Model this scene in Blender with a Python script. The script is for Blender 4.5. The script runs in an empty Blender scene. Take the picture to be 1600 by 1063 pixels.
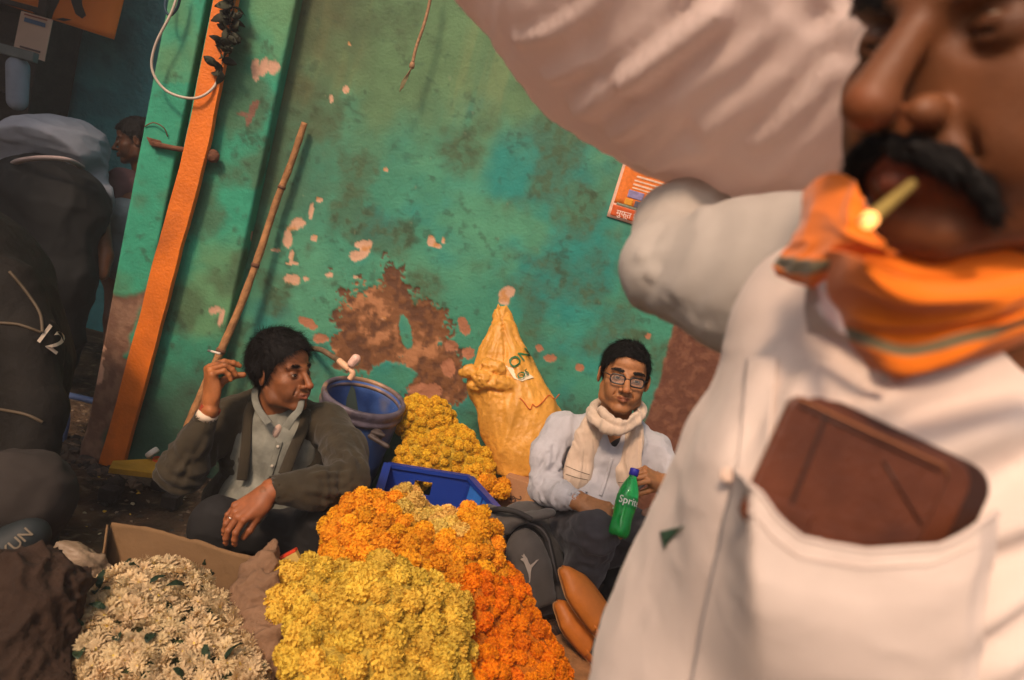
import bpy, bmesh, math, random
import numpy as np
from mathutils import Vector, Matrix, Euler

# ------------------------------------------------------------------ camera, sky, sun, exposure
scene = bpy.context.scene
COL = scene.collection
FPX = 1120.0                      # focal length in pixels of the 1600 px wide photograph
PITCH, ROLL, CAMH = math.radians(7.5), math.radians(15.0), 1.30
_R0 = np.array([1, 0, 0.]); _U0 = np.array([0, math.sin(PITCH), math.cos(PITCH)])
FWD = np.array([0, math.cos(PITCH), -math.sin(PITCH)])
RGT = math.cos(ROLL) * _R0 + math.sin(ROLL) * _U0
UPV = -math.sin(ROLL) * _R0 + math.cos(ROLL) * _U0
EYE = np.array([0, 0, CAMH])

cd = bpy.data.cameras.new('camera'); cam = bpy.data.objects.new('camera', cd); COL.objects.link(cam)
scene.camera = cam
cd.sensor_width = 36.0; cd.lens = FPX / 1600 * 36.0
cd.clip_start = 0.02; cd.clip_end = 300
M = Matrix(((RGT[0], UPV[0], -FWD[0], EYE[0]), (RGT[1], UPV[1], -FWD[1], EYE[1]), (RGT[2], UPV[2], -FWD[2], EYE[2]), (0, 0, 0, 1)))
cam.matrix_world = M
cd.dof.use_dof = True; cd.dof.focus_distance = 2.4; cd.dof.aperture_fstop = 4.3

SUN_EL, SUN_AZ = math.radians(44), math.radians(-22)      # azimuth: to the right of straight behind the camera
world = bpy.data.worlds.new("World"); scene.world = world; world.use_nodes = True
wn = world.node_tree; bg = wn.nodes['Background']
sky = wn.nodes.new('ShaderNodeTexSky'); sky.sky_type = 'NISHITA'; sky.sun_disc = False
sky.sun_elevation = SUN_EL; sky.sun_rotation = math.pi - SUN_AZ
sky.air_density = .6; sky.dust_density = 6.0; sky.ozone_density = .4
wn.links.new(sky.outputs[0], bg.inputs[0]); bg.inputs[1].default_value = 0.10
sl = bpy.data.lights.new('sun', 'SUN'); sun = bpy.data.objects.new('sun', sl); COL.objects.link(sun)
sl.energy = 2.9; sl.angle = math.radians(9); sl.color = (1.0, 0.69, 0.47)
sdir = Vector((-math.sin(SUN_AZ) * math.cos(SUN_EL), math.cos(SUN_AZ) * math.cos(SUN_EL), -math.sin(SUN_EL)))
sun.rotation_euler = sdir.to_track_quat('-Z', 'Y').to_euler(); sun.location = (2, -3, 4)
scene.view_settings.view_transform = 'Standard'; scene.view_settings.look = 'None'
scene.view_settings.exposure = 0.15; scene.view_settings.gamma = 1.0
scene.view_settings.use_curve_mapping = False

# ------------------------------------------------------------------ helpers
def P(u, v, d):
    """point of the place seen at pixel (u, v) of the photograph, d metres in front of the lens"""
    return EYE + d * (FWD + (u - 800) / FPX * RGT + (531.5 - v) / FPX * UPV)
def G(u, v, z=0.0):
    r = FWD + (u - 800) / FPX * RGT + (531.5 - v) / FPX * UPV
    return EYE + (z - CAMH) / r[2] * r
def px(n, d): return n * d / FPX

def _hash(ix, iy, iz, seed):
    n = (ix.astype(np.int64) * 73856093) ^ (iy.astype(np.int64) * 19349663) ^ (iz.astype(np.int64) * 83492791) ^ (seed * 2654435)
    n = (n ^ (n >> 13)) * 1274126177 & 0x7fffffff
    n = (n ^ (n >> 16)) * 60493 & 0x7fffffff
    return (n & 0xffff).astype(np.float32) / 65535.0
def vnoise(p, seed=0):
    p = np.asarray(p, dtype=np.float64); i = np.floor(p).astype(np.int64); f = (p - i).astype(np.float32)
    f = f * f * f * (f * (f * 6 - 15) + 10)
    r = 0
    for dx in (0, 1):
        wx = f[..., 0] if dx else 1 - f[..., 0]
        for dy in (0, 1):
            wy = f[..., 1] if dy else 1 - f[..., 1]
            for dz in (0, 1):
                wz = f[..., 2] if dz else 1 - f[..., 2]
                r = r + _hash(i[..., 0] + dx, i[..., 1] + dy, i[..., 2] + dz, seed) * wx * wy * wz
    return r * 2 - 1
def fbm(p, oct=4, seed=0, gain=0.5):
    p = np.asarray(p, dtype=np.float64); a, s, t = 1.0, 0, 0
    for o in range(oct):
        s = s + a * vnoise(p, seed + o * 17); t += a; a *= gain; p = p * 2.03 + 11.3
    return s / t
def ridged(p, oct=3, seed=0):
    p = np.asarray(p, dtype=np.float64); a, s, t = 1.0, 0, 0
    for o in range(oct):
        s = s + a * (1 - np.abs(vnoise(p, seed + o * 31)) * 2); t += a; a *= 0.5; p = p * 2.1 + 5.7
    return s / t
def sstep(a, b, x):
    t = np.clip((x - a) / (b - a), 0, 1); return t * t * (3 - 2 * t)

def new_mesh(name, v, f, smooth=True, colors=None, mats=None, midx=None):
    me = bpy.data.meshes.new(name)
    v = np.asarray(v, dtype=np.float32)
    if isinstance(f, np.ndarray):
        n, k = f.shape
        me.vertices.add(len(v)); me.vertices.foreach_set('co', v.ravel())
        me.loops.add(n * k); me.loops.foreach_set('vertex_index', f.astype(np.int32).ravel())
        me.polygons.add(n); me.polygons.foreach_set('loop_start', np.arange(0, n * k, k, dtype=np.int32))
        me.polygons.foreach_set('loop_total', np.full(n, k, dtype=np.int32))
        me.update(calc_edges=True)
    else:
        me.from_pydata([tuple(map(float, x)) for x in v], [], [tuple(map(int, x)) for x in f]); me.update()
    me.polygons.foreach_set('use_smooth', np.full(len(me.polygons), smooth, dtype=bool))
    if colors is not None:
        c = np.ones((len(v), 4), dtype=np.float32); c[:, :3] = colors
        a = me.color_attributes.new('Col', 'FLOAT_COLOR', 'POINT'); a.data.foreach_set('color', c.ravel())
    if mats:
        for m in (mats if isinstance(mats, (list, tuple)) else [mats]): me.materials.append(m)
    if midx is not None: me.polygons.foreach_set('material_index', np.asarray(midx, dtype=np.int32))
    return me
def link(name, me, parent=None, loc=None):
    o = bpy.data.objects.new(name, me); COL.objects.link(o)
    if parent is not None:
        o.parent = parent; o.matrix_parent_inverse = Matrix.Translation(-parent.location) if parent.type == 'EMPTY' else Matrix.Identity(4)
    if loc is not None: o.location = loc
    return o
def add(name, vf, mat, parent=None, smooth=True, colors=None):
    return link(name, new_mesh(name, vf[0], vf[1], smooth, colors, mat), parent)
def tag(o, label=None, cat=None, group=None, kind=None):
    if label: o['label'] = label
    if cat: o['category'] = cat
    if group: o['group'] = group
    if kind: o['kind'] = kind
    return o
def thing(name, label, cat, loc=(0, 0, 0), group=None):
    o = bpy.data.objects.new(name, None); COL.objects.link(o); o.location = Vector([float(c) for c in loc])
    o.empty_display_size = 0.05
    return tag(o, label, cat, group)
def merge(*vfs):
    V, Fs, n = [], [], 0
    for v, f in vfs:
        V.append(np.asarray(v, dtype=float)); Fs.extend([tuple(int(i) + n for i in q) for q in f]); n += len(v)
    return np.vstack(V), Fs
def rotm(rx=0, ry=0, rz=0): return np.array(Euler((rx, ry, rz)).to_matrix())
def frame(zdir, xhint=(1, 0, 0)):
    z = np.asarray(zdir, float); z = z / np.linalg.norm(z); x = np.asarray(xhint, float); x = x - z * (x @ z)
    if np.linalg.norm(x) < 1e-4: x = np.array([0, 1, 0.]) - z * z[1]
    x /= np.linalg.norm(x); return np.stack([x, np.cross(z, x), z], axis=1)      # columns
def box(c, s, R=None, bevel=0.0, seg=2):
    bm = bmesh.new(); bmesh.ops.create_cube(bm, size=1.0)
    for v in bm.verts: v.co = Vector((v.co.x * s[0], v.co.y * s[1], v.co.z * s[2]))
    if bevel > 0: bmesh.ops.bevel(bm, geom=bm.edges[:], offset=bevel, segments=seg, affect='EDGES', profile=0.5)
    bm.verts.ensure_lookup_table(); bm.verts.index_update()
    v = np.array([x.co[:] for x in bm.verts]); f = [[x.index for x in q.verts] for q in bm.faces]; bm.free()
    if R is not None: v = v @ np.asarray(R).T
    return v + np.asarray(c, float), f
def tube(pts, rad, n=10, cap=True, flat=None, hint=(0, 0, 1)):
    """swept tube; rad number or list; flat: second radius factor"""
    pts = np.asarray(pts, float); m = len(pts); rad = np.broadcast_to(np.asarray(rad, float), (m,))
    T = np.gradient(pts, axis=0); T /= np.linalg.norm(T, axis=1)[:, None] + 1e-9
    V = []; nrm = np.cross(T[0], hint)
    if np.linalg.norm(nrm) < 1e-3: nrm = np.cross(T[0], (1, 0.3, 0))
    nrm /= np.linalg.norm(nrm); a = np.linspace(0, 2 * math.pi, n, endpoint=False)
    for i in range(m):
        nrm = nrm - T[i] * (nrm @ T[i]); nrm /= np.linalg.norm(nrm); b = np.cross(T[i], nrm)
        V.append(pts[i] + rad[i] * (np.cos(a)[:, None] * nrm + np.sin(a)[:, None] * b * (flat or 1.0)))
    V = np.vstack(V); Fs = []
    for i in range(m - 1):
        for j in range(n):
            k = (j + 1) % n; Fs.append((i * n + j, i * n + k, (i + 1) * n + k, (i + 1) * n + j))
    if cap: Fs.append(tuple(range(n - 1, -1, -1))); Fs.append(tuple((m - 1) * n + j for j in range(n)))
    return V, Fs
def smooth_path(pts, n=24):
    pts = np.asarray(pts, float); m = len(pts); out = []
    for s in np.linspace(0, m - 1, n):
        i = min(int(s), m - 2); t = s - i
        p0, p1, p2, p3 = pts[max(i - 1, 0)], pts[i], pts[i + 1], pts[min(i + 2, m - 1)]
        out.append(0.5 * ((2 * p1) + (-p0 + p2) * t + (2 * p0 - 5 * p1 + 4 * p2 - p3) * t * t + (-p0 + 3 * p1 - 3 * p2 + p3) * t ** 3))
    return np.array(out)
def lathe(prof, n=32, R=None, c=(0, 0, 0), cap=False):
    V = []; Fs = []; a = np.linspace(0, 2 * math.pi, n, endpoint=False)
    for r, z in prof: V.append(np.stack([r * np.cos(a), r * np.sin(a), np.full(n, z)], 1))
    V = np.vstack(V)
    for i in range(len(prof) - 1):
        for j in range(n): k = (j + 1) % n; Fs.append((i * n + j, i * n + k, (i + 1) * n + k, (i + 1) * n + j))
    if cap: Fs.append(tuple(range(n - 1, -1, -1))); Fs.append(tuple((len(prof) - 1) * n + j for j in range(n)))
    if R is not None: V = V @ np.asarray(R).T
    return V + np.asarray(c, float), Fs
def prism(poly, depth, R=None, c=(0, 0, 0)):
    """polygon in local xy, extruded along local z by depth"""
    n = len(poly); V = [(x, y, 0) for x, y in poly] + [(x, y, depth) for x, y in poly]
    Fs = [tuple(range(n - 1, -1, -1)), tuple(range(n, 2 * n))] + [(i, (i + 1) % n, n + (i + 1) % n, n + i) for i in range(n)]
    V = np.array(V, float)
    if R is not None: V = V @ np.asarray(R).T
    return V + np.asarray(c, float), Fs
def gridmesh(Pg):
    a, b = Pg.shape[:2]; idx = np.arange(a * b).reshape(a, b)
    f = np.stack([idx[:-1, :-1], idx[1:, :-1], idx[1:, 1:], idx[:-1, 1:]], -1).reshape(-1, 4)
    return Pg.reshape(-1, 3), f
def thick(vf, t):
    """give an open quad sheet thickness t along its vertex normals"""
    v, f = np.asarray(vf[0], float), np.asarray(vf[1]); n = vnormals(v, f); m = len(v)
    e = {}
    for q in f:
        for i in range(4):
            a, b = int(q[i]), int(q[(i + 1) % 4]); e[(a, b)] = 1
    side = [(a, a + m, b + m, b) for (a, b) in e if (b, a) not in e]
    return np.vstack([v, v - n * t]), np.vstack([f, f[:, ::-1] + m, np.array(side, dtype=int).reshape(-1, 4)])
def vnormals(v, f):
    f = np.asarray(f); a = v[f[:, 0]]; n = np.cross(v[f[:, 1]] - a, v[f[:, 2]] - a)
    if f.shape[1] == 4: n = n + np.cross(v[f[:, 2]] - a, v[f[:, 3]] - a)
    out = np.zeros_like(v)
    for k in range(f.shape[1]): np.add.at(out, f[:, k], n)
    return out / (np.linalg.norm(out, axis=1)[:, None] + 1e-12)
def text_mesh(s, size, font=None, thickness=0.0):
    cu = bpy.data.curves.new('lettering', 'FONT'); cu.body = s; cu.size = size; cu.align_x = 'CENTER'; cu.align_y = 'CENTER'; cu.resolution_u = 3
    cu.extrude = thickness; cu.offset = size * 0.012
    o = bpy.data.objects.new('lettering', cu); COL.objects.link(o)
    dg = bpy.context.evaluated_depsgraph_get(); me = bpy.data.meshes.new_from_object(o.evaluated_get(dg))
    v = np.array([x.co[:] for x in me.vertices]); f = [tuple(q.vertices) for q in me.polygons]
    bpy.data.objects.remove(o); bpy.data.curves.remove(cu); bpy.data.meshes.remove(me)
    return v, f

# ------------------------------------------------------------------ signed distance modelling
class Field:
    def __init__(s, lo, hi, h):
        s.lo = np.array(lo, float); s.h = h; s.n = np.ceil((np.array(hi) - s.lo) / h).astype(int) + 1
        s.f = np.full(tuple(s.n), 0.2, dtype=np.float32)
    def _sub(s, lo, hi):
        a = np.clip(np.floor((lo - s.lo) / s.h).astype(int), 0, s.n); b = np.clip(np.ceil((hi - s.lo) / s.h).astype(int) + 1, 0, s.n)
        if np.any(b <= a): return None, None
        ax = [((np.arange(a[i], b[i]) * s.h) + s.lo[i]).astype(np.float32) for i in range(3)]
        return tuple(slice(a[i], b[i]) for i in range(3)), np.stack(np.meshgrid(*ax, indexing='ij'), -1)
    def _mix(s, sl, d, k, op):
        f = s.f[sl]
        if op == 'add':
            if k <= 0: s.f[sl] = np.minimum(f, d); return
            h = np.clip(0.5 + 0.5 * (f - d) / k, 0, 1); s.f[sl] = f * (1 - h) + d * h - k * h * (1 - h)
        else:
            if k <= 0: s.f[sl] = np.maximum(f, -d); return
            h = np.clip(0.5 - 0.5 * (f + d) / k, 0, 1); s.f[sl] = f * (1 - h) - d * h + k * h * (1 - h)
    def ell(s, c, r, R=None, k=0.01, op='add'):
        c = np.asarray(c, float); r = np.broadcast_to(np.asarray(r, float), (3,)).astype(np.float32); m = r.max() + k * 1.5 + 2 * s.h
        sl, p = s._sub(c - m, c + m)
        if sl is None: return s
        p = p - c.astype(np.float32)
        if R is not None: p = p @ np.asarray(R, dtype=np.float32)
        k0 = np.linalg.norm(p / r, axis=-1); k1 = np.linalg.norm(p / (r * r), axis=-1)
        s._mix(sl, k0 * (k0 - 1) / np.maximum(k1, 1e-6), k, op); return s
    def cap(s, a, b, ra, rb=None, k=0.01, op='add', flat=None):
        rb = ra if rb is None else rb; a = np.asarray(a, float); b = np.asarray(b, float); m = max(ra, rb) + k * 1.5 + 2 * s.h
        sl, p = s._sub(np.minimum(a, b) - m, np.maximum(a, b) + m)
        if sl is None: return s
        ab = (b - a).astype(np.float32); q = p - a.astype(np.float32)
        if flat is not None:      # squash along a direction: (dir, factor)
            d0 = np.asarray(flat[0], dtype=np.float32); d0 = d0 / np.linalg.norm(d0)
            q = q + (q @ d0)[..., None] * d0 * (1 / flat[1] - 1); ab = ab + (ab @ d0) * d0 * (1 / flat[1] - 1)
        t = np.clip((q @ ab) / (ab @ ab + 1e-12), 0, 1)
        d = np.linalg.norm(q - t[..., None] * ab, axis=-1) - (ra + (rb - ra) * t)
        if flat is not None: d = d * 0.7
        s._mix(sl, d, k, op); return s
    def chain(s, pts, rads, k=0.01, op='add'):
        rads = np.broadcast_to(np.asarray(rads, float), (len(pts),))
        for i in range(len(pts) - 1): s.cap(pts[i], pts[i + 1], rads[i], rads[i + 1], k, op)
        return s
    def boxx(s, c, hs, R=None, rnd=0.01, k=0.0, op='add'):
        c = np.asarray(c, float); hs = np.asarray(hs, dtype=np.float32); m = np.linalg.norm(hs) + rnd + k * 1.5 + 2 * s.h
        sl, p = s._sub(c - m, c + m)
        if sl is None: return s
        p = p - c.astype(np.float32)
        if R is not None: p = p @ np.asarray(R, dtype=np.float32)
        q = np.abs(p) - (hs - rnd)
        d = np.linalg.norm(np.maximum(q, 0), axis=-1) + np.minimum(q.max(-1), 0) - rnd
        s._mix(sl, d, k, op); return s
    def cut(s, pt, nrm):
        """remove everything on the side the normal points to"""
        sl, p = s._sub(s.lo, s.lo + s.n * s.h); nrm = np.asarray(nrm, float); nrm /= np.linalg.norm(nrm)
        d = (p - np.asarray(pt, dtype=np.float32)) @ nrm.astype(np.float32); s.f[sl] = np.maximum(s.f[sl], d); return s
    def warp(s, fn):
        sl, p = s._sub(s.lo, s.lo + s.n * s.h); near = np.abs(s.f) < 0.06
        s.f[near] += fn(p[near]).astype(np.float32); return s
    def mesh(s, smooth=1):
        f = s.f.copy(); f[0] = f[-1] = 0.1; f[:, 0] = f[:, -1] = 0.1; f[:, :, 0] = f[:, :, -1] = 0.1
        ins = f < 0; n = np.array(f.shape) - 1
        cnt = np.zeros(tuple(n), dtype=np.int8)
        for dx in (0, 1):
            for dy in (0, 1):
                for dz in (0, 1): cnt += ins[dx:n[0] + dx, dy:n[1] + dy, dz:n[2] + dz]
        act = (cnt > 0) & (cnt < 8); ci = np.argwhere(act); ids = np.full(tuple(n), -1, dtype=np.int64); ids[act] = np.arange(len(ci))
        acc = np.zeros((len(ci), 3)); num = np.zeros(len(ci))
        corners = [(0, 0, 0), (1, 0, 0), (0, 1, 0), (1, 1, 0), (0, 0, 1), (1, 0, 1), (0, 1, 1), (1, 1, 1)]
        for i in range(8):
            for b in (1, 2, 4):
                if i & b: continue
                c0 = np.array(corners[i]); c1 = np.array(corners[i | b])
                a0 = f[tuple((ci + c0).T)]; a1 = f[tuple((ci + c1).T)]; m = (a0 < 0) != (a1 < 0)
                t = np.where(m, a0 / np.where(m, a0 - a1, 1), 0)
                acc += np.where(m[:, None], c0 + (c1 - c0) * t[:, None], 0); num += m
        v = (ci + acc / num[:, None]) * s.h + s.lo
        quads = []
        for ax in range(3):
            o1, o2 = [(1, 2), (2, 0), (0, 1)][ax]
            sa = [slice(1, n[i]) for i in range(3)]; sa[ax] = slice(0, n[ax]); sb = list(sa); sb[ax] = slice(1, n[ax] + 1)
            A, B = ins[tuple(sa)], ins[tuple(sb)]; e = np.argwhere(A != B)
            if not len(e): continue
            off = np.array([1, 1, 1]); off[ax] = 0; e = e + off
            u1 = np.zeros(3, int); u1[o1] = 1; u2 = np.zeros(3, int); u2[o2] = 1
            q = np.stack([ids[tuple((e - u1 - u2).T)], ids[tuple((e - u2).T)], ids[tuple(e.T)], ids[tuple((e - u1).T)]], 1)
            flip = ~ins[tuple(e.T)]; q[flip] = q[flip][:, ::-1]
            quads.append(q)
        q = np.vstack(quads)
        for _ in range(smooth):
            s1 = np.zeros_like(v); c1 = np.zeros(len(v))
            for a, b in ((0, 1), (1, 2), (2, 3), (3, 0)):
                np.add.at(s1, q[:, a], v[q[:, b]]); np.add.at(s1, q[:, b], v[q[:, a]]); np.add.at(c1, q[:, a], 1); np.add.at(c1, q[:, b], 1)
            v = v * 0.5 + 0.5 * s1 / c1[:, None]
        return v, q
def displace(vf, fn):
    v, f = vf
    if not isinstance(f, np.ndarray) and len({len(q) for q in f}) > 1: return vf
    n = vnormals(v, f); return v + n * np.asarray(fn(v))[:, None], f
def qmerge(*vfs):
    V, Fs, n = [], [], 0
    for v, f in vfs: V.append(v); Fs.append(np.asarray(f) + n); n += len(v)
    return np.vstack(V), np.vstack(Fs)
# ------------------------------------------------------------------ materials
def mat(name, color=(.5, .5, .5), rough=.7, metal=0., var=.15, vscale=8., bump=.0, bscale=60., attr=False, spec=.4,
        sheen=0., weave=0., wscale=900., trans=0., ior=1.45, rand=0., randhue=0., sss=0., blotch=None, coat=0., emit=None, detail=6, sat=None):
    m = bpy.data.materials.new(name); m.use_nodes = True; nt = m.node_tree; N = nt.nodes; L = nt.links
    m.diffuse_color = (*color, 1); b = N['Principled BSDF']; tc = N.new('ShaderNodeTexCoord'); co = tc.outputs['Object']
    b.inputs['Roughness'].default_value = rough; b.inputs['Metallic'].default_value = metal
    b.inputs['Specular IOR Level'].default_value = spec; b.inputs['IOR'].default_value = ior
    b.inputs['Transmission Weight'].default_value = trans; b.inputs['Coat Weight'].default_value = coat
    if sheen: b.inputs['Sheen Weight'].default_value = sheen; b.inputs['Sheen Roughness'].default_value = .5
    if sss: b.inputs['Subsurface Weight'].default_value = sss; b.inputs['Subsurface Radius'].default_value = (.012, .005, .003); b.inputs['Subsurface Scale'].default_value = 1.0
    if attr:
        a = N.new('ShaderNodeAttribute'); a.attribute_name = 'Col'; src = a.outputs['Color']
    else:
        c = N.new('ShaderNodeRGB'); c.outputs[0].default_value = (*color, 1); src = c.outputs[0]
    def noise(scale, det=detail):
        n = N.new('ShaderNodeTexNoise'); n.inputs['Scale'].default_value = scale; n.inputs['Detail'].default_value = det; L.new(co, n.inputs['Vector']); return n
    if blotch:
        n = noise(blotch[1]); r = N.new('ShaderNodeMapRange'); r.inputs['From Min'].default_value = blotch[2]; r.inputs['From Max'].default_value = blotch[3]
        L.new(n.outputs[0], r.inputs[0]); x = N.new('ShaderNodeMixRGB'); L.new(r.outputs[0], x.inputs[0]); L.new(src, x.inputs[1]); x.inputs[2].default_value = (*blotch[0], 1); src = x.outputs[0]
    if var:
        n = noise(vscale); r = N.new('ShaderNodeMapRange'); r.inputs['From Min'].default_value = .3; r.inputs['From Max'].default_value = .7
        r.inputs['To Min'].default_value = 1 - var; r.inputs['To Max'].default_value = 1 + var; L.new(n.outputs[0], r.inputs[0])
        x = N.new('ShaderNodeVectorMath'); x.operation = 'SCALE'; L.new(src, x.inputs[0]); L.new(r.outputs[0], x.inputs['Scale']); src = x.outputs[0]
    if rand or randhue:
        oi = N.new('ShaderNodeObjectInfo'); h = N.new('ShaderNodeHueSaturation')
        r = N.new('ShaderNodeMapRange'); r.inputs['To Min'].default_value = 1 - rand; r.inputs['To Max'].default_value = 1 + rand * .6; L.new(oi.outputs['Random'], r.inputs[0]); L.new(r.outputs[0], h.inputs['Value'])
        if randhue:
            q = N.new('ShaderNodeMath'); q.operation = 'MULTIPLY'; q.inputs[1].default_value = 7.31; L.new(oi.outputs['Random'], q.inputs[0])
            q2 = N.new('ShaderNodeMath'); q2.operation = 'FRACT'; L.new(q.outputs[0], q2.inputs[0])
            r2 = N.new('ShaderNodeMapRange'); r2.inputs['To Min'].default_value = .5 - randhue; r2.inputs['To Max'].default_value = .5 + randhue; L.new(q2.outputs[0], r2.inputs[0]); L.new(r2.outputs[0], h.inputs['Hue'])
        L.new(src, h.inputs['Color']); src = h.outputs[0]
    L.new(src, b.inputs['Base Color'])
    hgt = None
    if bump:
        n = noise(bscale); bp = N.new('ShaderNodeBump'); bp.inputs['Strength'].default_value = bump; bp.inputs['Distance'].default_value = 1.2 / bscale
        L.new(n.outputs[0], bp.inputs['Height']); hgt = bp
    if weave:
        wsum = None
        for d in ('X', 'Z'):
            w = N.new('ShaderNodeTexWave'); w.bands_direction = d; w.inputs['Scale'].default_value = wscale / 6.28; w.inputs['Distortion'].default_value = .6; w.inputs['Detail'].default_value = 1; L.new(co, w.inputs['Vector'])
            if wsum is None: wsum = w.outputs[1]
            else:
                ad = N.new('ShaderNodeMath'); ad.operation = 'ADD'; L.new(wsum, ad.inputs[0]); L.new(w.outputs[1], ad.inputs[1]); wsum = ad.outputs[0]
        bp = N.new('ShaderNodeBump'); bp.inputs['Strength'].default_value = weave; bp.inputs['Distance'].default_value = 1.0 / wscale; L.new(wsum, bp.inputs['Height'])
        if hgt: L.new(hgt.outputs[0], bp.inputs['Normal'])
        hgt = bp
    if hgt: L.new(hgt.outputs[0], b.inputs['Normal'])
    if emit: b.inputs['Emission Color'].default_value = (*emit[0], 1); b.inputs['Emission Strength'].default_value = emit[1]
    return m
def S(r, g, b):
    """sRGB 0-255 -> linear"""
    return tuple(((c / 255) / 12.92 if c <= 10 else (((c / 255) + .055) / 1.055) ** 2.4) for c in (r, g, b))
def translucent(m, k):
    nt = m.node_tree; b = nt.nodes['Principled BSDF']; out = nt.nodes['Material Output']; t = nt.nodes.new('ShaderNodeBsdfTranslucent')
    nt.links.new(b.inputs['Base Color'].links[0].from_socket, t.inputs[0]); mx = nt.nodes.new('ShaderNodeMixShader'); mx.inputs[0].default_value = k
    nt.links.new(b.outputs[0], mx.inputs[1]); nt.links.new(t.outputs[0], mx.inputs[2]); nt.links.new(mx.outputs[0], out.inputs[0])
# ------------------------------------------------------------------ the setting
M_ground = mat('packed_dirt', attr=True, rough=.93, var=.35, vscale=9, bump=.9, bscale=55, spec=.2)
M_wall = mat('painted_plaster', attr=True, rough=.72, var=.10, vscale=14, bump=.22, bscale=80, spec=.3)
M_bluewall = mat('blue_plaster', attr=True, rough=.85, var=.2, vscale=3, bump=.4, bscale=30)

WS = np.array([1, .09, 0.]); WS /= np.linalg.norm(WS); WN = np.array([WS[1], -WS[0], 0.]); W0 = np.array([0, 3.10, 0.])
def onwall(u, v, off=0.0):
    """where the sight line of a pixel meets the wall plane (moved off metres towards the street)"""
    r = FWD + (u - 800) / FPX * RGT + (531.5 - v) / FPX * UPV; o = W0 + WN * off
    return EYE + r * (((o - EYE) @ WN) / (r @ WN))
def to_px(p):
    q = p - EYE; d = q @ FWD; return np.stack([800 + FPX * (q @ RGT) / d, 531.5 - FPX * (q @ UPV) / d], -1)
def blob(uv, c, r, ang=0.0):
    q = uv - np.array(c, float); a = math.radians(ang); ca, sa = math.cos(a), math.sin(a)
    x = q[..., 0] * ca + q[..., 1] * sa; y = -q[..., 0] * sa + q[..., 1] * ca
    return np.sqrt((x / r[0]) ** 2 + (y / r[1]) ** 2) - 1
def mixc(c, k, m): return c * (1 - m[..., None]) + np.array(k, float) * m[..., None]

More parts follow.
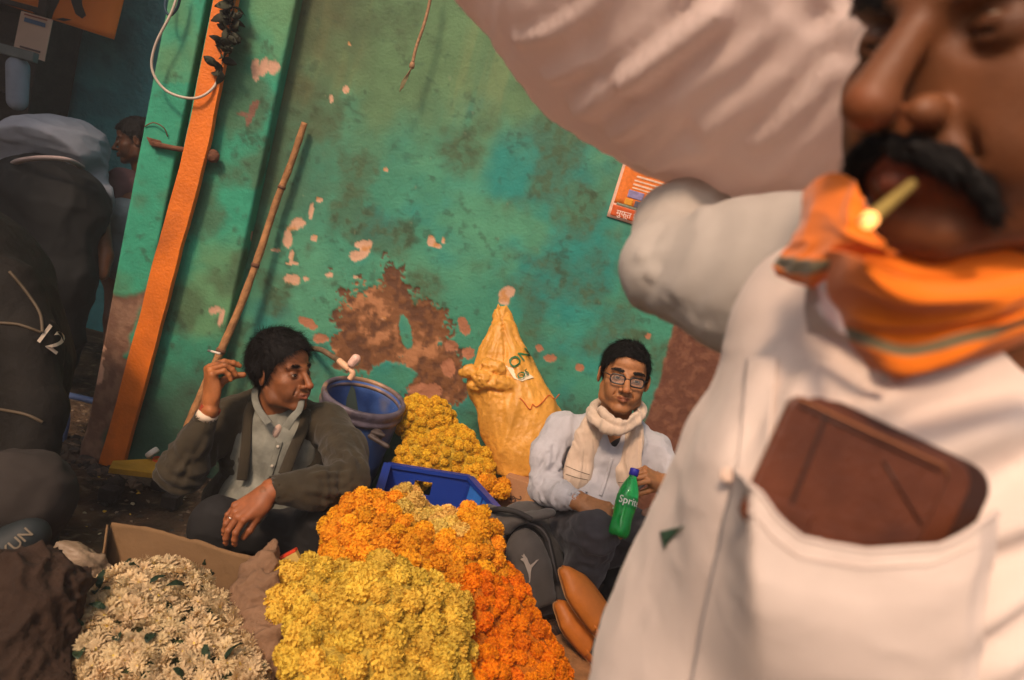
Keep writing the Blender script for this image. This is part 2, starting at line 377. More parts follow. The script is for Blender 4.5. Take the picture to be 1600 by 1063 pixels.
def wall_look(p):
    """albedo and relief of the painted wall at points p"""
    uv = to_px(p); n1 = fbm(p * 2.2, 5, 3); n2 = fbm(p * 9, 5, 9); n3 = fbm(p * 34, 4, 21); n4 = fbm(p * 95, 3, 77)
    streak = fbm(p * np.array([16, 16, 1.6]), 4, 33)
    c = np.broadcast_to(np.array([.055, .255, .165]), p.shape).copy()
    c = mixc(c, [.085, .30, .18], sstep(-.1, .5, n1)); c = mixc(c, [.028, .24, .20], sstep(.0, .45, fbm(p * 3.1, 4, 55)))
    u, v = uv[..., 0], uv[..., 1]
    # weathered olive upper band; dark strip painting in grime and the pillar's shadow
    up = sstep(300, 120, v + n1 * 110 + n2 * 60 - (u - 640) * .20)
    c = mixc(c, [.125, .20, .085], up * .8)
    c = mixc(c, [.20, .26, .11], sstep(.15, .55, streak) * up * .45)
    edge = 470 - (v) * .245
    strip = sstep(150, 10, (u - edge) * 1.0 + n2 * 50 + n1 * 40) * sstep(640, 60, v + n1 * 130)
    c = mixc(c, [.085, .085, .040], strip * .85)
    gr = sstep(.02, .42, fbm(p * 5.0, 5, 91) + .20 * np.exp(-((v - 235 - (u - 800) * .3) / 120.) ** 2) * (u > 620) + .22 * (v > 420) * (u < 560))
    c = mixc(c, [.07, .11, .055], gr * (.55 + .3 * sstep(-.1, .3, n3)))
    c = mixc(c, [.03, .05, .028], sstep(.30, .5, n3 * .7 + n2 * .5 + .10 * sstep(200, 330, v)) * .42)
    c = mixc(c, [.05, .07, .045], sstep(560, 760, v + n2 * 60) * .75)                       # darker towards the foot of the wall
    scr = ridged(p * np.array([7, 7, 15.]), 3, 63); c = mixc(c, [.03, .08, .05], sstep(.78, .92, scr) * .35)
    c = mixc(c, [.30, .33, .20], sstep(.44, .60, n4 * .55 + n3 * .4) * .30)
    hgt = n1 * .005 + n2 * .0018 + n3 * .0009
    # bare brown plaster
    wob = n2 * .55 + n3 * .45 + n4 * .25
    b = np.minimum.reduce([blob(uv, (598, 512), (84, 64), 60), blob(uv, (652, 540), (48, 72), 10), blob(uv, (540, 545), (26, 30)), blob(uv, (680, 585), (44, 40), 20), blob(uv, (700, 610), (30, 24)), blob(uv, (572, 480), (32, 26))]) + wob * 1.0
    hole = np.minimum(blob(uv, (613, 588), (34, 22)), blob(uv, (634, 520), (9, 28), -12)) + wob * .5
    m = sstep(.04, -.04, b) * sstep(-.06, .06, hole)
    bc = np.broadcast_to(np.array([.20, .085, .034]), p.shape).copy(); bc = mixc(bc, [.42, .19, .085], sstep(.05, .35, n2 + n3 * .6 + .12 * (blob(uv, (560, 510), (40, 60)) < 0) + .1 * (blob(uv, (655, 540), (30, 70)) < 0)))
    bc = mixc(bc, [.10, .045, .025], sstep(.1, .4, -n3 - n2 * .5) * .8)
    c = c * (1 - m[..., None]) + bc * m[..., None]; hgt = hgt - m * .004 + m * n3 * .003
    # small rust and dots around
    rr = np.minimum.reduce([blob(uv, (725, 510), (8, 16), -20), blob(uv, (732, 552), (8, 9)), blob(uv, (704, 540), (10, 8)), blob(uv, (700, 575), (9, 14)), blob(uv, (742, 600), (9, 11)), blob(uv, (662, 612), (26, 12)),
                            blob(uv, (480, 505), (16, 8), 30), blob(uv, (500, 530), (14, 8)), blob(uv, (860, 560), (9, 6)), blob(uv, (905, 575), (6, 5)), blob(uv, (843, 545), (6, 5)), blob(uv, (1012, 525), (5, 5))]) + wob * .9
    m2 = sstep(.05, -.05, rr); c = mixc(c, [.40, .17, .09], m2); hgt -= m2 * .002
    # pale pink chips where the top coat fell off
    ch = [((463, 352), (17, 9), -35), ((450, 372), (8, 20), 5), ((456, 402), (5, 16), 0), ((458, 437), (14, 9), 10), ((491, 372), (6, 5), 0), ((486, 330), (3, 12), 8), ((566, 383), (11, 6), 0), ((556, 400), (10, 8), -30), ((569, 392), (7, 14), 30),
          ((515, 430), (5, 3), 0), ((674, 375), (7, 11), -10), ((681, 383), (9, 5), 20), ((693, 376), (4, 6), 0), ((792, 458), (13, 9), -25), ((788, 470), (9, 7), 0), ((555, 433), (4, 3), 0), ((498, 312), (5, 4), 0), ((455, 412), (12, 3), 0), ((478, 436), (5, 4), 0),
          ((433, 391), (10, 3), 0), ((545, 69), (3, 3), 0), ((541, 141), (5, 6), 0), ((518, 154), (3, 6), 0), ((600, 497), (5, 3), 0), ((603, 265), (4, 3), 0)]
    m3b = np.full(u.shape, 9.)
    for cc, r, a in ch: m3b = np.minimum(m3b, blob(uv, cc, r, a))
    m3 = sstep(.10, -.10, m3b + wob * .9 * (1 - .6 * (blob(uv, (791, 463), (20, 20)) < 0)))
    pk = mixc(np.broadcast_to(np.array([.62, .37, .24]), p.shape).copy(), [.55, .26, .09], sstep(0, .4, n3)); c = c * (1 - m3[..., None]) + pk * m3[..., None]; hgt -= m3 * .0018
    # reddish brown block on the right
    ln = (u - (1052 - (v - 515) * .30)) + n2 * 7 + n3 * 4; m4 = sstep(-2, 2, ln) * sstep(490, 505, v + (u - 1050) * -.25 + n2 * 8)
    br = mixc(np.broadcast_to(np.array([.135, .052, .030]), p.shape).copy(), [.19, .08, .045], sstep(-.2, .3, n3 + n4 * .5)); c = c * (1 - m4[..., None]) + br * m4[..., None]; hgt += m4 * (.004 + n3 * .002)
    return c, hgt

def axis_dense(lo, hi, step, far):
    return np.concatenate([np.arange(lo, hi, step), np.linspace(hi, far, 24)])
s_ax = axis_dense(-1.56, 1.55, .0065, 4.2); t_ax = axis_dense(-.05, 2.35, .0065, 3.6)
SS, TT = np.meshgrid(s_ax, t_ax, indexing='ij')
base = W0 + SS[..., None] * WS + TT[..., None] * np.array([0, 0, 1.])
wc, wh = wall_look(base)
pts = base + WN * wh[..., None]
# turn the wall's ends back so that it is a slab
front, ff = gridmesh(pts)
wall = link('green_plaster_wall', new_mesh('green_plaster_wall', front, ff[:, ::-1], True, wc.reshape(-1, 3), M_wall)); tag(wall, kind='structure')
b_, bf_ = box(W0 + WS * 1.32 + WN * -.145 + np.array([0, 0, 1.77]), (5.74, .22, 3.6), np.stack([WS, -WN, [0, 0, 1]], 1))
add('wall_core', (b_, bf_), mat('brick_core', (.12, .2, .14), .9), wall, smooth=False)

# pillar: a flat jamb strip on the left, a groove and a broad face
pl_w = lambda u, v, o: onwall(u, v, o)
def pil_look(p):
    uv = to_px(p); u, v = uv[..., 0], uv[..., 1]; n1 = fbm(p * 2.5, 5, 103); n2 = fbm(p * 9, 5, 109); n3 = fbm(p * 34, 4, 121); n4 = fbm(p * 95, 3, 177)
    c = np.broadcast_to(np.array([.038, .30, .185]), p.shape).copy(); c = mixc(c, [.11, .27, .13], sstep(.0, .4, n1 + .25 * (v < 130)))
    c = mixc(c, [.07, .11, .055], sstep(.05, .40, fbm(p * 4.5, 5, 191) + .10 * (v > 330)) * .7)
    c = mixc(c, [.035, .055, .03], sstep(.25, .5, n3 * .6 + n2 * .6) * .55)
    c = mixc(c, [.045, .06, .04], sstep(500, 640, v + n2 * 60) * .8)
    wob = n2 * .55 + n3 * .45 + n4 * .25; h = n2 * .002 + n3 * .001
    # bare cement low on the jamb strip
    mb = sstep(-5, 5, v - 452 + n2 * 16 - 10 * np.cos((u - 195) / 30.)) * sstep(-6, 6, (232 - (v - 452) * .38) - u + n2 * 18 + np.where(v > 560, 25, 0)) * (u < 240)
    c = c * (1 - mb[..., None]) + mixc(np.broadcast_to(np.array([.16, .085, .055]), p.shape).copy(), [.24, .14, .09], sstep(-.2, .4, n3)) * mb[..., None]; h -= mb * .004
    ch = [((400, 108), (7, 15), 0), ((412, 105), (7, 14), 10), ((427, 106), (9, 12), 0), ((150, 582), (12, 16), 10), ((152, 560), (9, 5), 0), ((335, 485), (9, 6), 0), ((160, 545), (6, 4), 0), ((345, 500), (5, 14), 12), ((395, 370), (4, 8), 12)]
    m = np.full(u.shape, 9.)
    for cc, r, a in ch: m = np.minimum(m, blob(uv, cc, r, a))
    m = sstep(.1, -.1, m + wob * .9); c = mixc(c, [.58, .34, .23], m); h -= m * .0015
    rb = np.minimum.reduce([blob(uv, (400, 165), (13, 7), -50), blob(uv, (390, 188), (6, 14), 15), blob(uv, (380, 178), (8, 3))]) + wob * 1.2
    c = mixc(c, [.20, .10, .07], sstep(.1, -.1, rb)); return c, h
def slab(name, sa, sb, off, z0, z1, depth, look, material, step=.0065, parent=None, flare=0.0):
    """dense front sheet plus the returns at both sides, standing off the wall by off"""
    sA = np.arange(sa, sb + 1e-6, step); tA = np.arange(z0, z1, step * 1.3); nd = max(2, int(depth / step / 2))
    prof = [(sa, off - depth * (1 - i / nd)) for i in range(nd)] + [(s, off) for s in sA] + [(sb, off - depth * (i + 1) / nd) for i in range(nd)]
    prof = np.array(prof)
    g = W0 + prof[:, None, 0, None] * WS + prof[:, None, 1, None] * WN + tA[None, :, None] * np.array([0, 0, 1.])
    c, h = look(g)
    outw = np.zeros_like(g) + WN; outw[:nd] = -WS; outw[-nd:] = WS
    h = h + flare * np.exp(-(g[..., 2] / .12) ** 2) * (1 + fbm(g * 14, 4, 5))
    ed = np.ones(len(prof)); ed[nd] = .3; ed[-nd - 1] = .3
    g = g + outw * (h - .004 * (1 - ed)[:, None])[..., None]
    v, f = gridmesh(g)
    o = link(name, new_mesh(name, v, f[:, ::-1], True, c.reshape(-1, 3), material), parent); return o
sL = (onwall(275, 0, .10) - W0) @ WS; sL2 = (onwall(130, 640, .10) - W0) @ WS
sR = (onwall(470, 0, .10) - W0) @ WS; sR2 = (onwall(345, 510, .10) - W0) @ WS
gA = (onwall(312, 120, .10) - W0) @ WS; gA2 = (onwall(222, 440, .10) - W0) @ WS
print('pillar s', sL, sL2, gA, gA2, sR, sR2)
pa, pg, pb = (sL + sL2) / 2, (gA + gA2) / 2, (sR + sR2) / 2
pil = slab('door_pillar', pg + .018, pb, .085, -.02, 3.0, .12, pil_look, M_wall, flare=.012)
tag(pil, 'green painted plaster pillar with flaking paint behind the orange post', 'pillar')
jmb = slab('jamb_strip', pa, pg, .10, -.02, 3.0, .26, pil_look, M_wall, parent=pil, flare=.02)
jmb.matrix_parent_inverse = Matrix.Identity(4)

# blue room wall in the alley behind
def blue_look(p):
    n1 = fbm(p * 1.3, 5, 7); n2 = fbm(p * 6, 5, 8)
    c = np.broadcast_to(np.array([.05, .24, .27]), p.shape).copy(); c = mixc(c, [.09, .30, .31], sstep(0, .4, n1)); c = mixc(c, [.03, .13, .15], sstep(.0, .4, n2 + .2 * n1) * .6); return c
gx = np.linspace(-6.5, -.9, 220); gz = np.linspace(-.02, 3.4, 120); X, Z = np.meshgrid(gx, gz, indexing='ij')
g = np.stack([X, 4.75 - .02 * X + fbm(np.stack([X, X * 0, Z], -1) * 2, 3, 4) * .01, Z], -1); bl = blue_look(g); v, f = gridmesh(g)
o = link('blue_alley_wall', new_mesh('blue_alley_wall', v, f[:, ::-1], True, bl.reshape(-1, 3), M_bluewall)); tag(o, kind='structure')
add('wall_core', box((-3.7, 4.95, 1.7), (5.6, .12, 3.5)), bpy.data.materials['brick_core'], o, smooth=False)
g = np.stack(np.meshgrid([0.], np.linspace(3.30, 4.72, 60), np.linspace(-.02, 3.4, 90), indexing='ij'), -1)[0]; g[..., 0] = -1.33
v, f = gridmesh(g); o = link('alley_side_wall', new_mesh('alley_side_wall', v, f, True, blue_look(g).reshape(-1, 3), M_bluewall)); tag(o, kind='structure')

# ground: dense near the camera, running far beyond
def ground_at(x, y):
    p = np.stack([x, y, np.zeros_like(x)], -1)
    return fbm(p * 1.6, 4, 71) * .022 + fbm(p * 8, 4, 72) * .010 + fbm(p * 30, 3, 73) * .004 - .02
def bax(lo, hi, st, far): return np.concatenate([-np.geomspace(-lo * 1.02, far, 16)[::-1] if lo < 0 else [], np.arange(lo, hi, st), np.geomspace(hi * 1.02, far, 16)])
gx = bax(-2.6, 1.4, .013, 90.); gy = np.concatenate([-np.geomspace(.3, 90, 16)[::-1], np.arange(.2, 4.9, .014), np.geomspace(5, 90, 14)])
X, Y = np.meshgrid(gx, gy, indexing='ij'); Z = ground_at(X, Y); g = np.stack([X, Y, Z], -1); q = g.copy(); q[..., 2] = 0
gc = np.broadcast_to(np.array([.085, .052, .032]), g.shape).copy()
gc = mixc(gc, [.17, .105, .06], sstep(.0, .45, fbm(q * 7, 5, 74))); gc = mixc(gc, [.035, .023, .016], sstep(.05, .4, fbm(q * 3, 5, 75))); gc = mixc(gc, [.28, .2, .12], sstep(.38, .55, fbm(q * 40, 3, 76)) * .6)
v, f = gridmesh(g); o = link('ground', new_mesh('ground', v, f, True, gc.reshape(-1, 3), M_ground)); tag(o, kind='structure')
# litter: little stones and trodden petals
def chip_heap(name, label, cat, n, area, size, cols, seed):
    rng = np.random.default_rng(seed); V, Fs, Cc = [], [], []; k = 0
    for i in range(n):
        x, y = rng.uniform(*area[0]), rng.uniform(*area[1]); s_ = size * rng.uniform(.4, 1.5); z = float(ground_at(np.array(x), np.array(y)))
        a = rng.uniform(0, 6.28); sh = np.array([[1, 0, 0], [.3, .8, 0], [-.8, .5, 0], [-.6, -.7, 0], [.5, -.8, 0], [0, 0, .55]]) * s_ * rng.uniform(.6, 1.3, (6, 3))
        R = rotm(rng.normal() * .3, rng.normal() * .3, a); V.append(sh @ R.T + [x, y, z + s_ * .12]); Fs += [[k, k + 1, k + 5], [k + 1, k + 2, k + 5], [k + 2, k + 3, k + 5], [k + 3, k + 4, k + 5], [k + 4, k, k + 5]]; k += 6
        Cc.append(np.tile(np.array(cols[rng.integers(len(cols))]) * rng.uniform(.6, 1.2), (6, 1)))
    o = link(name, new_mesh(name, np.vstack(V), np.array(Fs), False, np.vstack(Cc), mat(name, attr=True, rough=.9, var=.2, vscale=80))); tag(o, label, cat, kind='stuff')
chip_heap('gravel', 'small stones and crumbs of plaster scattered on the dark dirt', 'gravel', 1500, ((-2.2, -.2), (1.3, 3.6)), .009, [(.14, .10, .07), (.08, .06, .045), (.25, .18, .12), (.06, .05, .04)], 5)
chip_heap('rubble', 'crumbled plaster and stones along the foot of the pillar', 'rubble', 260, ((-2.0, -1.2), (2.72, 3.0)), .028, [(.11, .075, .05), (.17, .11, .07), (.07, .055, .045)], 6)
chip_heap('trodden_petals', 'trodden yellow petals on the dark dirt', 'petals', 170, ((-1.5, .3), (1.4, 3.0)), .007, [(.75, .45, .04), (.6, .5, .3)], 8)

# unseen tarpaulins added to keep the alley and the left foreground in shade
M_shade_tarp = mat('tarpaulin', (.07, .10, .22), .6, var=.2, vscale=3, bump=.3, bscale=20)
def shade_tarp(x0, x1, y0, y1, label, wob):
    gx = np.linspace(x0, x1, 40); gy = np.linspace(y0, y1, 40); X, Y = np.meshgrid(gx, gy, indexing='ij')
    Z = 2.75 + .08 * np.sin(X * 2) * np.cos(Y * 1.7) - .03 * Y; Xs = X + wob * np.sin(Y * 3 + 1) * (X - x0) / (x1 - x0)
    v, f = gridmesh(np.stack([Xs, Y, Z], -1)); aw = link('unseen_shade_tarp', new_mesh('unseen_shade_tarp', *thick((v, f), .006), True, None, M_shade_tarp)); tag(aw, label, 'awning', kind='structure')
shade_tarp(-8, -2.80, .9, 5.2, 'unseen blue tarpaulin added to shade the alley', .06)
shade_tarp(-8, -2.55, -5, -.35, 'unseen blue tarpaulin added to shade the left foreground', .08)

# smoke haze that hangs in the lane
hz = add('haze', box((-2, 0, 3.4), (60, 60, 9.6)), None, None, smooth=False); hz.data.materials.clear(); mh = bpy.data.materials.new('haze_air'); mh.use_nodes = True; nt = mh.node_tree; nt.nodes.clear()
pv = nt.nodes.new('ShaderNodeVolumePrincipled'); pv.inputs['Color'].default_value = (.85, .85, .85, 1); pv.inputs['Density'].default_value = .014; pv.inputs['Anisotropy'].default_value = .2; oo = nt.nodes.new('ShaderNodeOutputMaterial'); nt.links.new(pv.outputs[0], oo.inputs['Volume'])
hz.data.materials.append(mh); tag(hz, kind='stuff')
# ------------------------------------------------------------------ things on and by the wall
from mathutils.bvhtree import BVHTree
def bvh(vf): return BVHTree.FromPolygons([tuple(map(float, x)) for x in vf[0]], [tuple(map(int, q)) for q in vf[1]])
def drape(v, tree, off=.0015, direction=None):
    out = []
    for p in v:
        p = np.asarray(p, float); d = (p - EYE) if direction is None else np.asarray(direction, float); d = d / np.linalg.norm(d)
        o = p - d * .6 if direction is not None else EYE
        loc, n, i, t = tree.ray_cast(Vector(o), Vector(d))
        if loc is None: out.append(p); continue
        n = np.array(n)
        if n @ d > 0: n = -n
        out.append(np.array(loc) + n * off - d * off)
    return np.array(out)
def drape_print(name, vf2, centre, xdir, ydir, tree, material, parent, off=.0012):
    """flat print laid on a curved surface: local xy metres, then pushed along the sight line onto the surface"""
    v, f = vf2; v = np.asarray(centre) + v[:, :1] * np.asarray(xdir) + v[:, 1:2] * np.asarray(ydir)
    bm = bmesh.new(); vs = [bm.verts.new(x) for x in v]
    for q in f:
        try: bm.faces.new([vs[i] for i in q])
        except ValueError: pass
    bmesh.ops.triangulate(bm, faces=bm.faces[:])
    bm.verts.index_update(); vv = np.array([x.co[:] for x in bm.verts]); ff = [[x.index for x in q.verts] for q in bm.faces]; bm.free()
    return add(name, (drape(vv, tree, off), ff), material, parent, smooth=False)
def quadbar(a, b, w, t, side, nrm, cuts=1):
    """rectangular bar from a to b, w wide along side, t thick along nrm"""
    a, b = np.asarray(a, float), np.asarray(b, float); z = b - a; L_ = np.linalg.norm(z)
    R = np.stack([np.asarray(side) / np.linalg.norm(side), np.cross(z / L_, side / np.linalg.norm(side)), z / L_], 1)
    return box((a + b) / 2, (w, t, L_), R, bevel=min(w, t) * .18)

M_or = mat('orange_paint', (.72, .17, .012), .55, var=.18, vscale=9, bump=.25, bscale=90, blotch=((.24, .07, .02), 3.5, .54, .78))
M_rust = mat('rusty_iron', (.16, .065, .035), .8, metal=.3, var=.4, vscale=60, bump=.6, bscale=200)
M_wood = mat('weathered_wood', (.36, .17, .065), .75, var=.35, vscale=25, bump=.5, bscale=120)
M_twine = mat('old_twine', (.34, .19, .10), .9, var=.3, vscale=90)
M_cable = mat('grey_cable', (.50, .42, .34), .5, var=.1)
M_black = mat('black_rubber', (.012, .012, .014), .5, var=.1)

# orange post, slightly bowed
po = thing('orange_post', 'orange painted timber post standing upright against the green pillar', 'post', tuple(onwall(178, 700, .14) * [1, 1, 0]))
ctr = [(361, -40), (330, 120), (303, 250), (262, 400), (226, 540), (174, 728)]
n = 46; cpx = smooth_path([(a, b, 0) for a, b in ctr], n)
V = []
for i, (a, b, _) in enumerate(cpx):
    c = onwall(a, b, .135) ; w = .5 * (.088 + .012 * math.sin(i * .9) * .15 + .012 * (i / n))
    nz = fbm(np.array([[0, 0, i * .7], [5, 0, i * .7]]), 3, 8) * .0025
    for sx, sy, k in ((-1, 0, 0), (-.92, 1, 0), (.92, 1, 1), (1, 0, 1), (1, -1, 1), (-1, -1, 0)):
        V.append(c + WS * (sx * w + nz[k]) + WN * (.012 * sy))
V = np.array(V); Fs = [(i * 6 + j, i * 6 + (j + 1) % 6, (i + 1) * 6 + (j + 1) % 6, (i + 1) * 6 + j) for i in range(n - 1) for j in range(6)] + [tuple(range(6)), tuple((n - 1) * 6 + j for j in range(5, -1, -1))]
post = add('timber', (V, Fs), M_or, po, smooth=False)

# rusty bolt across the pillar
lt = thing('door_bolt', 'rusty iron door bolt with hasp fixed across the pillar behind the orange post', 'bolt', tuple(onwall(250, 225, .11)))
d_ = lambda u, v, o=.118: onwall(u, v, o)
add('plate', quadbar(d_(240, 217, .108), d_(246, 230, .108), .055, .008, WS, WN), M_rust, lt, smooth=False)
add('rod', tube([d_(238, 225), d_(272, 232, .125), d_(312, 238, .13), d_(336, 246)], .011, 10), M_rust, lt)
add('hasp', quadbar(d_(300, 237, .112), d_(340, 249, .112), .03, .006, np.cross(WN, [0, 0, 1]) * 0 + [0, 0, 1], WN), M_rust, lt, smooth=False)
R_ = np.stack([WS, np.cross(WN, WS), WN], 1)
add('bolt_head', lathe([(.0, .020), (.018, .018), (.026, .010), (.026, 0)], 16, R_, d_(333, 244, .118)), M_rust, lt)
tk = lambda name, px_, rad, mt, par=None, n=40, seg=8: add(name, tube(smooth_path(px_, n), rad, seg), mt, par)
for a_ in (((226, 198, .103), (240, 192, .112), (256, 200, .12), (262, 214, .105)), ): tk('wire', [onwall(*q) for q in a_], .0022, M_rust, lt)

# cable loop
cb = tk('hanging_cable', [onwall(282, -30, .16), onwall(270, 15, .17), onwall(243, 70, .17), onwall(238, 110, .165), onwall(260, 142, .16), onwall(298, 154, .175), onwall(325, 145, .165), onwall(342, 120, .14), onwall(352, 60, .13), onwall(360, -20, .13)], .0052, M_cable, n=60)
tag(cb, 'thin pale cable hanging in a loop across the orange post', 'cable')
cb2 = tk('hanging_cable', [onwall(262, -20, .15), onwall(258, 12, .16), onwall(266, 24, .16), onwall(278, 10, .15), onwall(284, -20, .15)], .005, mat('dark_cable', (.02, .05, .08), .5), n=30)
tag(cb2, 'short dark blue cable end hanging left of the pale loop', 'cable')

# dry leaf garland on the post's right edge
gd = thing('dried_leaf_garland', 'dark dried leaf garland tied to the right edge of the orange post', 'garland', tuple(onwall(355, 60, .16)))
M_dry = mat('dried_leaf', (.030, .032, .018), .8, var=.5, vscale=40, rand=.35)
rng = np.random.default_rng(3)
tk('string', [onwall(372, -25, .155), onwall(362, 30, .16), onwall(352, 75, .16), onwall(342, 125, .155)], .003, M_twine, gd, n=16)
def leaf_mesh(L=.05, W=.022, curl=.4, seed=0):
    r = np.random.default_rng(seed); g = []
    for i in range(6):
        t = i / 5; w = W * math.sin(math.pi * min(1, t * .92 + .06)) ** .7
        for sgn in (-1, 0, 1): g.append((sgn * w * .5, t * L, -curl * L * t * t + (abs(sgn) * .25 * w) + r.normal() * .0015))
    g = np.array(g).reshape(6, 3, 3); v, f = gridmesh(g); return thick((v, f), .0006)
lms = [new_mesh('leaf', *leaf_mesh(.055, .035, c, i), True, None, M_dry) for i, c in enumerate((.2, .6, -.4))]
for i in range(64):
    t = rng.random(); c = onwall(370 - 30 * t + rng.normal() * 4, -20 + 140 * t, .155 + rng.random() * .03)
    o = link('leaf', lms[i % 3], gd); o.rotation_euler = (rng.uniform(-1.4, 1.4), rng.uniform(-1.5, 1.5), rng.uniform(0, 6.28)); o.location = Vector(c); o.scale = (rng.uniform(.7, 1.1),) * 3

# long stick leaning on the wall
st = thing('wooden_stick', 'long bare wooden stick leaning against the green wall behind the first man', 'stick', tuple(onwall(335, 560, .2)))
path = smooth_path([onwall(476, 192, .045), onwall(455, 255, .05), onwall(432, 315, .06), onwall(405, 398, .085), onwall(375, 480, .11), onwall(340, 560, .15), onwall(300, 650, .19), onwall(284, 700, .22)], 60)
rr_ = np.linspace(.0125, .0165, 60) * (1 + .10 * np.sin(np.arange(60) * .45) ** 8 + .03 * np.random.default_rng(2).normal(size=60))
add('shaft', tube(path, rr_, 12), M_wood, st)
for i in (14, 27, 41):
    c = path[i]; add('knot', tube([c - (path[i + 1] - c) * .3, c + (path[i + 1] - c) * .3], rr_[i] * 1.22, 12), mat('knot_wood', (.14, .06, .03), .8), st)

# twine hanging from above, standing off the wall so that it throws its shadow below
tw = thing('hanging_twine', 'frayed brown twine hanging from above in front of the green wall', 'twine', tuple(onwall(648, 90, .1)))
tk('cord', [onwall(680, -60, .12), onwall(672, 0, .12), onwall(662, 40, .12), onwall(650, 75, .12), onwall(645, 98, .12)], .0062, M_twine, tw, n=30)
add('knot', displace(lathe([(0, -.016), (.009, -.010), (.011, 0), (.007, .012), (0, .016)], 12, None, onwall(644, 102, .12)), lambda p: fbm(p * 90, 2, 2) * .003), M_twine, tw)
for k in range(4): tk('strand', [onwall(644, 104, .12), onwall(640 - k, 115, .12 + .004 * k), onwall(634 - 2 * k, 128, .125), onwall(629 - k * 1.5, 138 + k * 2, .12)], .0013, M_twine, tw, n=10, seg=5)

def wall_quad(name, cs, off, material, parent, bend=.0):
    """thin sheet from four photo corners (tl, tr, br, bl) lying off the wall"""
    a = [onwall(*c, off) for c in cs]; s = np.linspace(0, 1, 9)[:, None, None]; t = np.linspace(0, 1, 9)[None, :, None]
    g = (a[0] * (1 - s) + a[1] * s) * (1 - t) + (a[3] * (1 - s) + a[2] * s) * t
    g = g + WN * (fbm(g * 9, 2, 3) * bend)[..., None]
    v, f = gridmesh(g); return add(name, thick((v, f[:, ::-1]), .0012), material, parent)
# poster, half hidden by the carrier's elbow
ps = thing('paper_poster', 'small orange printed poster pasted on the green wall by the raised elbow', 'poster', tuple(onwall(985, 300, .006)))
pc = [(978, 242), (1062, 266), (1034, 365), (948, 338)]
def pq(name, s0, t0, s1, t1, col, off, par=ps):
    c = lambda s, t: tuple((np.array(pc[0]) * (1 - s) + np.array(pc[1]) * s) * (1 - t) + (np.array(pc[3]) * (1 - s) + np.array(pc[2]) * s) * t)
    key = 'print_%d_%d_%d' % tuple(int(x * 99) for x in col); m = bpy.data.materials.get(key) or mat(key, col, .6, var=.15, vscale=60)
    return wall_quad(name, [c(s0, t0), c(s1, t0), c(s1, t1), c(s0, t1)], off, m, par, .0)
pq('paper', 0, 0, 1, 1, (.75, .45, .33), .006); pq('print_field', .05, .03, .97, .76, (.72, .18, .02), .0075); pq('print_field', .05, .79, .97, .96, (.55, .09, .015), .0075)
for a in ((.34, .06, .46, .20, (.03, .03, .06)), (.50, .06, .62, .19, (.7, .5, .4)), (.66, .08, .74, .2, (.2, .08, .04)), (.30, .26, .80, .29, (.75, .5, .35)), (.28, .33, .80, .355, (.75, .5, .35)), (.28, .39, .80, .42, (.75, .5, .35)), (.28, .45, .80, .47, (.75, .5, .35)),
          (.24, .50, .52, .62, (.26, .22, .40)), (.56, .50, .82, .62, (.40, .14, .03)), (.22, .64, .36, .74, (.7, .3, .02)), (.40, .64, .56, .74, (.10, .09, .12)), (.58, .64, .76, .74, (.72, .12, .08)), (.10, .745, .92, .775, (.22, .25, .18))): pq('print_block', *a[:4], a[4], .0088)
tv, tf = text_mesh('मुफ़्त सेवा', .034); xd = WS; yd = np.array([0, 0, 1.])
tv = onwall(985, 338, .0090) + tv[:, :1] * xd + tv[:, 1:2] * yd; add('lettering', (tv, tf), mat('print_white', (.8, .6, .5), .6), ps, smooth=False)

# alley: banner and card
A0 = np.array([0, 4.55, 0.]); AN = np.array([0, -1, 0.])
def onal(u, v, y=4.55):
    r = FWD + (u - 800) / FPX * RGT + (531.5 - v) / FPX * UPV; return EYE + r * (y / r[1])
def al_sheet(name, cs, y, material, parent, th=.004, n=12, wav=0., sm=True):
    a = [onal(*c, y) for c in cs]; s = np.linspace(0, 1, n)[:, None, None]; t = np.linspace(0, 1, n)[None, :, None]
    g = (a[0] * (1 - s) + a[1] * s) * (1 - t) + (a[3] * (1 - s) + a[2] * s) * t
    g[..., 1] += fbm(g * np.array([5, 1, 2]), 2, 5) * wav; v, f = gridmesh(g); return add(name, thick((v, f[:, ::-1]), th), material, parent, smooth=sm)
bn = thing('orange_banner', 'orange cloth banner with black figure shapes hung high in the alley', 'banner', tuple(onal(90, 20)))
M_ban = mat('banner_cloth', (.66, .17, .012), .8, var=.12, vscale=3); M_ink = mat('black_print', (.02, .018, .015), .7, var=.05)
al_sheet('cloth', [(-80, -80), (208, -60), (178, 62), (-60, -15)], 4.40, M_ban, bn, wav=.0)
def al_poly(name, pts, y, material, parent, th=.003):
    a = [onal(*c, y) for c in pts]; n = len(a); V = np.array(a + [q + [0, th, 0] for q in a]); Fs = [tuple(range(n)), tuple(range(2 * n - 1, n - 1, -1))] + [(i, n + i, n + (i + 1) % n, (i + 1) % n) for i in range(n)]
    return add(name, (V, Fs), material, parent, smooth=False)
al_poly('print', [(78, -30), (96, -30), (92, 2), (84, 18), (80, 30), (62, 26), (50, 22), (60, 18), (72, 10)], 4.395, M_ink, bn)
al_poly('print', [(104, -30), (126, -30), (128, 8), (134, 24), (128, 29), (118, 22), (112, 5)], 4.395, M_ink, bn)
al_poly('print', [(86, 30), (98, 28), (112, 31), (100, 33)], 4.395, M_ink, bn); al_poly('print', [(40, 8), (52, 16), (62, 20), (52, 20)], 4.395, M_ink, bn)
cr = thing('payment_card', 'cream card with a blue strip hanging from the banner corner', 'card', tuple(onal(50, 58)))
al_sheet('card', [(33, 17), (82, 31), (69, 96), (20, 80)], 4.36, mat('cream_card', (.62, .44, .34), .6, var=.08), cr, .006, n=2, sm=False)
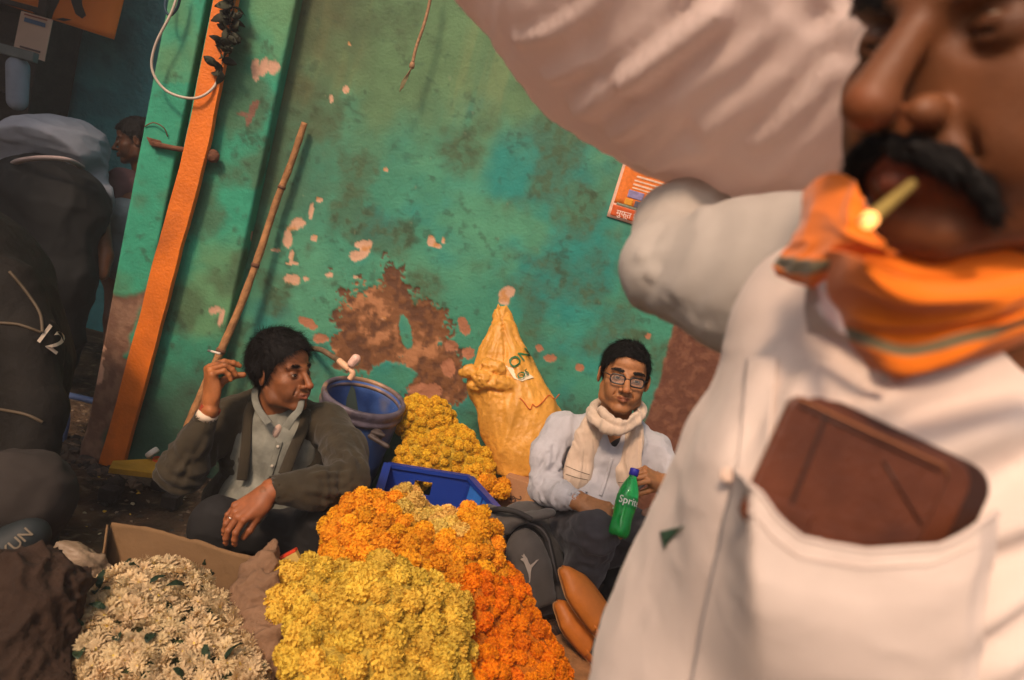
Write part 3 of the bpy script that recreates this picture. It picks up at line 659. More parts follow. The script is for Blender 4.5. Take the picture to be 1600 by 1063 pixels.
M_cb = mat('card_blue', (.06, .13, .25), .6); M_cg = mat('card_print', (.13, .09, .09), .7)
al_sheet('blue_strip', [(38.5, 27), (71, 36.5), (70, 43), (37, 33.5)], 4.352, M_cb, cr, .002, 2, sm=False)
al_sheet('print_line', [(38, 21), (74, 31), (73.6, 33), (37.5, 23)], 4.352, mat('card_red', (.3, .07, .05), .7), cr, .002, 2, sm=False)
al_sheet('print_line', [(31, 71), (63, 80), (62.5, 83), (30.5, 74)], 4.352, M_cg, cr, .002, 2, sm=False); al_sheet('print_line', [(39, 79), (61, 85), (60.7, 86.5), (38.7, 80.5)], 4.352, M_cg, cr, .002, 2, sm=False)
al_poly('mark', [(30, 77), (33, 76), (36, 79), (34, 83), (30, 81)], 4.352, M_cg, cr)

# dark cupboard and pale cloth at the alley's left edge
cp = thing('dark_cupboard', 'dark wooden shelf unit at the far left edge of the alley', 'shelf', tuple(onal(10, 230, 4.4) * [1, 1, 0]))
M_dk = mat('dark_wood', (.035, .026, .022), .7, var=.3, vscale=12, bump=.3, bscale=40)
c0 = onal(-40, 100, 4.45)
add('side_panel', box((onal(62, 150, 4.45)[0] - .02, 4.55, 1.0), (.05, .36, 2.0), None, .004), M_dk, cp, smooth=False)
add('back_panel', box((onal(62, 150, 4.45)[0] - .75, 4.72, 1.0), (1.45, .02, 2.0)), M_dk, cp, smooth=False)
for z in (.05, .55, 1.02, 1.40, 1.9): add('shelf', box((onal(62, 150, 4.45)[0] - .76, 4.55, z), (1.42, .34, .03), None, .004), M_dk, cp, smooth=False)
pz = onal(28, 160, 4.15)
F_ = Field(pz + [-.2, -.12, -.25], pz + [.2, .12, .45], .012); F_.cap(onal(27, 158, 4.15), onal(28, 105, 4.15), .055, .06, .02)
sh = add('pale_cloth_bundle', F_.mesh(), mat('pale_cloth', (.30, .34, .42), .9, var=.15), None); tag(sh, 'pale blue upright cloth roll standing in front of the dark shelf unit', 'cloth roll')
st_ = add('grey_board', box(onal(8, 78, 4.12), (.36, .05, .055), rotm(0, .0, 0), .006), mat('grey_board', (.16, .18, .18), .7), None, smooth=False); tag(st_, 'grey board lying across the shelf unit beside the card', 'board')

# blue pipe frame at the pillar's foot
bp_ = thing('blue_pipe', 'thin blue water pipe bent over at the foot of the pillar', 'pipe', tuple(G(93, 690)))
tk('pipe', [G(93, 690) + [0, .02, -.02], G(93, 690) + [0, .02, .1], P(100, 622, 3.15), P(106, 618, 3.15), P(150, 628, 3.08)], .014, mat('blue_pvc', (.10, .15, .30), .4, var=.15), bp_, n=30, seg=12)

# water tap on its iron pipe
tp = thing('water_tap', 'cream plastic tap on a rusty pipe above the blue barrel', 'tap', tuple(onwall(545, 575, .1)))
M_cream = mat('cream_plastic', (.78, .46, .28), .35, var=.08, vscale=40, spec=.5)
tk('pipe', [onwall(488, 545, .02), onwall(498, 546, .10), onwall(506, 549, .16), P(522, 559, 2.92), P(533, 566, 2.86)], .0115, mat('old_pipe', (.16, .10, .055), .7, var=.4, vscale=50, bump=.4, bscale=120), tp, n=24, seg=12)
tk('tap_body', [P(530, 564, 2.87), P(538, 571, 2.85), P(546, 577, 2.84)], [.014] * 20 if False else .0135, M_cream, tp, n=12, seg=14)
tk('spout', [P(543, 574, 2.845), P(549, 579, 2.84), P(551, 585, 2.84), P(546, 593, 2.84)], .0115, M_cream, tp, n=16, seg=14)
tk('valve_stem', [P(542, 575, 2.84), P(548, 568, 2.835)], .009, M_cream, tp, n=5, seg=12)
F_ = Field(P(553, 564, 2.83) - .04, P(553, 564, 2.83) + .04, .0018); hx = P(560, 556, 2.83) - P(547, 571, 2.83); hx /= np.linalg.norm(hx)
F_.cap(P(550, 568, 2.83), P(556, 561, 2.83), .0175, .019, .004)
for k in range(7):
    a = k * 2 * math.pi / 7; fr = frame(hx); o_ = fr[:, 0] * math.cos(a) + fr[:, 1] * math.sin(a); F_.cap(P(549, 569, 2.83) + o_ * .021, P(558, 559, 2.83) + o_ * .022, .0035, .0035, .003, 'sub')
add('tap_handle', F_.mesh(), mat('pink_plastic', (.80, .50, .40), .35, var=.05), tp)

# ------------------------------------------------------------------ blue barrel
M_blue = mat('blue_barrel_plastic', (.035, .085, .27), .45, var=.25, vscale=7, bump=.08, bscale=60, blotch=((.16, .15, .17), 5, .58, .78))
M_rim = mat('worn_rim', (.12, .10, .13), .5, metal=.2, var=.4, vscale=18, bump=.2, bscale=80, blotch=((.32, .19, .11), 7, .45, .65))
bc = P(570, 618, 2.86); ax_ = np.array([.075, -.17, 1.]); ax_ /= np.linalg.norm(ax_); Rb = frame(ax_)
bl_ = thing('blue_barrel', 'open blue plastic barrel with a worn rim under the tap', 'barrel', (bc[0], bc[1], 0))
hb = bc[2] / ax_[2] + .0
prof = [(.145, -hb), (.150, -hb + .02), (.150, -hb + .2), (.148, -.20), (.153, -.12), (.155, -.075), (.150, -.06)]
prof = [(.112, -hb), (.118, -hb + .02), (.128, -hb + .15), (.141, -.27), (.144, -.262), (.141, -.254), (.152, -.16), (.157, -.09), (.156, -.055), (.158, -.03), (.158, -.012), (.150, -.012), (.148, -.06), (.145, -.1), (.138, -.25), (.118, -hb + .16), (.105, -hb + .03), (0.001, -hb + .03)]
add('barrel_body', lathe(prof, 64, Rb, bc), M_blue, bl_)
add('rim', lathe([(.158, -.062), (.166, -.060), (.170, -.050), (.168, -.040), (.164, -.036), (.167, -.028), (.170, -.014), (.168, .0), (.160, .004), (.152, .002), (.150, -.008), (.154, -.02), (.1575, -.04), (.158, -.062)], 72, Rb, bc), M_rim, bl_)
add('inner_lip', lathe([(.152, -.02), (.148, -.022), (.146, -.03), (.149, -.036), (.153, -.034)], 72, Rb, bc), M_rim, bl_)
hp = P(590, 686, 2.72)
Fh = Field(hp - .09, hp + .09, .003); Fh.ell(hp + [-.008, .01, .012], (.026, .014, .024), None, .006)
Fh.cap(hp + [-.03, -.005, .004], hp + [.045, -.02, -.012], .0095, .010, .006); Fh.cap(hp + [-.025, 0, .02], hp + [.02, -.01, .022], .008, .008, .005); Fh.cap(hp + [-.01, -.018, .012], hp + [.018, -.024, .010], .006, .005, .003, 'sub')
add('handle', Fh.mesh(), mat('dark_handle', (.055, .040, .035), .55, var=.4, vscale=40), bl_)
sc_ = add('scoop', displace(prism([(-.03, -.08), (.03, -.08), (.012, .035), (-.002, .05), (-.02, .0)], .004, frame(-FWD, RGT), P(550, 622, 2.84)), lambda p: 0 * p[:, 0]), mat('dark_plastic', (.02, .035, .03), .5), None, smooth=False)
tag(sc_, 'dark plastic sheet end standing inside the open blue barrel', 'scoop')

# ------------------------------------------------------------------ blue crate
M_crate = mat('crate_plastic', (.008, .035, .26), .42, var=.12, vscale=6, spec=.5, blotch=((.02, .06, .33), 9, .6, .8)); M_lit_cell = mat('lit_crate_cell', (.03, .17, .60), .45, var=.12, vscale=8)  # cells a lighter blue, painting in light that comes through the plastic
ct = thing('blue_crate', 'deep blue plastic crate with a hand slot beside the marigold heap', 'crate', (-.12, 2.35, 0))
BL, BR, FR, FL = P(607, 726, 2.62), P(733, 746, 2.62), P(792, 812, 2.30), P(588, 790, 2.30)
cz = lambda q: np.array([q[0] * .86 + -.1 * .14, q[1] * .9 + 2.36 * .1, .0])
def panel(a, b, slot=None, cells=(), name='side_panel', t=.008):
    """flaring crate wall between top corners a and b down to the base, with rim lip, hand slot and ribs"""
    a0, b0 = cz(a), cz(b); X = lambda s, h: (a * (1 - s) + b * s) * (1 - h) + (a0 * (1 - s) + b0 * s) * h      # h: 0 top, 1 bottom
    ss = [0, 1]; hs = [0, 1]
    if slot: ss = [0, slot[0], slot[1], 1]; hs = [0, slot[2], slot[3], 1]
    nrm = np.cross(b - a, a0 - a); nrm /= np.linalg.norm(nrm); V, Fs = [], []
    def slabq(s0, s1, h0, h1, o0, o1):
        k = len(V)
        for o in (o0, o1):
            for s, h in ((s0, h0), (s1, h0), (s1, h1), (s0, h1)): V.append(X(s, h) + nrm * o)
        Fs.extend([tuple(k + i for i in q) for q in ((0, 1, 2, 3), (7, 6, 5, 4), (0, 4, 5, 1), (1, 5, 6, 2), (2, 6, 7, 3), (3, 7, 4, 0))])
    for i in range(len(ss) - 1):
        for j in range(len(hs) - 1):
            if slot and i == 1 and j == 1: continue
            slabq(ss[i], ss[i + 1], hs[j], hs[j + 1], 0, t)
    slabq(-.01, 1.01, -.012, .022, -.010, t + .010)
    for s in (.33, .66): slabq(s - .01, s + .01, .34, .98, -.003, -.0002)
    for h in (.34, .55, .78): slabq(0.02, .98, h - .008, h + .008, -.004, -.0003)
    p_ = add(name, (np.array(V), Fs), M_crate, ct, smooth=False)
    for (s0, s1, h0, h1) in cells:
        V, Fs = [], []; slabq(s0, s1, h0, h1, -.0030, -.0012); slabq(s0, s1, h0, h1, t + .0012, t + .003); c_ = link('cell', new_mesh('cell', np.array(V), Fs, False, None, M_lit_cell), p_)
panel(BL, BR, (.36, .58, .10, .22))
panel(BR, FR, None, [(.10, .42, .03 + k * .16, .16 + k * .16) for k in range(5)] + [(.46, .74, .03 + k * .16, .16 + k * .16) for k in range(5)])
panel(FL, BL, None, [(.5, .8, .04 + k * .14, .14 + k * .14) for k in range(4)])
panel(FR, FL)
bs = np.array([cz(BL), cz(BR), cz(FR), cz(FL)]); add('base', (np.vstack([bs + [0, 0, .003], bs + [0, 0, .018]]), [(3, 2, 1, 0), (4, 5, 6, 7), (0, 1, 5, 4), (1, 2, 6, 5), (2, 3, 7, 6), (3, 0, 4, 7)]), M_crate, ct, smooth=False)

# ------------------------------------------------------------------ yellow plastic sack against the wall
M_sack = mat('yellow_sack_plastic', (.64, .30, .045), .42, var=.18, vscale=10, bump=.25, bscale=45, weave=.08, wscale=1500, spec=.5)
M_green = mat('green_print', (.035, .16, .06), .6); M_thread = mat('orange_thread', (.6, .10, .02), .7)
d0 = 2.93
Fs_ = Field(P(790, 620, d0) - [.26, .20, .44], P(790, 620, d0) + [.36, .16, .42], .0062)
body = [((783, 492), 15, 2.99), ((788, 520), 20, 2.98), ((790, 560), 29, 2.96), ((800, 605), 44, 2.93), ((810, 650), 58, 2.90), ((822, 700), 54, 2.87), ((818, 735), 42, 2.86)]
for (a, ra, da), (b, rb, db) in zip(body[:-1], body[1:]): Fs_.cap(P(*a, da), P(*b, db), px(ra, da), px(rb, db), .03, flat=(FWD, .62))
Fs_.cap(P(776, 520, 2.96), P(765, 600, 2.93), px(14, 3), px(30, 3), .03, flat=(FWD, .7)); Fs_.cap(P(765, 600, 2.9), P(800, 700, 2.88), px(30, 2.9), px(30, 2.9), .03, flat=(FWD, .8))
Fs_.cap(P(840, 640, 2.93), P(868, 690, 2.9), px(24, 3), px(30, 3), .03, flat=(FWD, .7))
for q_, r_ in (((757, 592, 2.84), (.052, .04, .034)), ((788, 600, 2.84), (.045, .03, .026)), ((736, 580, 2.87), (.030, .03, .022)), ((770, 575, 2.86), (.045, .03, .030)), ((745, 605, 2.86), (.035, .03, .02)), ((724, 582, 2.88), (.016, .02, .012))): Fs_.ell(P(*q_), r_, None, .012)
Fs_.cut(P(795, 741, 2.86), P(795, 790, 2.86) - P(795, 741, 2.86))
sv = Fs_.mesh(1)
ax0 = P(783, 500, 2.95); axd = P(815, 720, 2.95) - ax0; axd /= np.linalg.norm(axd)
def sackfold(p):
    q = p - ax0; t = q @ axd; r = q - t[:, None] * axd; ang = np.arctan2(r @ RGT, -(r @ FWD)); w = sstep(.55, .1, t)
    a = ridged(np.stack([ang * 2.4, t * 3.2, ang * 0 + .3], -1), 3, 5) * .012 * (.35 + w) + ridged(np.stack([ang * 1.2 + t * 4, t * 2.5, ang * 0], -1), 3, 9) * .012 + fbm(p * 60, 2, 3) * .0015
    m_ = np.exp(-(((p - P(762, 590, 2.82)) ** 2).sum(1) / .085 ** 2)); w_ = fbm(p * 14, 2, 6)[:, None] * .35
    return a - .006 + m_ * (ridged(p * np.array([26, 26, 34]) + w_ * 3, 3, 8) - .35) * .022
sv = displace(sv, sackfold)
sk = thing('yellow_sack', 'yellow woven plastic sack with green lettering leaning on the green wall', 'sack', tuple(P(820, 742, 2.9)))
add('sack_body', sv, M_sack, sk); tr = bvh(sv)
wt = add('white_patch', (drape([P(790, 572, 2.6), P(822, 582, 2.6), P(834, 590, 2.6), P(815, 596, 2.6), P(803, 592, 2.6)], tr, .003), [(0, 1, 2, 3, 4)]), mat('white_plastic', (.75, .62, .42), .5), sk, smooth=False)
def dirs(ang): a = math.radians(ang); return RGT * math.cos(a) + UPV * math.sin(a), -RGT * math.sin(a) + UPV * math.cos(a)
xd, yd = dirs(38); drape_print('lettering', text_mesh('ON', .058), P(812, 561, 2.8), xd, yd, tr, M_green, sk, .004)
xd, yd = dirs(30); drape_print('lettering', text_mesh('OS', .036), P(817, 586, 2.8), xd, yd, tr, M_green, sk, .007)
zz = [(812, 622), (818, 628), (828, 640), (832, 632), (838, 636), (848, 628), (858, 618), (866, 624), (874, 616)]
add('seam_thread', tube(drape(smooth_path([P(a, b, 2.7) for a, b in zz], 40), tr, .002), .0018, 5), M_thread, sk)

# ------------------------------------------------------------------ cartons under the sack and beside the second man
M_card = mat('corrugated_card', (.38, .19, .09), .88, var=.12, vscale=10, bump=.15, bscale=60)
M_cprint = mat('carton_print', (.09, .05, .035), .85)
def carton(c, s, yaw, label, prints=()):
    t = thing('cardboard_carton', label, 'carton', (c[0], c[1], c[2] - s[2] / 2), 'cardboard cartons below the yellow sack')
    R = rotm(0, 0, yaw); add('carton_body', displace((lambda q: (q[0], q[1]))(box(c, s, R, .004)), lambda p: fbm(p * 12, 2, 4) * .002), M_card, t, smooth=False)
    add('tape', box(np.array(c) + R @ [0, -s[1] / 2 - .0006, 0], (s[0] * .16, .0012, s[2] * .995), R), mat('brown_tape', (.42, .22, .10), .35), t, smooth=False)
    for (x, z, txt, sz) in prints:
        tv, tf = text_mesh(txt, sz); ca, sa = math.cos(math.radians(-60)), math.sin(math.radians(-60))
        v2 = np.stack([tv[:, 0] * ca - tv[:, 1] * sa + x, np.full(len(tv), -s[1] / 2 - .0016), tv[:, 0] * sa + tv[:, 1] * ca + z], 1) @ R.T + np.array(c)
        add('print', (v2, tf), M_cprint, t, smooth=False)
    return t
c1 = P(835, 790, 2.74); carton((c1[0], c1[1] + .1, c1[2] / 2 + .04), (.22, .22, c1[2] + .08), -.25, 'brown cardboard carton with dark print beside the second man', [(-.05, .11, 'भारत', .045), (-.02, .11, '25 KG', .04), (.02, .10, 'दिल्ली', .045)])
c2 = P(795, 800, 2.78); carton((c2[0] - .03, c2[1] + .13, c2[2] / 2 + .02), (.20, .22, c2[2] + .02), .12, 'plain brown carton between the blue crate and the printed carton')

# ------------------------------------------------------------------ backpack
M_pack = mat('grey_pack_fabric', (.070, .062, .058), .8, var=.15, vscale=20, weave=.25, wscale=1300, sheen=.2); M_packd = mat('dark_pack_fabric', (.028, .026, .026), .75, var=.15, weave=.25, wscale=1300)
bk = thing('backpack', 'grey backpack with a leaping cat emblem standing by the orange marigolds', 'backpack', tuple(P(850, 945, 2.28)))
dB = 2.26; up_b = P(830, 800, dB + .02) - P(862, 940, dB); up_b /= np.linalg.norm(up_b); fr_b = -FWD * .93 + np.array([0.25, 0, .2]); fr_b -= up_b * (fr_b @ up_b); fr_b /= np.linalg.norm(fr_b); sd_b = np.cross(up_b, fr_b)
Rk = np.stack([sd_b, fr_b, up_b], 1); cB = P(832, 875, 2.33)
Fk = Field(cB - .27, cB + .27, .005); Fk.ell(cB + up_b * .015 - fr_b * .02, (.098, .085, .165), Rk, .02); Fk.boxx(cB - up_b * .06 - fr_b * .02, (.095, .075, .12), Rk, .05, .03)
Fk.ell(cB + up_b * .13 - fr_b * .03 - sd_b * -.01, (.085, .06, .05), Rk, .03)
add('pack_body', displace(Fk.mesh(), lambda p: fbm(p * 18, 3, 12) * .006), M_pack, bk)
Fp = Field(cB - .27, cB + .27, .0042); cp2 = P(826, 886, 2.235); Fp.ell(cp2, (.072, .030, .122), Rk, .01); Fp.boxx(cp2 - up_b * .06, (.066, .026, .07), Rk, .025, .02)
pvf = displace(Fp.mesh(), lambda p: fbm(p * 22, 3, 14) * .003); add('front_pocket', pvf, M_pack, bk); tp_ = bvh(pvf)
arc = []
for i in range(41):
    a = math.pi * (i / 40) ; arc.append(cp2 + sd_b * math.cos(a) * .083 + up_b * (.05 + math.sin(a) * .085) + fr_b * -.012)
arc = [arc[0] - up_b * .12] + arc + [arc[-1] - up_b * .12]
add('zip_band', tube(smooth_path(arc, 80), .0125, 10, flat=1.0), M_packd, bk); add('zip', tube(smooth_path([q + fr_b * .012 for q in arc], 80), .0028, 6), mat('zip_grey', (.10, .09, .09), .5), bk)
Fl = Field(P(840, 800, 2.3) - .2, P(840, 800, 2.3) + .2, .005); Fl.cap(P(762, 795, 2.32), P(805, 812, 2.24), .022, .022, .02, flat=(UPV, .6)); Fl.cap(P(805, 812, 2.24), P(858, 802, 2.26), .030, .022, .02, flat=(UPV, .6)); Fl.cap(P(765, 805, 2.3), P(790, 822, 2.24), .03, .03, .02)
add('top_flap', displace(Fl.mesh(), lambda p: fbm(p * 20, 3, 15) * .006), M_pack, bk)
tk('haul_loop', [P(760, 800, 2.33), P(778, 796, 2.22), P(806, 800, 2.20), P(830, 812, 2.21)], .009, M_packd, bk)
cat = [(-.028, .052), (-.022, .050), (-.018, .058), (-.013, .050), (-.006, .040), (.000, .024), (.006, .016), (.018, .026), (.026, .034), (.036, .036), (.030, .030), (.020, .018), (.010, .006), (.007, -.008), (.006, -.030), (.004, -.046), (-.001, -.048), (.001, -.034), (-.002, -.016), (-.008, .002), (-.014, .018), (-.020, .030), (-.030, .036), (-.026, .040), (-.019, .042), (-.022, .046)]
cv = np.array([(x * .85, y * .85, 0) for x, y in cat]); xd, yd = sd_b, up_b
if xd @ RGT < 0: xd = -xd
drape_print('cat_emblem', (cv, [tuple(range(len(cat)))]), P(826, 890, 2.2), RGT, UPV, tp_, mat('emblem_grey', (.34, .29, .25), .5), bk, .003)

# ------------------------------------------------------------------ orange slippers leaning together, toes up
M_lea = mat('orange_leather', (.56, .165, .02), .48, var=.18, vscale=14, bump=.12, bscale=120, spec=.5); M_ins = mat('slipper_lining', (.055, .045, .035), .7); M_sole = mat('sole_edge', (.55, .27, .11), .6)
def slipper(heel, toe, nrm, W, label):
    t = thing('leather_slipper', label, 'slipper', tuple(heel), 'orange leather slippers leaning toe up')
    y = toe - heel; L_ = np.linalg.norm(y); y /= L_; nrm = np.asarray(nrm, float); nrm = nrm - y * (nrm @ y); nrm /= np.linalg.norm(nrm); x = np.cross(y, nrm); R = np.stack([x, y, nrm], 1)
    def wid(s): return W * (.30 + .20 * math.sin(math.pi * min(1, s * 1.1)) + .10 * sstep(.35, .75, s)) * math.sqrt(max(0, min(1, s / .12))) * math.sqrt(max(0.0, min(1, (1 - s) / .22)))
    S_ = np.linspace(0.004, .996, 30)
    pr = [(wid(s), s * L_) for s in S_] + [(-wid(s), s * L_) for s in S_[::-1]]
    add('sole', prism(pr, .011, R, heel), M_sole, t, smooth=False)
    g = []                                                           # vamp: closed toe with an oval opening toward the heel
    for i in range(26):
        s = .46 + .534 * i / 25; row = []
        for j in range(17):
            a = math.pi * j / 16; w = wid(s) * 1.05; hh = .045 * math.sqrt(max(0.0, 1 - ((s - .5) / .5) ** 2 * .88)) * (1 if s < .97 else .7)
            s2 = s - (.10 * (abs(math.cos(a))) ** 1.5 if i < 8 else 0) * (1 - i / 8); row.append(heel + R @ np.array([w * math.cos(a), s2 * L_, .009 + hh * math.sin(a) ** .8]))
        g.append(row)
    v, f = gridmesh(np.array(g)); add('vamp', thick((v, f), -.0025), M_lea, t)
    add('collar_stitch', tube(np.array(g[0]), .0022, 6), M_sole, t)
    g = []
    for i in range(20):                                               # low quarter wall round the heel
        s = -1 + 2 * i / 19; q = abs(s) * .42; w = wid(max(.012, q)) * 1.05 * (1 if s > 0 else -1); row = []
        for j in range(4): row.append(heel + R @ np.array([w, q * L_, .008 + .028 * j / 3]))
        g.append(row)
    v, f = gridmesh(np.array(g)); add('quarter', thick((v, f), .003), M_lea, t)
    pi_ = [(wid(s) * .86, s * L_) for s in S_[2:-3]] + [(-wid(s) * .86, s * L_) for s in S_[2:-3][::-1]]; add('insole', prism(pi_, .003, R, heel + nrm * .0105), M_ins, t, smooth=False)
    return t
nr = -FWD * .62 + RGT * .68 + UPV * .38
slipper(P(965, 1018, 2.13), P(872, 888, 2.12), nr, .092, 'orange leather slipper in front, its round toe pointing up')
slipper(P(950, 1046, 2.19), P(864, 942, 2.18), nr, .090, 'orange leather slipper behind, lying lower than the other one')
# crumpled dark plastic sheet the slippers rest on
M_pl = mat('brown_plastic_sheet', (.055, .032, .022), .25, var=.3, vscale=20, bump=.5, bscale=50, spec=.6)
gx = np.linspace(0, 1, 80); A_, B_ = np.meshgrid(gx, gx, indexing='ij')
o_ = P(850, 960, 2.32); g = o_ + A_[..., None] * np.array([.62, -.12, .0]) + B_[..., None] * np.array([-.05, -.62, -.22]); g[..., 2] += ridged(g * 7, 3, 44) * .03 - .02
v, f = gridmesh(g); o = add('plastic_sheet', thick((v, f), .004), M_pl, None); tag(o, 'crumpled dark brown plastic sheet under the orange slippers', 'plastic sheet')
cg = P(920, 1010, 2.3); wc_ = thing('wooden_box', 'low wooden box under the dark plastic sheet and the slippers', 'box', (cg[0], cg[1], 0))
add('box_body', box((cg[0] + .08, cg[1] - .03, .075), (.55, .5, .15), rotm(0, 0, -.15), .005), M_wood, wc_, smooth=False)

# ------------------------------------------------------------------ things on the ground at the left
M_yel = mat('yellow_board', (.42, .22, .015), .7, var=.25, vscale=12, bump=.2, bscale=50)
ty = thing('yellow_tray', 'yellow wooden board on dark feet lying on the dirt behind the first man', 'board', tuple(G(220, 775)))
q4 = [P(166, 754, 2.75), P(168, 744, 2.82), P(248, 736, 2.86), P(272, 768, 2.66)]
q4 = [np.array([a[0], a[1], .115]) for a in (G(166, 755, .055), G(172, 743, .055), G(262, 737, .055), G(282, 768, .055))]
n4 = len(q4); add('tray_top', (np.vstack([np.array(q4), np.array(q4) - [0, 0, .02]]), [(0, 1, 2, 3)[::-1], (4, 5, 6, 7), (0, 1, 5, 4), (1, 2, 6, 5), (2, 3, 7, 6), (3, 0, 4, 7)]), M_yel, ty, smooth=False)
cen = np.mean(q4, 0)
for q in q4:
    c = cen + (q - cen) * .84; add('foot', box((c[0], c[1], .012), (.06, .06, .05), None, .004), M_dk, ty, smooth=False)
ob = thing('small_orange_jar', 'small orange jar with a white lid on the yellow board', 'jar', tuple(q4[2]))
jc = G(243, 742, .055); M_oj = mat('orange_plastic', (.62, .10, .02), .4)
add('jar_body', lathe([(0, 0), (.026, 0), (.030, .006), (.030, .05), (.022, .06), (.022, .07)], 24, None, jc), M_oj, ob); add('lid', lathe([(0, 0), (.024, 0), (.026, .004), (.026, .018), (.022, .022), (0, .022)], 24, rotm(0, -.9, 0), jc + [-.022, 0, .078]), mat('white_lid', (.6, .55, .48), .4), ob)
add('label_band', lathe([(.0308, .018), (.0308, .038)], 24, None, jc), mat('jar_label', (.72, .22, .05), .5), ob)

# open cardboard box: the far wall and its left return
bx = thing('cardboard_box', 'torn open cardboard box standing behind the white chrysanthemums', 'box', tuple(G(300, 1000)))
def sheet4(name, cs, material, parent, th=.005, n=26, amp=.004, seed=0, fold=None):
    a = [np.asarray(c, float) for c in cs]; s = np.linspace(0, 1, n)[:, None, None]; t = np.linspace(0, 1, n)[None, :, None]
    g = (a[0] * (1 - s) + a[1] * s) * (1 - t) + (a[3] * (1 - s) + a[2] * s) * t
    nn = np.cross(a[1] - a[0], a[3] - a[0]); nn /= np.linalg.norm(nn); g = g + nn * (fbm(g * 7, 3, seed) * amp + (fold(s, t)[..., 0] if fold else 0))[..., None]
    e = fbm(g * 30, 3, seed + 5) * .006; g[:, 0] += UPV * e[:, 0, None]
    v, f = gridmesh(g); return add(name, thick((v, f), th), material, parent)
M_box = mat('box_card', (.20, .115, .052), .9, var=.14, vscale=6, bump=.12, bscale=70)
tl, tm, tr_ = P(176, 815, 1.98), P(300, 836, 1.94), P(412, 868, 1.86)
down = np.array([0, 0, -.30])
sheet4('far_wall', [tl, tr_, tr_ + down, tl + down], M_box, bx, amp=.012, seed=3, fold=lambda s, t: (.018 * np.sin(s * 5) * (1 - t)) )
sheet4('side_wall', [tl + (-.0, -.012, 0), P(140, 1000, 1.75) , P(140, 1000, 1.75) + [0, 0, -.14], tl + down], M_box, bx, amp=.01, seed=4)
# small packet
pk = thing('small_packet', 'small red edged cream packet beside the yellow marigolds', 'packet', tuple(P(455, 895, 1.8)))
kc = P(459, 885, 1.80); xk, yk = dirs(28); Rk2 = np.stack([xk, yk, np.cross(xk, yk)], 1)
add('packet_body', box(kc, (.050, .062, .02), Rk2, .002), mat('packet_cream', (.52, .36, .10), .6, var=.1), pk, smooth=False)
add('red_edge', box(kc + yk * .0345 , (.051, .007, .021), Rk2, .001), mat('packet_red', (.6, .05, .015), .5), pk, smooth=False); add('print', box(kc + Rk2[:, 2] * .0102 - yk * .008, (.024, .012, .001), Rk2), M_cprint, pk, smooth=False)

# crumpled cloths and gunny around the chrysanthemums
M_gun = mat('gunny_cloth', (.22, .125, .07), .95, var=.2, vscale=9, bump=.3, bscale=70, weave=.35, wscale=1100); M_brn = mat('brown_cloth', (.036, .019, .011), .95, var=.3, vscale=8, bump=.3, bscale=60, weave=.3, wscale=1000)
M_poly = mat('dull_plastic_bag', (.24, .17, .11), .45, var=.2, vscale=12, bump=.3, bscale=40)
def cloth_lump(name, label, cat, blobs, m, amp=.014, fs=6., h=.007, seed=0, k=.03, st=(1, 1, 1)):
    P0 = np.array([b[0] for b in blobs]); r = max(max(np.atleast_1d(b[1])) for b in blobs) + .05
    F_ = Field(P0.min(0) - r, P0.max(0) + r, h)
    for c, rr in blobs: F_.ell(c, rr, None, k)
    def fn(p):
        w = np.stack([fbm(p * 5, 2, seed + q) for q in range(3)], 1) * .09; return (ridged((p + w) * fs * np.array(st), 2, seed) ** 2 * np.sign(ridged((p + w) * fs * np.array(st), 2, seed)) * 1.5 - .4) * amp + (ridged((p + w * .6) * fs * 2.7, 3, seed + 9) - .3) * amp * .45 + fbm(p * 40, 2, seed) * .0012
    mv = displace(F_.mesh(), fn)
    o = add(name, mv, m, None); return tag(o, label, cat)
cloth_lump('gunny_sack', 'folded brown gunny sack between the white and the yellow flowers', 'sack', [(P(408, 915, 1.74), (.055, .05, .10)), (P(420, 880, 1.78), (.03, .03, .07)), (P(395, 960, 1.66), (.08, .06, .10)), (P(405, 1020, 1.58), (.08, .07, .09)), (P(380, 1060, 1.55), (.10, .08, .07)), (P(418, 1050, 1.55), (.05, .06, .09))], M_gun, .024, 13, seed=5, st=(1, 1, .28))
cloth_lump('brown_cloth', 'crumpled dark brown cloth in the lower left corner', 'cloth', [(P(40, 930, 1.45), (.12, .10, .09)), (P(0, 990, 1.4), (.14, .10, .10)), (P(35, 1000, 1.42), (.10, .08, .08)), (P(20, 1060, 1.35), (.12, .08, .07)), (P(60, 905, 1.62), (.07, .06, .05)), (P(-60, 1080, 1.35), (.15, .1, .12))], M_brn, .020, 12, h=.006, seed=15, st=(1, .55, 1))
cloth_lump('plastic_bag', 'dull white plastic bag lying left of the cardboard box', 'bag', [(P(112, 868, 1.72), (.038, .04, .035)), (P(122, 895, 1.70), (.06, .05, .05)), (P(150, 910, 1.72), (.05, .05, .04)), (P(138, 872, 1.75), (.02, .02, .018)), (P(95, 905, 1.68), (.05, .04, .04))], M_poly, .012, 12, h=.005, seed=25, k=.02)
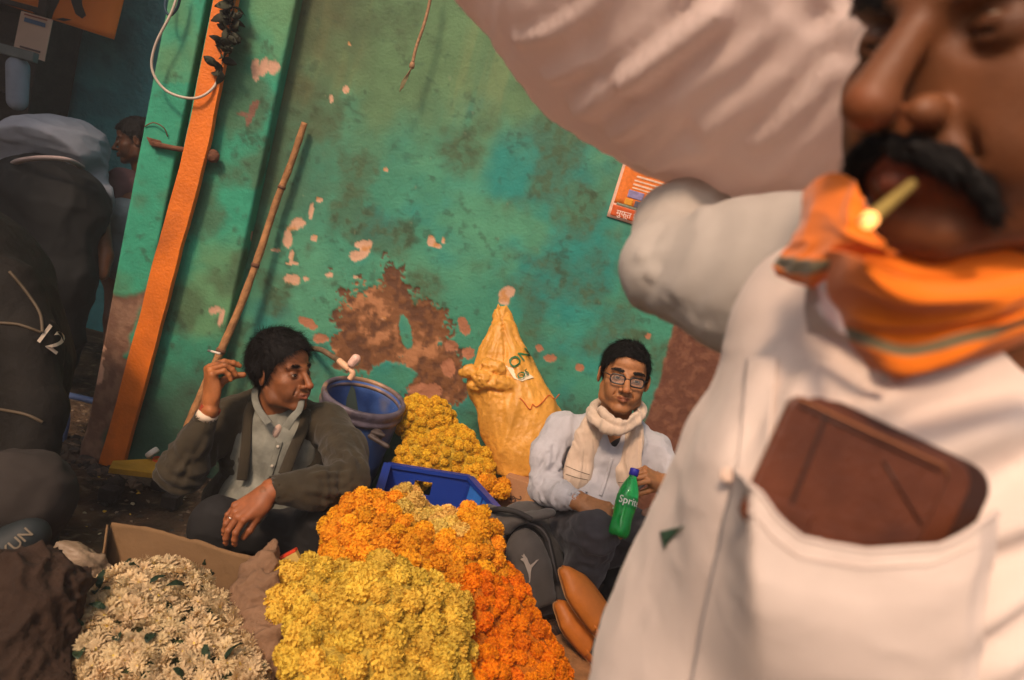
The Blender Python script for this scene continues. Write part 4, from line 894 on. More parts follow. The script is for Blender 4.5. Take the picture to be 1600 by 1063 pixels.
# ------------------------------------------------------------------ flowers
def marigold_mesh(name, m, seed, n=190, squash=.86):
    """pompom bloom: a small core closely set with short curled petals, radius 1"""
    r = np.random.default_rng(seed); bm = bmesh.new(); bmesh.ops.create_icosphere(bm, subdivisions=2, radius=.80); bm.verts.index_update()
    V = [np.array(x.co[:]) * (1 + .06 * r.normal()) for x in bm.verts]; Fs = [tuple(x.index for x in q.verts) for q in bm.faces]; bm.free(); k = len(V); low = fbm(np.array([[0, 0, 0.]]), 1, seed)[0]
    for i in range(n):
        z = 1 - 1.8 * (i + .5) / n; a = i * math.pi * (3 - 5 ** .5) + r.normal() * .10; q = math.sqrt(max(0, 1 - z * z)); d = np.array([q * math.cos(a), q * math.sin(a), z])
        t = np.cross(d, unit3(r.normal(size=3))); t /= np.linalg.norm(t); b = np.cross(d, t); L = .96 + .045 * r.normal(); w = r.uniform(.09, .14); cu = r.uniform(.02, .10)
        p0, p1, p2 = d * .70 - b * .05, d * (L - .08), d * L + b * cu
        V += [p0 - t * w * .6, p0 + t * w * .6, p1 - t * w, p1 + b * .05, p1 + t * w, p2 - t * w * .8 - d * cu * .3, p2 + b * .04, p2 + t * w * .8 - d * cu * .3]
        Fs += [(k, k + 1, k + 4, k + 3, k + 2), (k + 2, k + 3, k + 6, k + 5), (k + 3, k + 4, k + 7, k + 6)]; k += 8
    return new_mesh(name, np.array(V) * np.array([1, 1, squash]), Fs, True, None, m)
def unit3(a): return a / np.linalg.norm(a)
def petal_mat(name, color, rand=.16, hue=.012):
    m = mat(name, color, .8, var=.16, vscale=3.0, rand=rand, randhue=hue, spec=.15, detail=3, bump=.3, bscale=12); nt = m.node_tree; b = nt.nodes['Principled BSDF']; out = nt.nodes['Material Output']
    t = nt.nodes.new('ShaderNodeBsdfTranslucent'); nt.links.new(b.inputs['Base Color'].links[0].from_socket, t.inputs[0]); mx = nt.nodes.new('ShaderNodeMixShader'); mx.inputs[0].default_value = .28
    nt.links.new(b.outputs[0], mx.inputs[1]); nt.links.new(t.outputs[0], mx.inputs[2]); nt.links.new(mx.outputs[0], out.inputs[0]); return m
M_my = petal_mat('yellow_petals', (.86, .60, .085), .16, .005); M_ma = petal_mat('amber_petals', (.93, .44, .025), .16, .008); M_mo = petal_mat('orange_petals', (.90, .27, .008), .16, .008); M_mb = petal_mat('golden_petals', (.88, .55, .04), .12, .006); M_mc = petal_mat('cream_yellow_petals', (.88, .60, .15))
M_dkc = mat('heap_gap_shade', (.16, .095, .010), .9, var=.4, vscale=60)  # dark tone for painted shade between the blooms
def sample_surface(vf, rmin, seed, keep=None, rmin_fn=None, tries=26000):
    v, f = vf; rg = np.random.default_rng(seed); a, b, c, d = (v[f[:, i]] for i in range(4)); ar = np.linalg.norm(np.cross(c - a, d - b), axis=1)
    idx = rg.choice(len(f), tries, p=ar / ar.sum()); u1, u2 = rg.random(tries), rg.random(tries)
    p = (a[idx] * (1 - u1)[:, None] + b[idx] * u1[:, None]) * (1 - u2)[:, None] + (d[idx] * (1 - u1)[:, None] + c[idx] * u1[:, None]) * u2[:, None]
    n = vnormals(v, f)[f[idx, 0]]; cell = {}; out = []
    for i in range(tries):
        if keep is not None and not keep(p[i], n[i]): continue
        r = rmin; k = tuple((p[i] / rmin).astype(int)); ok = True
        for dx in (-1, 0, 1):
            for dy in (-1, 0, 1):
                for dz in (-1, 0, 1):
                    for q in cell.get((k[0] + dx, k[1] + dy, k[2] + dz), ()):
                        if (q - p[i]) @ (q - p[i]) < r * r: ok = False; break
        if ok: cell.setdefault(k, []).append(p[i]); out.append((p[i], n[i]))
    return out
def marigold_heap(name, label, group, blobs, petals, rad, seed, k=.04, spacing=1.45, inset=.35, cats=('marigold heap'), bump_=.012, maxn=290, ground=True, second=None, jitter=.2):
    P0 = np.array([b[0] for b in blobs]); r = max(max(np.atleast_1d(b[1])) for b in blobs) + .06
    F_ = Field(P0.min(0) - r, P0.max(0) + r, .008)
    for c, rr in blobs: F_.ell(c, rr, None, k)
    hv = displace(F_.mesh(), lambda p: fbm(p * 11, 3, seed) * bump_)
    root = thing(name, label, cats, (P0.mean(0)[0], P0.mean(0)[1], max(0, (P0[:, 2]).min() - .1)), group)
    core = add('heap_core', displace(hv, lambda p: p[:, 0] * 0 - rad * .25), M_dkc, root); tag(core, kind='stuff'); core.data.materials.clear(); core.data.materials.append(mat('heap_core_gap_shade', tuple(x * .55 for x in petals[0].diffuse_color[:3]), .9, var=.4, vscale=70, bump=1.0, bscale=110))  # core takes the petal colour darkened, painting shade into the gaps
    keep = lambda p, n: (n @ (EYE - p) / np.linalg.norm(EYE - p) > -.25 or n[2] > .45) and p[2] > .01
    pts = sample_surface(hv, rad * spacing, seed, keep)
    eyed = lambda q: q[1] @ (EYE - q[0])
    pts.sort(key=lambda q: -(eyed(q) + .3 * q[1][2])); rg = np.random.default_rng(seed + 1); ms = []
    for mi, m in enumerate(petals): ms += [(marigold_mesh('marigold', m, seed * 10 + j + mi * 5, 170 + 20 * j), mi) for j in range(3)]
    for i, (p, n) in enumerate(pts[:maxn]):
        sel = second(p) if second else 0; cand = [m for m, mi in ms if mi == sel]
        o = link('marigold', cand[rg.integers(len(cand))], root); d = n + rg.normal(size=3) * jitter; d /= np.linalg.norm(d); s = rad * rg.uniform(.78, 1.22)
        mt = Matrix(np.array(np.block([[frame(d) * s @ rotm(0, 0, rg.uniform(0, 6)), (p - n * rad * inset)[:, None]], [np.zeros((1, 3)), 1]])).tolist()); o.matrix_basis = mt
    grid = {}; cellk = lambda q: tuple(np.floor(q / rad).astype(int))
    for p, n in pts: grid.setdefault(cellk(p), []).append(p)
    low = [q for q in sample_surface(hv, rad * .95, seed + 5, keep) if all(np.linalg.norm(w - q[0]) > rad * .98 for dx in (-1, 0, 1) for dy in (-1, 0, 1) for dz in (-1, 0, 1) for w in grid.get((cellk(q[0])[0] + dx, cellk(q[0])[1] + dy, cellk(q[0])[2] + dz), ()))]
    low.sort(key=lambda q: -(eyed(q) + .3 * q[1][2]))
    for (p, n) in low[:max(0, maxn - len(pts))]:
        sel = second(p) if second else 0; cand = [m for m, mi in ms if mi == sel]; o = link('marigold', cand[rg.integers(len(cand))], root); d = n + rg.normal(size=3) * .5; d /= np.linalg.norm(d); s = rad * rg.uniform(.62, .80)
        o.matrix_basis = Matrix(np.array(np.block([[frame(d) * s @ rotm(0, 0, rg.uniform(0, 6)), (p - n * rad * .45)[:, None]], [np.zeros((1, 3)), 1]])).tolist())
    print(name, len(pts), len(low)); return root
E1 = lambda u, v, d, a, b, c: (P(u, v, d), (px(a, d), b, px(c, d)))
# back: golden garlands poured down in front of the wall
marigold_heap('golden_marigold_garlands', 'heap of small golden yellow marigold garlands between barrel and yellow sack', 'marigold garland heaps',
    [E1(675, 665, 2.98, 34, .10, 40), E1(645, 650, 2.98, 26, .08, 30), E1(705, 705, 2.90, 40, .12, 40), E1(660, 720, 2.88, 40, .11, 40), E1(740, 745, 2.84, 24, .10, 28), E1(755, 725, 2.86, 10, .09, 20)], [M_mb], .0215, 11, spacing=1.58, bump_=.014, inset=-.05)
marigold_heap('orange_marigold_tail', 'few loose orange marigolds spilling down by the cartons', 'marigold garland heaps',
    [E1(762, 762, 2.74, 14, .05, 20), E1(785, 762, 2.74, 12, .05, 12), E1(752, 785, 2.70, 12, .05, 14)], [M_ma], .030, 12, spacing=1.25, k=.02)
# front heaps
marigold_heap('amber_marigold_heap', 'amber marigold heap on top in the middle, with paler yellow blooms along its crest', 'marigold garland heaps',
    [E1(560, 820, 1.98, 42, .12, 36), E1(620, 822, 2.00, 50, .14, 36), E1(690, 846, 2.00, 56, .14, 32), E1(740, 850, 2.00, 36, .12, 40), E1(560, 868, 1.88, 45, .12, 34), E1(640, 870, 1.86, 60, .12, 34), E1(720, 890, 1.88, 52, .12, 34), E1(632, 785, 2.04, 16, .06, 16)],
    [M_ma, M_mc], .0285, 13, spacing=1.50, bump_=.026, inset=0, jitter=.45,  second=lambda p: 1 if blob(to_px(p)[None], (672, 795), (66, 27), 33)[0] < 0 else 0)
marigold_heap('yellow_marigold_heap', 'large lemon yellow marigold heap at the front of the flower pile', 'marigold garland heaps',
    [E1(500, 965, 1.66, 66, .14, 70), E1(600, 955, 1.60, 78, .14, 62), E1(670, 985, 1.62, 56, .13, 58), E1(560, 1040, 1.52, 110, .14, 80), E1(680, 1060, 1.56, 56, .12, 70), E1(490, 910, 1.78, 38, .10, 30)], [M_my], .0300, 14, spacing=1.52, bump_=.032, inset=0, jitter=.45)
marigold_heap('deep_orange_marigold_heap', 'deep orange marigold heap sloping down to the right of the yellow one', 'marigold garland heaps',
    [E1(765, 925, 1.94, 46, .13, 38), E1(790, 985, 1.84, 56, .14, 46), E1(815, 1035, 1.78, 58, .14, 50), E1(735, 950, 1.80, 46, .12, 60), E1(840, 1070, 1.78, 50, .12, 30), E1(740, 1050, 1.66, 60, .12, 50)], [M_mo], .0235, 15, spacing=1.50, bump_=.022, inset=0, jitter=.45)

# white chrysanthemums: every bloom a thing of its own
def mum_mesh(seed):
    r = np.random.default_rng(seed); V, Fs, mi = [], [], []; k = 0
    for ring, (nn, L_, el, h) in enumerate(((19, 1.0, .18, 0), (16, .86, .55, .06), (12, .62, .95, .10))):
        for i in range(nn):
            a = (i + .5 * ring + r.normal() * .18) * 2 * math.pi / nn; e = el + r.normal() * .13; L = L_ * r.uniform(.82, 1.08); w = .095 * r.uniform(.8, 1.2); dx = np.array([math.cos(a), math.sin(a), 0]); tx = np.array([-math.sin(a), math.cos(a), 0])
            for t, ww in ((.10, .35), (.5, 1.0), (.86, .85), (1.0, .25)):
                e2 = e + (t - .3) * r.uniform(-.5, .1); c = dx * L * t * math.cos(e2) + np.array([0, 0, L * t * math.sin(e2) + h])
                V += [c - tx * w * ww, c + tx * w * ww]
            for j in range(3): Fs.append((k + 2 * j, k + 2 * j + 1, k + 2 * j + 3, k + 2 * j + 2)); mi.append(0)
            k += 8
    for i in range(9):
        a = i * 2 * math.pi / 9; V.append([.17 * math.cos(a), .17 * math.sin(a), .14])
    V.append([0, 0, .22])
    for i in range(9): Fs.append((k + i, k + (i + 1) % 9, k + 9)); mi.append(1)
    return V, Fs, mi
M_mw = petal_mat('white_petals', (.80, .62, .36), .18, .006); M_mwc = mat('flower_eye', (.70, .55, .06), .8, var=.1)
mums = []
for j in range(4):
    V, Fs, mi = mum_mesh(50 + j); mums.append(new_mesh('white_chrysanthemum', np.array(V), Fs, True, None, [M_mw, M_mwc], mi))
F_ = Field(P(250, 1000, 1.55) - .45, P(250, 1000, 1.55) + .45, .008)
for c, rr in [E1(255, 945, 1.66, 72, .13, 52), E1(200, 990, 1.56, 80, .13, 62), E1(320, 990, 1.58, 76, .13, 50), E1(250, 1050, 1.48, 130, .14, 66), E1(140, 985, 1.58, 52, .10, 52), E1(115, 1050, 1.50, 70, .10, 50), E1(215, 920, 1.68, 50, .08, 34), E1(370, 1050, 1.5, 50, .1, 45)]: F_.ell(c, rr, None, .04)
mv = displace(F_.mesh(), lambda p: fbm(p * 12, 3, 61) * .014)
lf = add('stems_and_leaves', displace(mv, lambda p: p[:, 0] * 0 - .014), mat('stem_green', (.035, .05, .018), .9, var=.5, vscale=50, bump=.8, bscale=90), None); tag(lf, 'dark green stems and leaves packed under the white chrysanthemums', 'leaves', kind='stuff')
kp = lambda p, n: (n @ (EYE - p) / np.linalg.norm(EYE - p) > 0.0) and p[2] > .01 and -40 < to_px(p[None])[0, 0] < 470
pts = sample_surface(mv, .0218, 62, kp); pts.sort(key=lambda q: -(q[1] @ (EYE - q[0]))); rg = np.random.default_rng(63); print('mums', len(pts))
for i, (p, n) in enumerate(pts[:292]):
    o = link('white_chrysanthemum', mums[i % 4]); d = n + rg.normal(size=3) * .42; d /= np.linalg.norm(d); s = .0255 * rg.uniform(.75, 1.2)
    o.matrix_world = Matrix(np.array(np.block([[frame(d) * s @ rotm(0, 0, rg.uniform(0, 6)), (p - n * .006)[:, None]], [np.zeros((1, 3)), 1]])).tolist())
    pu, pv_ = to_px(p[None])[0]; zone = ('cream white chrysanthemum bloom on the far crest of the heap, against the cardboard box' if pv_ < 915 else 'cream white chrysanthemum bloom at the heap edge beside the brown cloth' if pu < 165 else
        'cream white chrysanthemum bloom on the slope beside the gunny sack' if pu > 335 else 'cream white chrysanthemum bloom in the middle of the heap, dark leaves around it' if pv_ < 985 else 'cream white chrysanthemum bloom low at the front of the heap')
    tag(o, zone, 'flower', 'white chrysanthemums heaped before the cardboard box')
lm = new_mesh('green_leaf', *leaf_mesh(.05, .026, .5, 4), True, None, mat('fresh_leaf', (.020, .045, .020), .6, var=.4, vscale=30, rand=.3))
for i, (p, n) in enumerate(pts[7:300:9]):
    o = link('green_leaf', lm); d = n + rg.normal(size=3) * .5; d /= np.linalg.norm(d); s = rg.uniform(.5, .9)
    o.matrix_world = Matrix(np.array(np.block([[frame(d) * s @ rotm(0, 0, rg.uniform(0, 6)), (p + n * .012)[:, None]], [np.zeros((1, 3)), 1]])).tolist()); tag(o, 'dark green leaf lying among the white chrysanthemums', 'leaf', 'leaves among the white chrysanthemums')
# ------------------------------------------------------------------ people toolkit
SKIN = np.array([.30, .125, .052])
def m_skin(name, rough=.48, bump=.25): return mat(name, attr=True, rough=rough, var=.12, vscale=45, bump=bump, bscale=420, spec=.42, sss=.12)
M_skin = m_skin('brown_skin')
M_eye = mat('eye_white', (.34, .27, .21), .15, var=.04, spec=.6); M_iris = mat('dark_iris', (.018, .010, .006), .1, var=0, spec=.7)
M_hair = mat('black_hair', (.007, .0055, .005), .6, var=.3, vscale=120, spec=.22)
def head(R, c, s=1.0, h=.0024, skin=SKIN, wide=1.0, chin=1.0, open_=.0046, mouth=.0, neck=None, neckr=.052, brow=1.0, nose=1.0, stub=.35, seed=0, gaze=(0, 0), jaw=1.0, mous=False, wr=0.0):
    """head in local axes (x side, y forward, z up) about the middle of the skull; returns skin sheet, colours and eye meshes in place"""
    F_ = Field([-.105 * wide, -.125, -.20], [.105 * wide, .15, .135], h); W = wide
    F_.ell((0, -.014, .034), (.074 * W, .094, .088), None, .01); F_.ell((0, .026, -.020), (.063 * W, .064, .080), None, .02)
    F_.ell((0, .052, .052), (.050 * W, .034, .030), None, .02)
    for sg in (-1, 1):
        F_.cap((sg * .056 * W, -.006, -.045), (sg * .050 * W * jaw, .010, -.078), .017, .015, .022); F_.cap((sg * .050 * W * jaw, .010, -.078), (sg * .016, .068, -.100 * chin), .015, .015, .022)
        F_.ell((sg * .044 * W, .056, -.024), (.021, .021, .017), None, .018)
        F_.cap((sg * .010, .086, .020), (sg * .046 * W, .070, .025), .0085 * brow, .0075 * brow, .012)
        F_.ell((sg * .034 * W, .060, -.055), (.022, .024, .026), None, .02)
    F_.ell((0, .074, -.100 * chin), (.021, .017, .015), None, .016); F_.ell((0, .074, -.064), (.030, .022, .026), None, .016)
    for sg in (-1, 1): F_.ell((sg * .031 * W, .092, .002), (.0175, .0135, .0125), None, .010, 'sub')
    F_.cap((0, .087, .014), (0, .113 * nose ** .5, -.030), .0075 * nose, .0105 * nose, .010); F_.ell((0, .113 * nose ** .5, -.034), np.array([.0115, .0115, .0095]) * nose, None, .006)
    for sg in (-1, 1):
        F_.ell((sg * .0145 * nose, .100, -.037), np.array([.0078, .0115, .0078]) * nose, None, .005); F_.ell((sg * .0078 * nose, .106, -.0455 * nose ** .3), (.0040, .0062, .0036), None, .002, 'sub')
        F_.cap((sg * .021 * nose, .094, -.036), (sg * .034, .080, -.060), .0018, .0022, .007, 'sub')
    eyec = [np.array([sg * .031 * W, .0735, .001]) for sg in (-1, 1)]
    for sg, ec in zip((-1, 1), eyec):
        F_.ell(ec, (.0152, .0138, .0134), None, .004); F_.ell(ec + [0, .012, -.0008], (.0138, .010, open_), rotm(0, -sg * .06, 0), .0012, 'sub')
        F_.cap(ec + [-.013, .010, .0075], ec + [.013, .010, .0075], .0009, .0009, .003, 'sub')
    zl = -.0655
    F_.chain([(-.025, .085, zl - .001), (-.010, .0985, zl + .0052), (0, .0995, zl + .0040), (.010, .0985, zl + .0052), (.025, .085, zl - .001)], [.0030, .0052, .0050, .0052, .0030], .004)
    F_.chain([(-.022, .086, zl - .003), (0, .0985, zl - .0072), (.022, .086, zl - .003)], [.0030, .0066, .0030], .004)
    F_.chain([(-.026, .088, zl - .0012), (-.01, .105, zl - .0006 - mouth), (.01, .105, zl - .0006 - mouth), (.026, .088, zl - .0012)], .0014 + mouth, .002, 'sub')
    F_.cap((-.003, .100, -.048), (0.003, .100, -.048), .0022, .0022, .006, 'sub'); F_.ell((0, .094, -.084), (.018, .006, .004), None, .008, 'sub')
    for sg in (-1, 1):
        Re = rotm(-.18, 0, -sg * .38); ec = np.array([sg * .080 * W, -.010, -.006]); F_.ell(ec, (.0065, .0185, .031), Re, .006); F_.ell(ec + [sg * .006, .003, .004], (.0050, .0110, .0195), Re, .003, 'sub'); F_.ell(ec + [sg * .002, .008, -.008], (.004, .006, .008), Re, .003)
    nk = np.array([0, -.045, -.19]) if neck is None else R.T @ (np.asarray(neck, float) - c) / s
    F_.cap((0, -.022, -.070), nk, neckr, neckr * 1.08, .03); F_.cap((0, .010, -.10), nk + [0, .035, .02], .012, .012, .02)
    v, f = F_.mesh(1); n = vnormals(v, f)
    x, y, z = v.T; nz = fbm(v * 60, 3, seed); nz2 = fbm(v * 14, 3, seed + 3)
    col = np.broadcast_to(np.asarray(skin, float), v.shape) * (1 + .16 * nz2 + .10 * nz)[:, None]
    mk = lambda d, a, b: sstep(b, a, d)
    lip = mk(np.sqrt((x / .024) ** 2 + ((z - zl + .001) / .0098) ** 2), .75, 1.1) * (y > .08); col = col * (1 - .75 * lip[:, None]) + np.array([.26, .080, .050]) * .75 * lip[:, None]
    sock = mk(np.sqrt(((np.abs(x) - .031 * W) / .021) ** 2 + ((z - .001) / .015) ** 2), .5, 1.15) * (y > .06); col *= (1 - .38 * sock[:, None])
    st_ = (sstep(-.035, -.06, z) * sstep(-.01, .02, y) + mk(np.sqrt((x / .03) ** 2 + ((z + .053) / .008) ** 2), .4, 1.1) * (y > .08)).clip(0, 1) * (1 - lip); col *= (1 - stub * st_ * (.75 + .5 * nz))[:, None]
    if wr:
        wl = np.zeros(len(v)); fr = (np.abs(np.sin((z - .045) * 560 + 2.0 * np.sin(x * 40) + 2 * nz2)) < .30) * (z > .035) * (z < .075) * (y > .05); wl += fr * .8
        for sg in (-1, 1):
            ex = x * sg; wl += np.exp(-((ex - .028 - .30 * (-.04 - z)) / .0022) ** 2) * (z < -.036) * (z > -.075) * (y > .05) + (np.abs(np.sin((np.arctan2(z - .0, ex - .052)) * 9)) < .3) * (ex > .046) * (ex < .066) * (np.abs(z) < .02) * .7 + np.exp(-((z + .013 + .02 * (ex - .03) / .02 * .2) / .0018) ** 2) * (ex > .016) * (ex < .046) * (y > .05) * .8
        v = v - n * (wl * .0011 * wr)[:, None]; col = col * (1 - .22 * wr * np.clip(wl, 0, 1))[:, None]
    red = mk(np.sqrt((x / .016) ** 2 + ((z + .034) / .013) ** 2), .3, 1.2) * (y > .09); col = col * (1 + np.array([.22, .05, .02]) * red[:, None])
    br_ = mk(np.sqrt(((np.abs(x) - .031 * W) / .021) ** 2 + ((z - .0245 + .10 * (np.abs(x) - .031)) / .0048) ** 2), .6, 1.15) * (y > .05); col = col * (1 - .8 * br_[:, None])
    T = lambda q: (np.asarray(q) * s) @ R.T + c
    eyes = []
    for ec in eyec:
        a = np.array([gaze[0], 1.0, gaze[1]]); a /= np.linalg.norm(a)
        eyes.append((lathe([(.0001, .0124), (.003, .0121), (.0062, .0107)] , 20, frame(a), ec), 'iris')); eyes.append((lathe([(.0062 if i == 0 else .0122 * math.sin(t), .0122 * math.cos(t)) for i, t in enumerate(np.linspace(.53, 2.6, 12))], 20, frame(a), ec), 'white'))
    return T(v), f, col, [((T(e[0]), e[1]), k) for e, k in eyes], T
def strands(roots, dirs_, length, width, seed, segs=5, curl=.25, lift=.3, normals=None, grav=(0, 0, 0)):
    rg = np.random.default_rng(seed); n = len(roots); p = roots.copy(); d = dirs_ + (normals * lift if normals is not None else 0) + rg.normal(size=(n, 3)) * curl; d /= np.linalg.norm(d, axis=1)[:, None]
    nn = normals if normals is not None else rg.normal(size=(n, 3)); L = (length * rg.uniform(.6, 1.2, n))[:, None] / segs; rows = []
    for k in range(segs + 1):
        w = width * (1 - (k / segs) ** 1.5 * .9); sd = np.cross(d, nn); sd /= np.linalg.norm(sd, axis=1)[:, None] + 1e-9
        rows += [p - sd * w, p + sd * w]; p = p + d * L
        d = d * .8 + dirs_ * .25 + np.asarray(grav) - (nn * lift * .35 * (k + 1) / segs) + rg.normal(size=(n, 3)) * curl * .35; d /= np.linalg.norm(d, axis=1)[:, None]
    m = 2 * (segs + 1); V = np.stack(rows, 1).reshape(-1, 3); b = (np.arange(n) * m)[:, None]
    return V, np.concatenate([np.stack([b + 2 * k, b + 2 * k + 1, b + 2 * k + 3, b + 2 * k + 2], -1)[:, 0] for k in range(segs)])
def hair(T, R, s, parent, seed=0, wide=1.0, front=.066, back=-.070, thickn=.010, n=5200, L=.035, flow=None, material=None, sideburn=True, crop=None, curl=.28):
    F_ = Field([-.11, -.135, -.12], [.11, .125, .16], .0032); F_.ell((0, -.016, .040), (.0755 * wide + thickn, .096 + thickn, .090 + thickn), None, 0)
    F_.ell((0, .050, .060), (.052 * wide, .036 + thickn * .6, .030 + thickn), None, .02)
    for sg in (-1, 1): F_.cap((sg * .070 * wide, .006, .02), (sg * .0695 * wide, .010, -.012), .010, .006, .008)
    a, b = np.array([0, .088, front]), np.array([0, -.075, back]); t = b - a; nrm = np.array([0, -t[2], t[1]]); nrm /= np.linalg.norm(nrm)
    if nrm[2] > 0: nrm = -nrm
    sl, p = F_._sub(F_.lo, F_.lo + F_.n * F_.h)
    d = (p - a) @ nrm.astype(np.float32) + fbm(p[..., :] * 55, 2, seed) * .010 - .012 * np.exp(-((np.abs(p[..., 0]) - .073 * wide) / .012) ** 2) * (p[..., 1] < .03) * (1 if sideburn else 0) + .010 * np.exp(-(p[..., 0] / .03) ** 2) * (p[..., 1] > .04) * 0
    F_.f = np.maximum(F_.f, d).astype(np.float32)
    v, f = F_.mesh(1); v, f = displace((v, f), lambda q: ridged(q * np.array([38, 38, 18]), 3, seed) * .007 - .005)
    nn = vnormals(v, f); keep = np.where((nn @ nrm) < .55)[0]; rg = np.random.default_rng(seed); idx = rg.choice(keep, n); r = v[idx]; rn = nn[idx]
    fl = flow(r, rn) if flow else np.stack([np.sign(r[:, 0]) * .25, .9 * np.ones(n), -.1 - .9 * sstep(.02, .09, np.abs(r[:, 0]))], 1)
    fl = fl - rn * (fl * rn).sum(1)[:, None]; fl /= np.linalg.norm(fl, axis=1)[:, None] + 1e-6
    sv, sf = strands(r, fl, L, .0006, seed, 5, curl, .30, rn)
    i2 = rg.choice(keep, 900); r2, n2 = v[i2], nn[i2]; f2 = flow(r2, n2) if flow else n2; f2 = f2 - n2 * (f2 * n2).sum(1)[:, None]; f2 /= np.linalg.norm(f2, axis=1)[:, None] + 1e-6
    s2 = strands(r2, f2, L * 1.15, .0004, seed + 7, 6, .85, .55, n2); V, Fc = qmerge((v, f), (sv, sf), s2); return add('hair', (T(V), Fc), material or M_hair, parent)
def brows(T, wide, parent, material=None, s=1.0, z0=.0235, L=.010, n=260, seed=0, thick_=.0035):
    rg = np.random.default_rng(seed); V = []
    out = []
    for sg in (-1, 1):
        t = rg.random(n); x = sg * (.012 + t * .038) * wide; y = .0935 - .02 * t * t - .002; z = z0 + .006 * np.sin(t * 2.6) + rg.normal(size=n) * thick_ * (1 - .5 * t)
        r = np.stack([x, y, z], 1); nn = np.stack([sg * t * .5, np.ones(n), 0 * t + .2], 1); nn /= np.linalg.norm(nn, axis=1)[:, None]
        fl = np.stack([np.full(n, sg * 1.0), -.25 - t * .3, .35 - t * .8], 1); V, Fc = strands(r, fl, L, .0006, seed + sg, 3, .18, .15, nn); add('eyebrow', (T(V), Fc), material or M_hair, parent)
def put_head(parent, hd, skin_m, name='head'):
    v, f, col, eyes, T = hd; o = link(name, new_mesh(name, v, f, True, col, skin_m), parent)
    for (vf, k) in eyes: add('eye' if k == 'white' else 'iris', vf, M_eye if k == 'white' else M_iris, o).matrix_parent_inverse = Matrix.Identity(4)
    return o
def hand(curl, spread=0.0, thumb=(.6, .3), sgn=1, h=.0017, fore=.10, wr=.024, bend=(0, 0), knob=.0):
    """hand in local axes: wrist at the origin, y to the fingers, z out of the back, x to the thumb (times sgn)"""
    F_ = Field([-.085, -fore - .03, -.11], [.085, .20, .075], h)
    xs = [.029, .0095, -.0095, -.027]; ys = [.086, .090, .085, .075]; Ls = [.070, .078, .072, .056]; rs = [.0086, .0088, .0083, .0072]
    for i in range(4):
        F_.cap((xs[i] * .55, .012, -.002), (xs[i], ys[i] - .004, .001), .0145, .0105 if i < 3 else .0098, .010)
    F_.ell((.006, .045, -.006), (.034, .040, .013), None, .012); F_.ell((.024, .028, -.013), (.016, .026, .013), None, .012); F_.ell((-.026, .030, -.010), (.011, .026, .011), None, .01)
    for i in range(4):
        c1, c2, c3 = curl[i] if isinstance(curl[i], (tuple, list)) else (curl[i] * .75, curl[i] * 1.1, curl[i] * .7)
        sp = spread * (1.5 - i) * .5; p = np.array([xs[i], ys[i], .0]); a = 0; F_.ell(p + [0, -.002, .004], (.0085, .009, .0075), None, .006)
        for k, (frac, cc) in enumerate(((.47, c1), (.29, c2), (.24, c3))):
            a += cc; d = np.array([math.sin(sp), math.cos(a) * math.cos(sp), -math.sin(a)]); q = p + d * Ls[i] * frac; r0, r1 = rs[i] * (1.06, .95, .90)[k], rs[i] * (.93, .88, .72)[k]
            F_.cap(p, q, r0, r1, .0022); 
            if k > 0: F_.ell(p, r0 * 1.10, None, .002)
            p = q
            if k == 2: F_.ell(p - d * .006 + np.array([0, math.sin(a), math.cos(a)]) * rs[i] * .55, (rs[i] * .55, .005, .003), None, .001)
    t0 = np.array([.020, .016, -.008]); out, fl = thumb; a1 = np.array([math.sin(out), math.cos(out) * math.cos(fl * .6), -math.sin(fl * .6)]); p1 = t0 + a1 * .044
    a2 = np.array([math.sin(out - fl * .35), math.cos(out - fl * .35) * math.cos(fl), -math.sin(fl)]); p2 = p1 + a2 * .031; a3 = np.array([math.sin(out - fl * .9), math.cos(out - fl * .9) * math.cos(fl * 1.3), -math.sin(fl * 1.3)]); p3 = p2 + a3 * .024
    F_.cap(t0, p1, .0145, .0112, .010); F_.cap(p1, p2, .0108, .0098, .003); F_.ell(p2, .0104, None, .003); F_.cap(p2, p3, .0096, .0078, .003)
    e = np.array([math.sin(bend[0]) * -fore, -fore * math.cos(bend[1]), math.sin(bend[1]) * -fore]); F_.cap((0, .008, -.002), (0, -.012, -.001), wr * .95, wr, .014, flat=((0, 0, 1), .72)); F_.cap((0, -.008, -.001), e, wr, wr * 1.25, .012, flat=((0, 0, 1), .80))
    v, f = F_.mesh(1); v = v * np.array([sgn, 1, 1]); 
    if sgn < 0: f = f[:, ::-1]
    return v, f
def skincol(v, skin, seed=0): return np.asarray(skin, float) * (1 + .14 * fbm(v * 30, 3, seed) + .10 * fbm(v * 120, 2, seed))[:, None]
def R_from(y, z):
    y = np.asarray(y, float); y /= np.linalg.norm(y); z = np.asarray(z, float); z = z - y * (z @ y); z /= np.linalg.norm(z); return np.stack([np.cross(y, z), y, z], 1)
def unit(a): a = np.asarray(a, float); return a / np.linalg.norm(a)
def creases(p, lines, amp=1.0):
    """cloth folds: each line (a, b, width, height, wavelength) raises soft ridges running along a-b"""
    out = np.zeros(len(p))
    for a, b, w, h in lines:
        a, b = np.asarray(a, float), np.asarray(b, float); ab = b - a; t = np.clip(((p - a) @ ab) / (ab @ ab), 0, 1); d = np.linalg.norm(p - a - t[:, None] * ab, axis=1)
        env = np.sin(np.pi * np.clip(t, .03, .97)) ** .5; out += h * (np.exp(-(d / w) ** 2) - .55 * np.exp(-((d - 1.9 * w) / (w * .9)) ** 2)) * env
    return out * amp
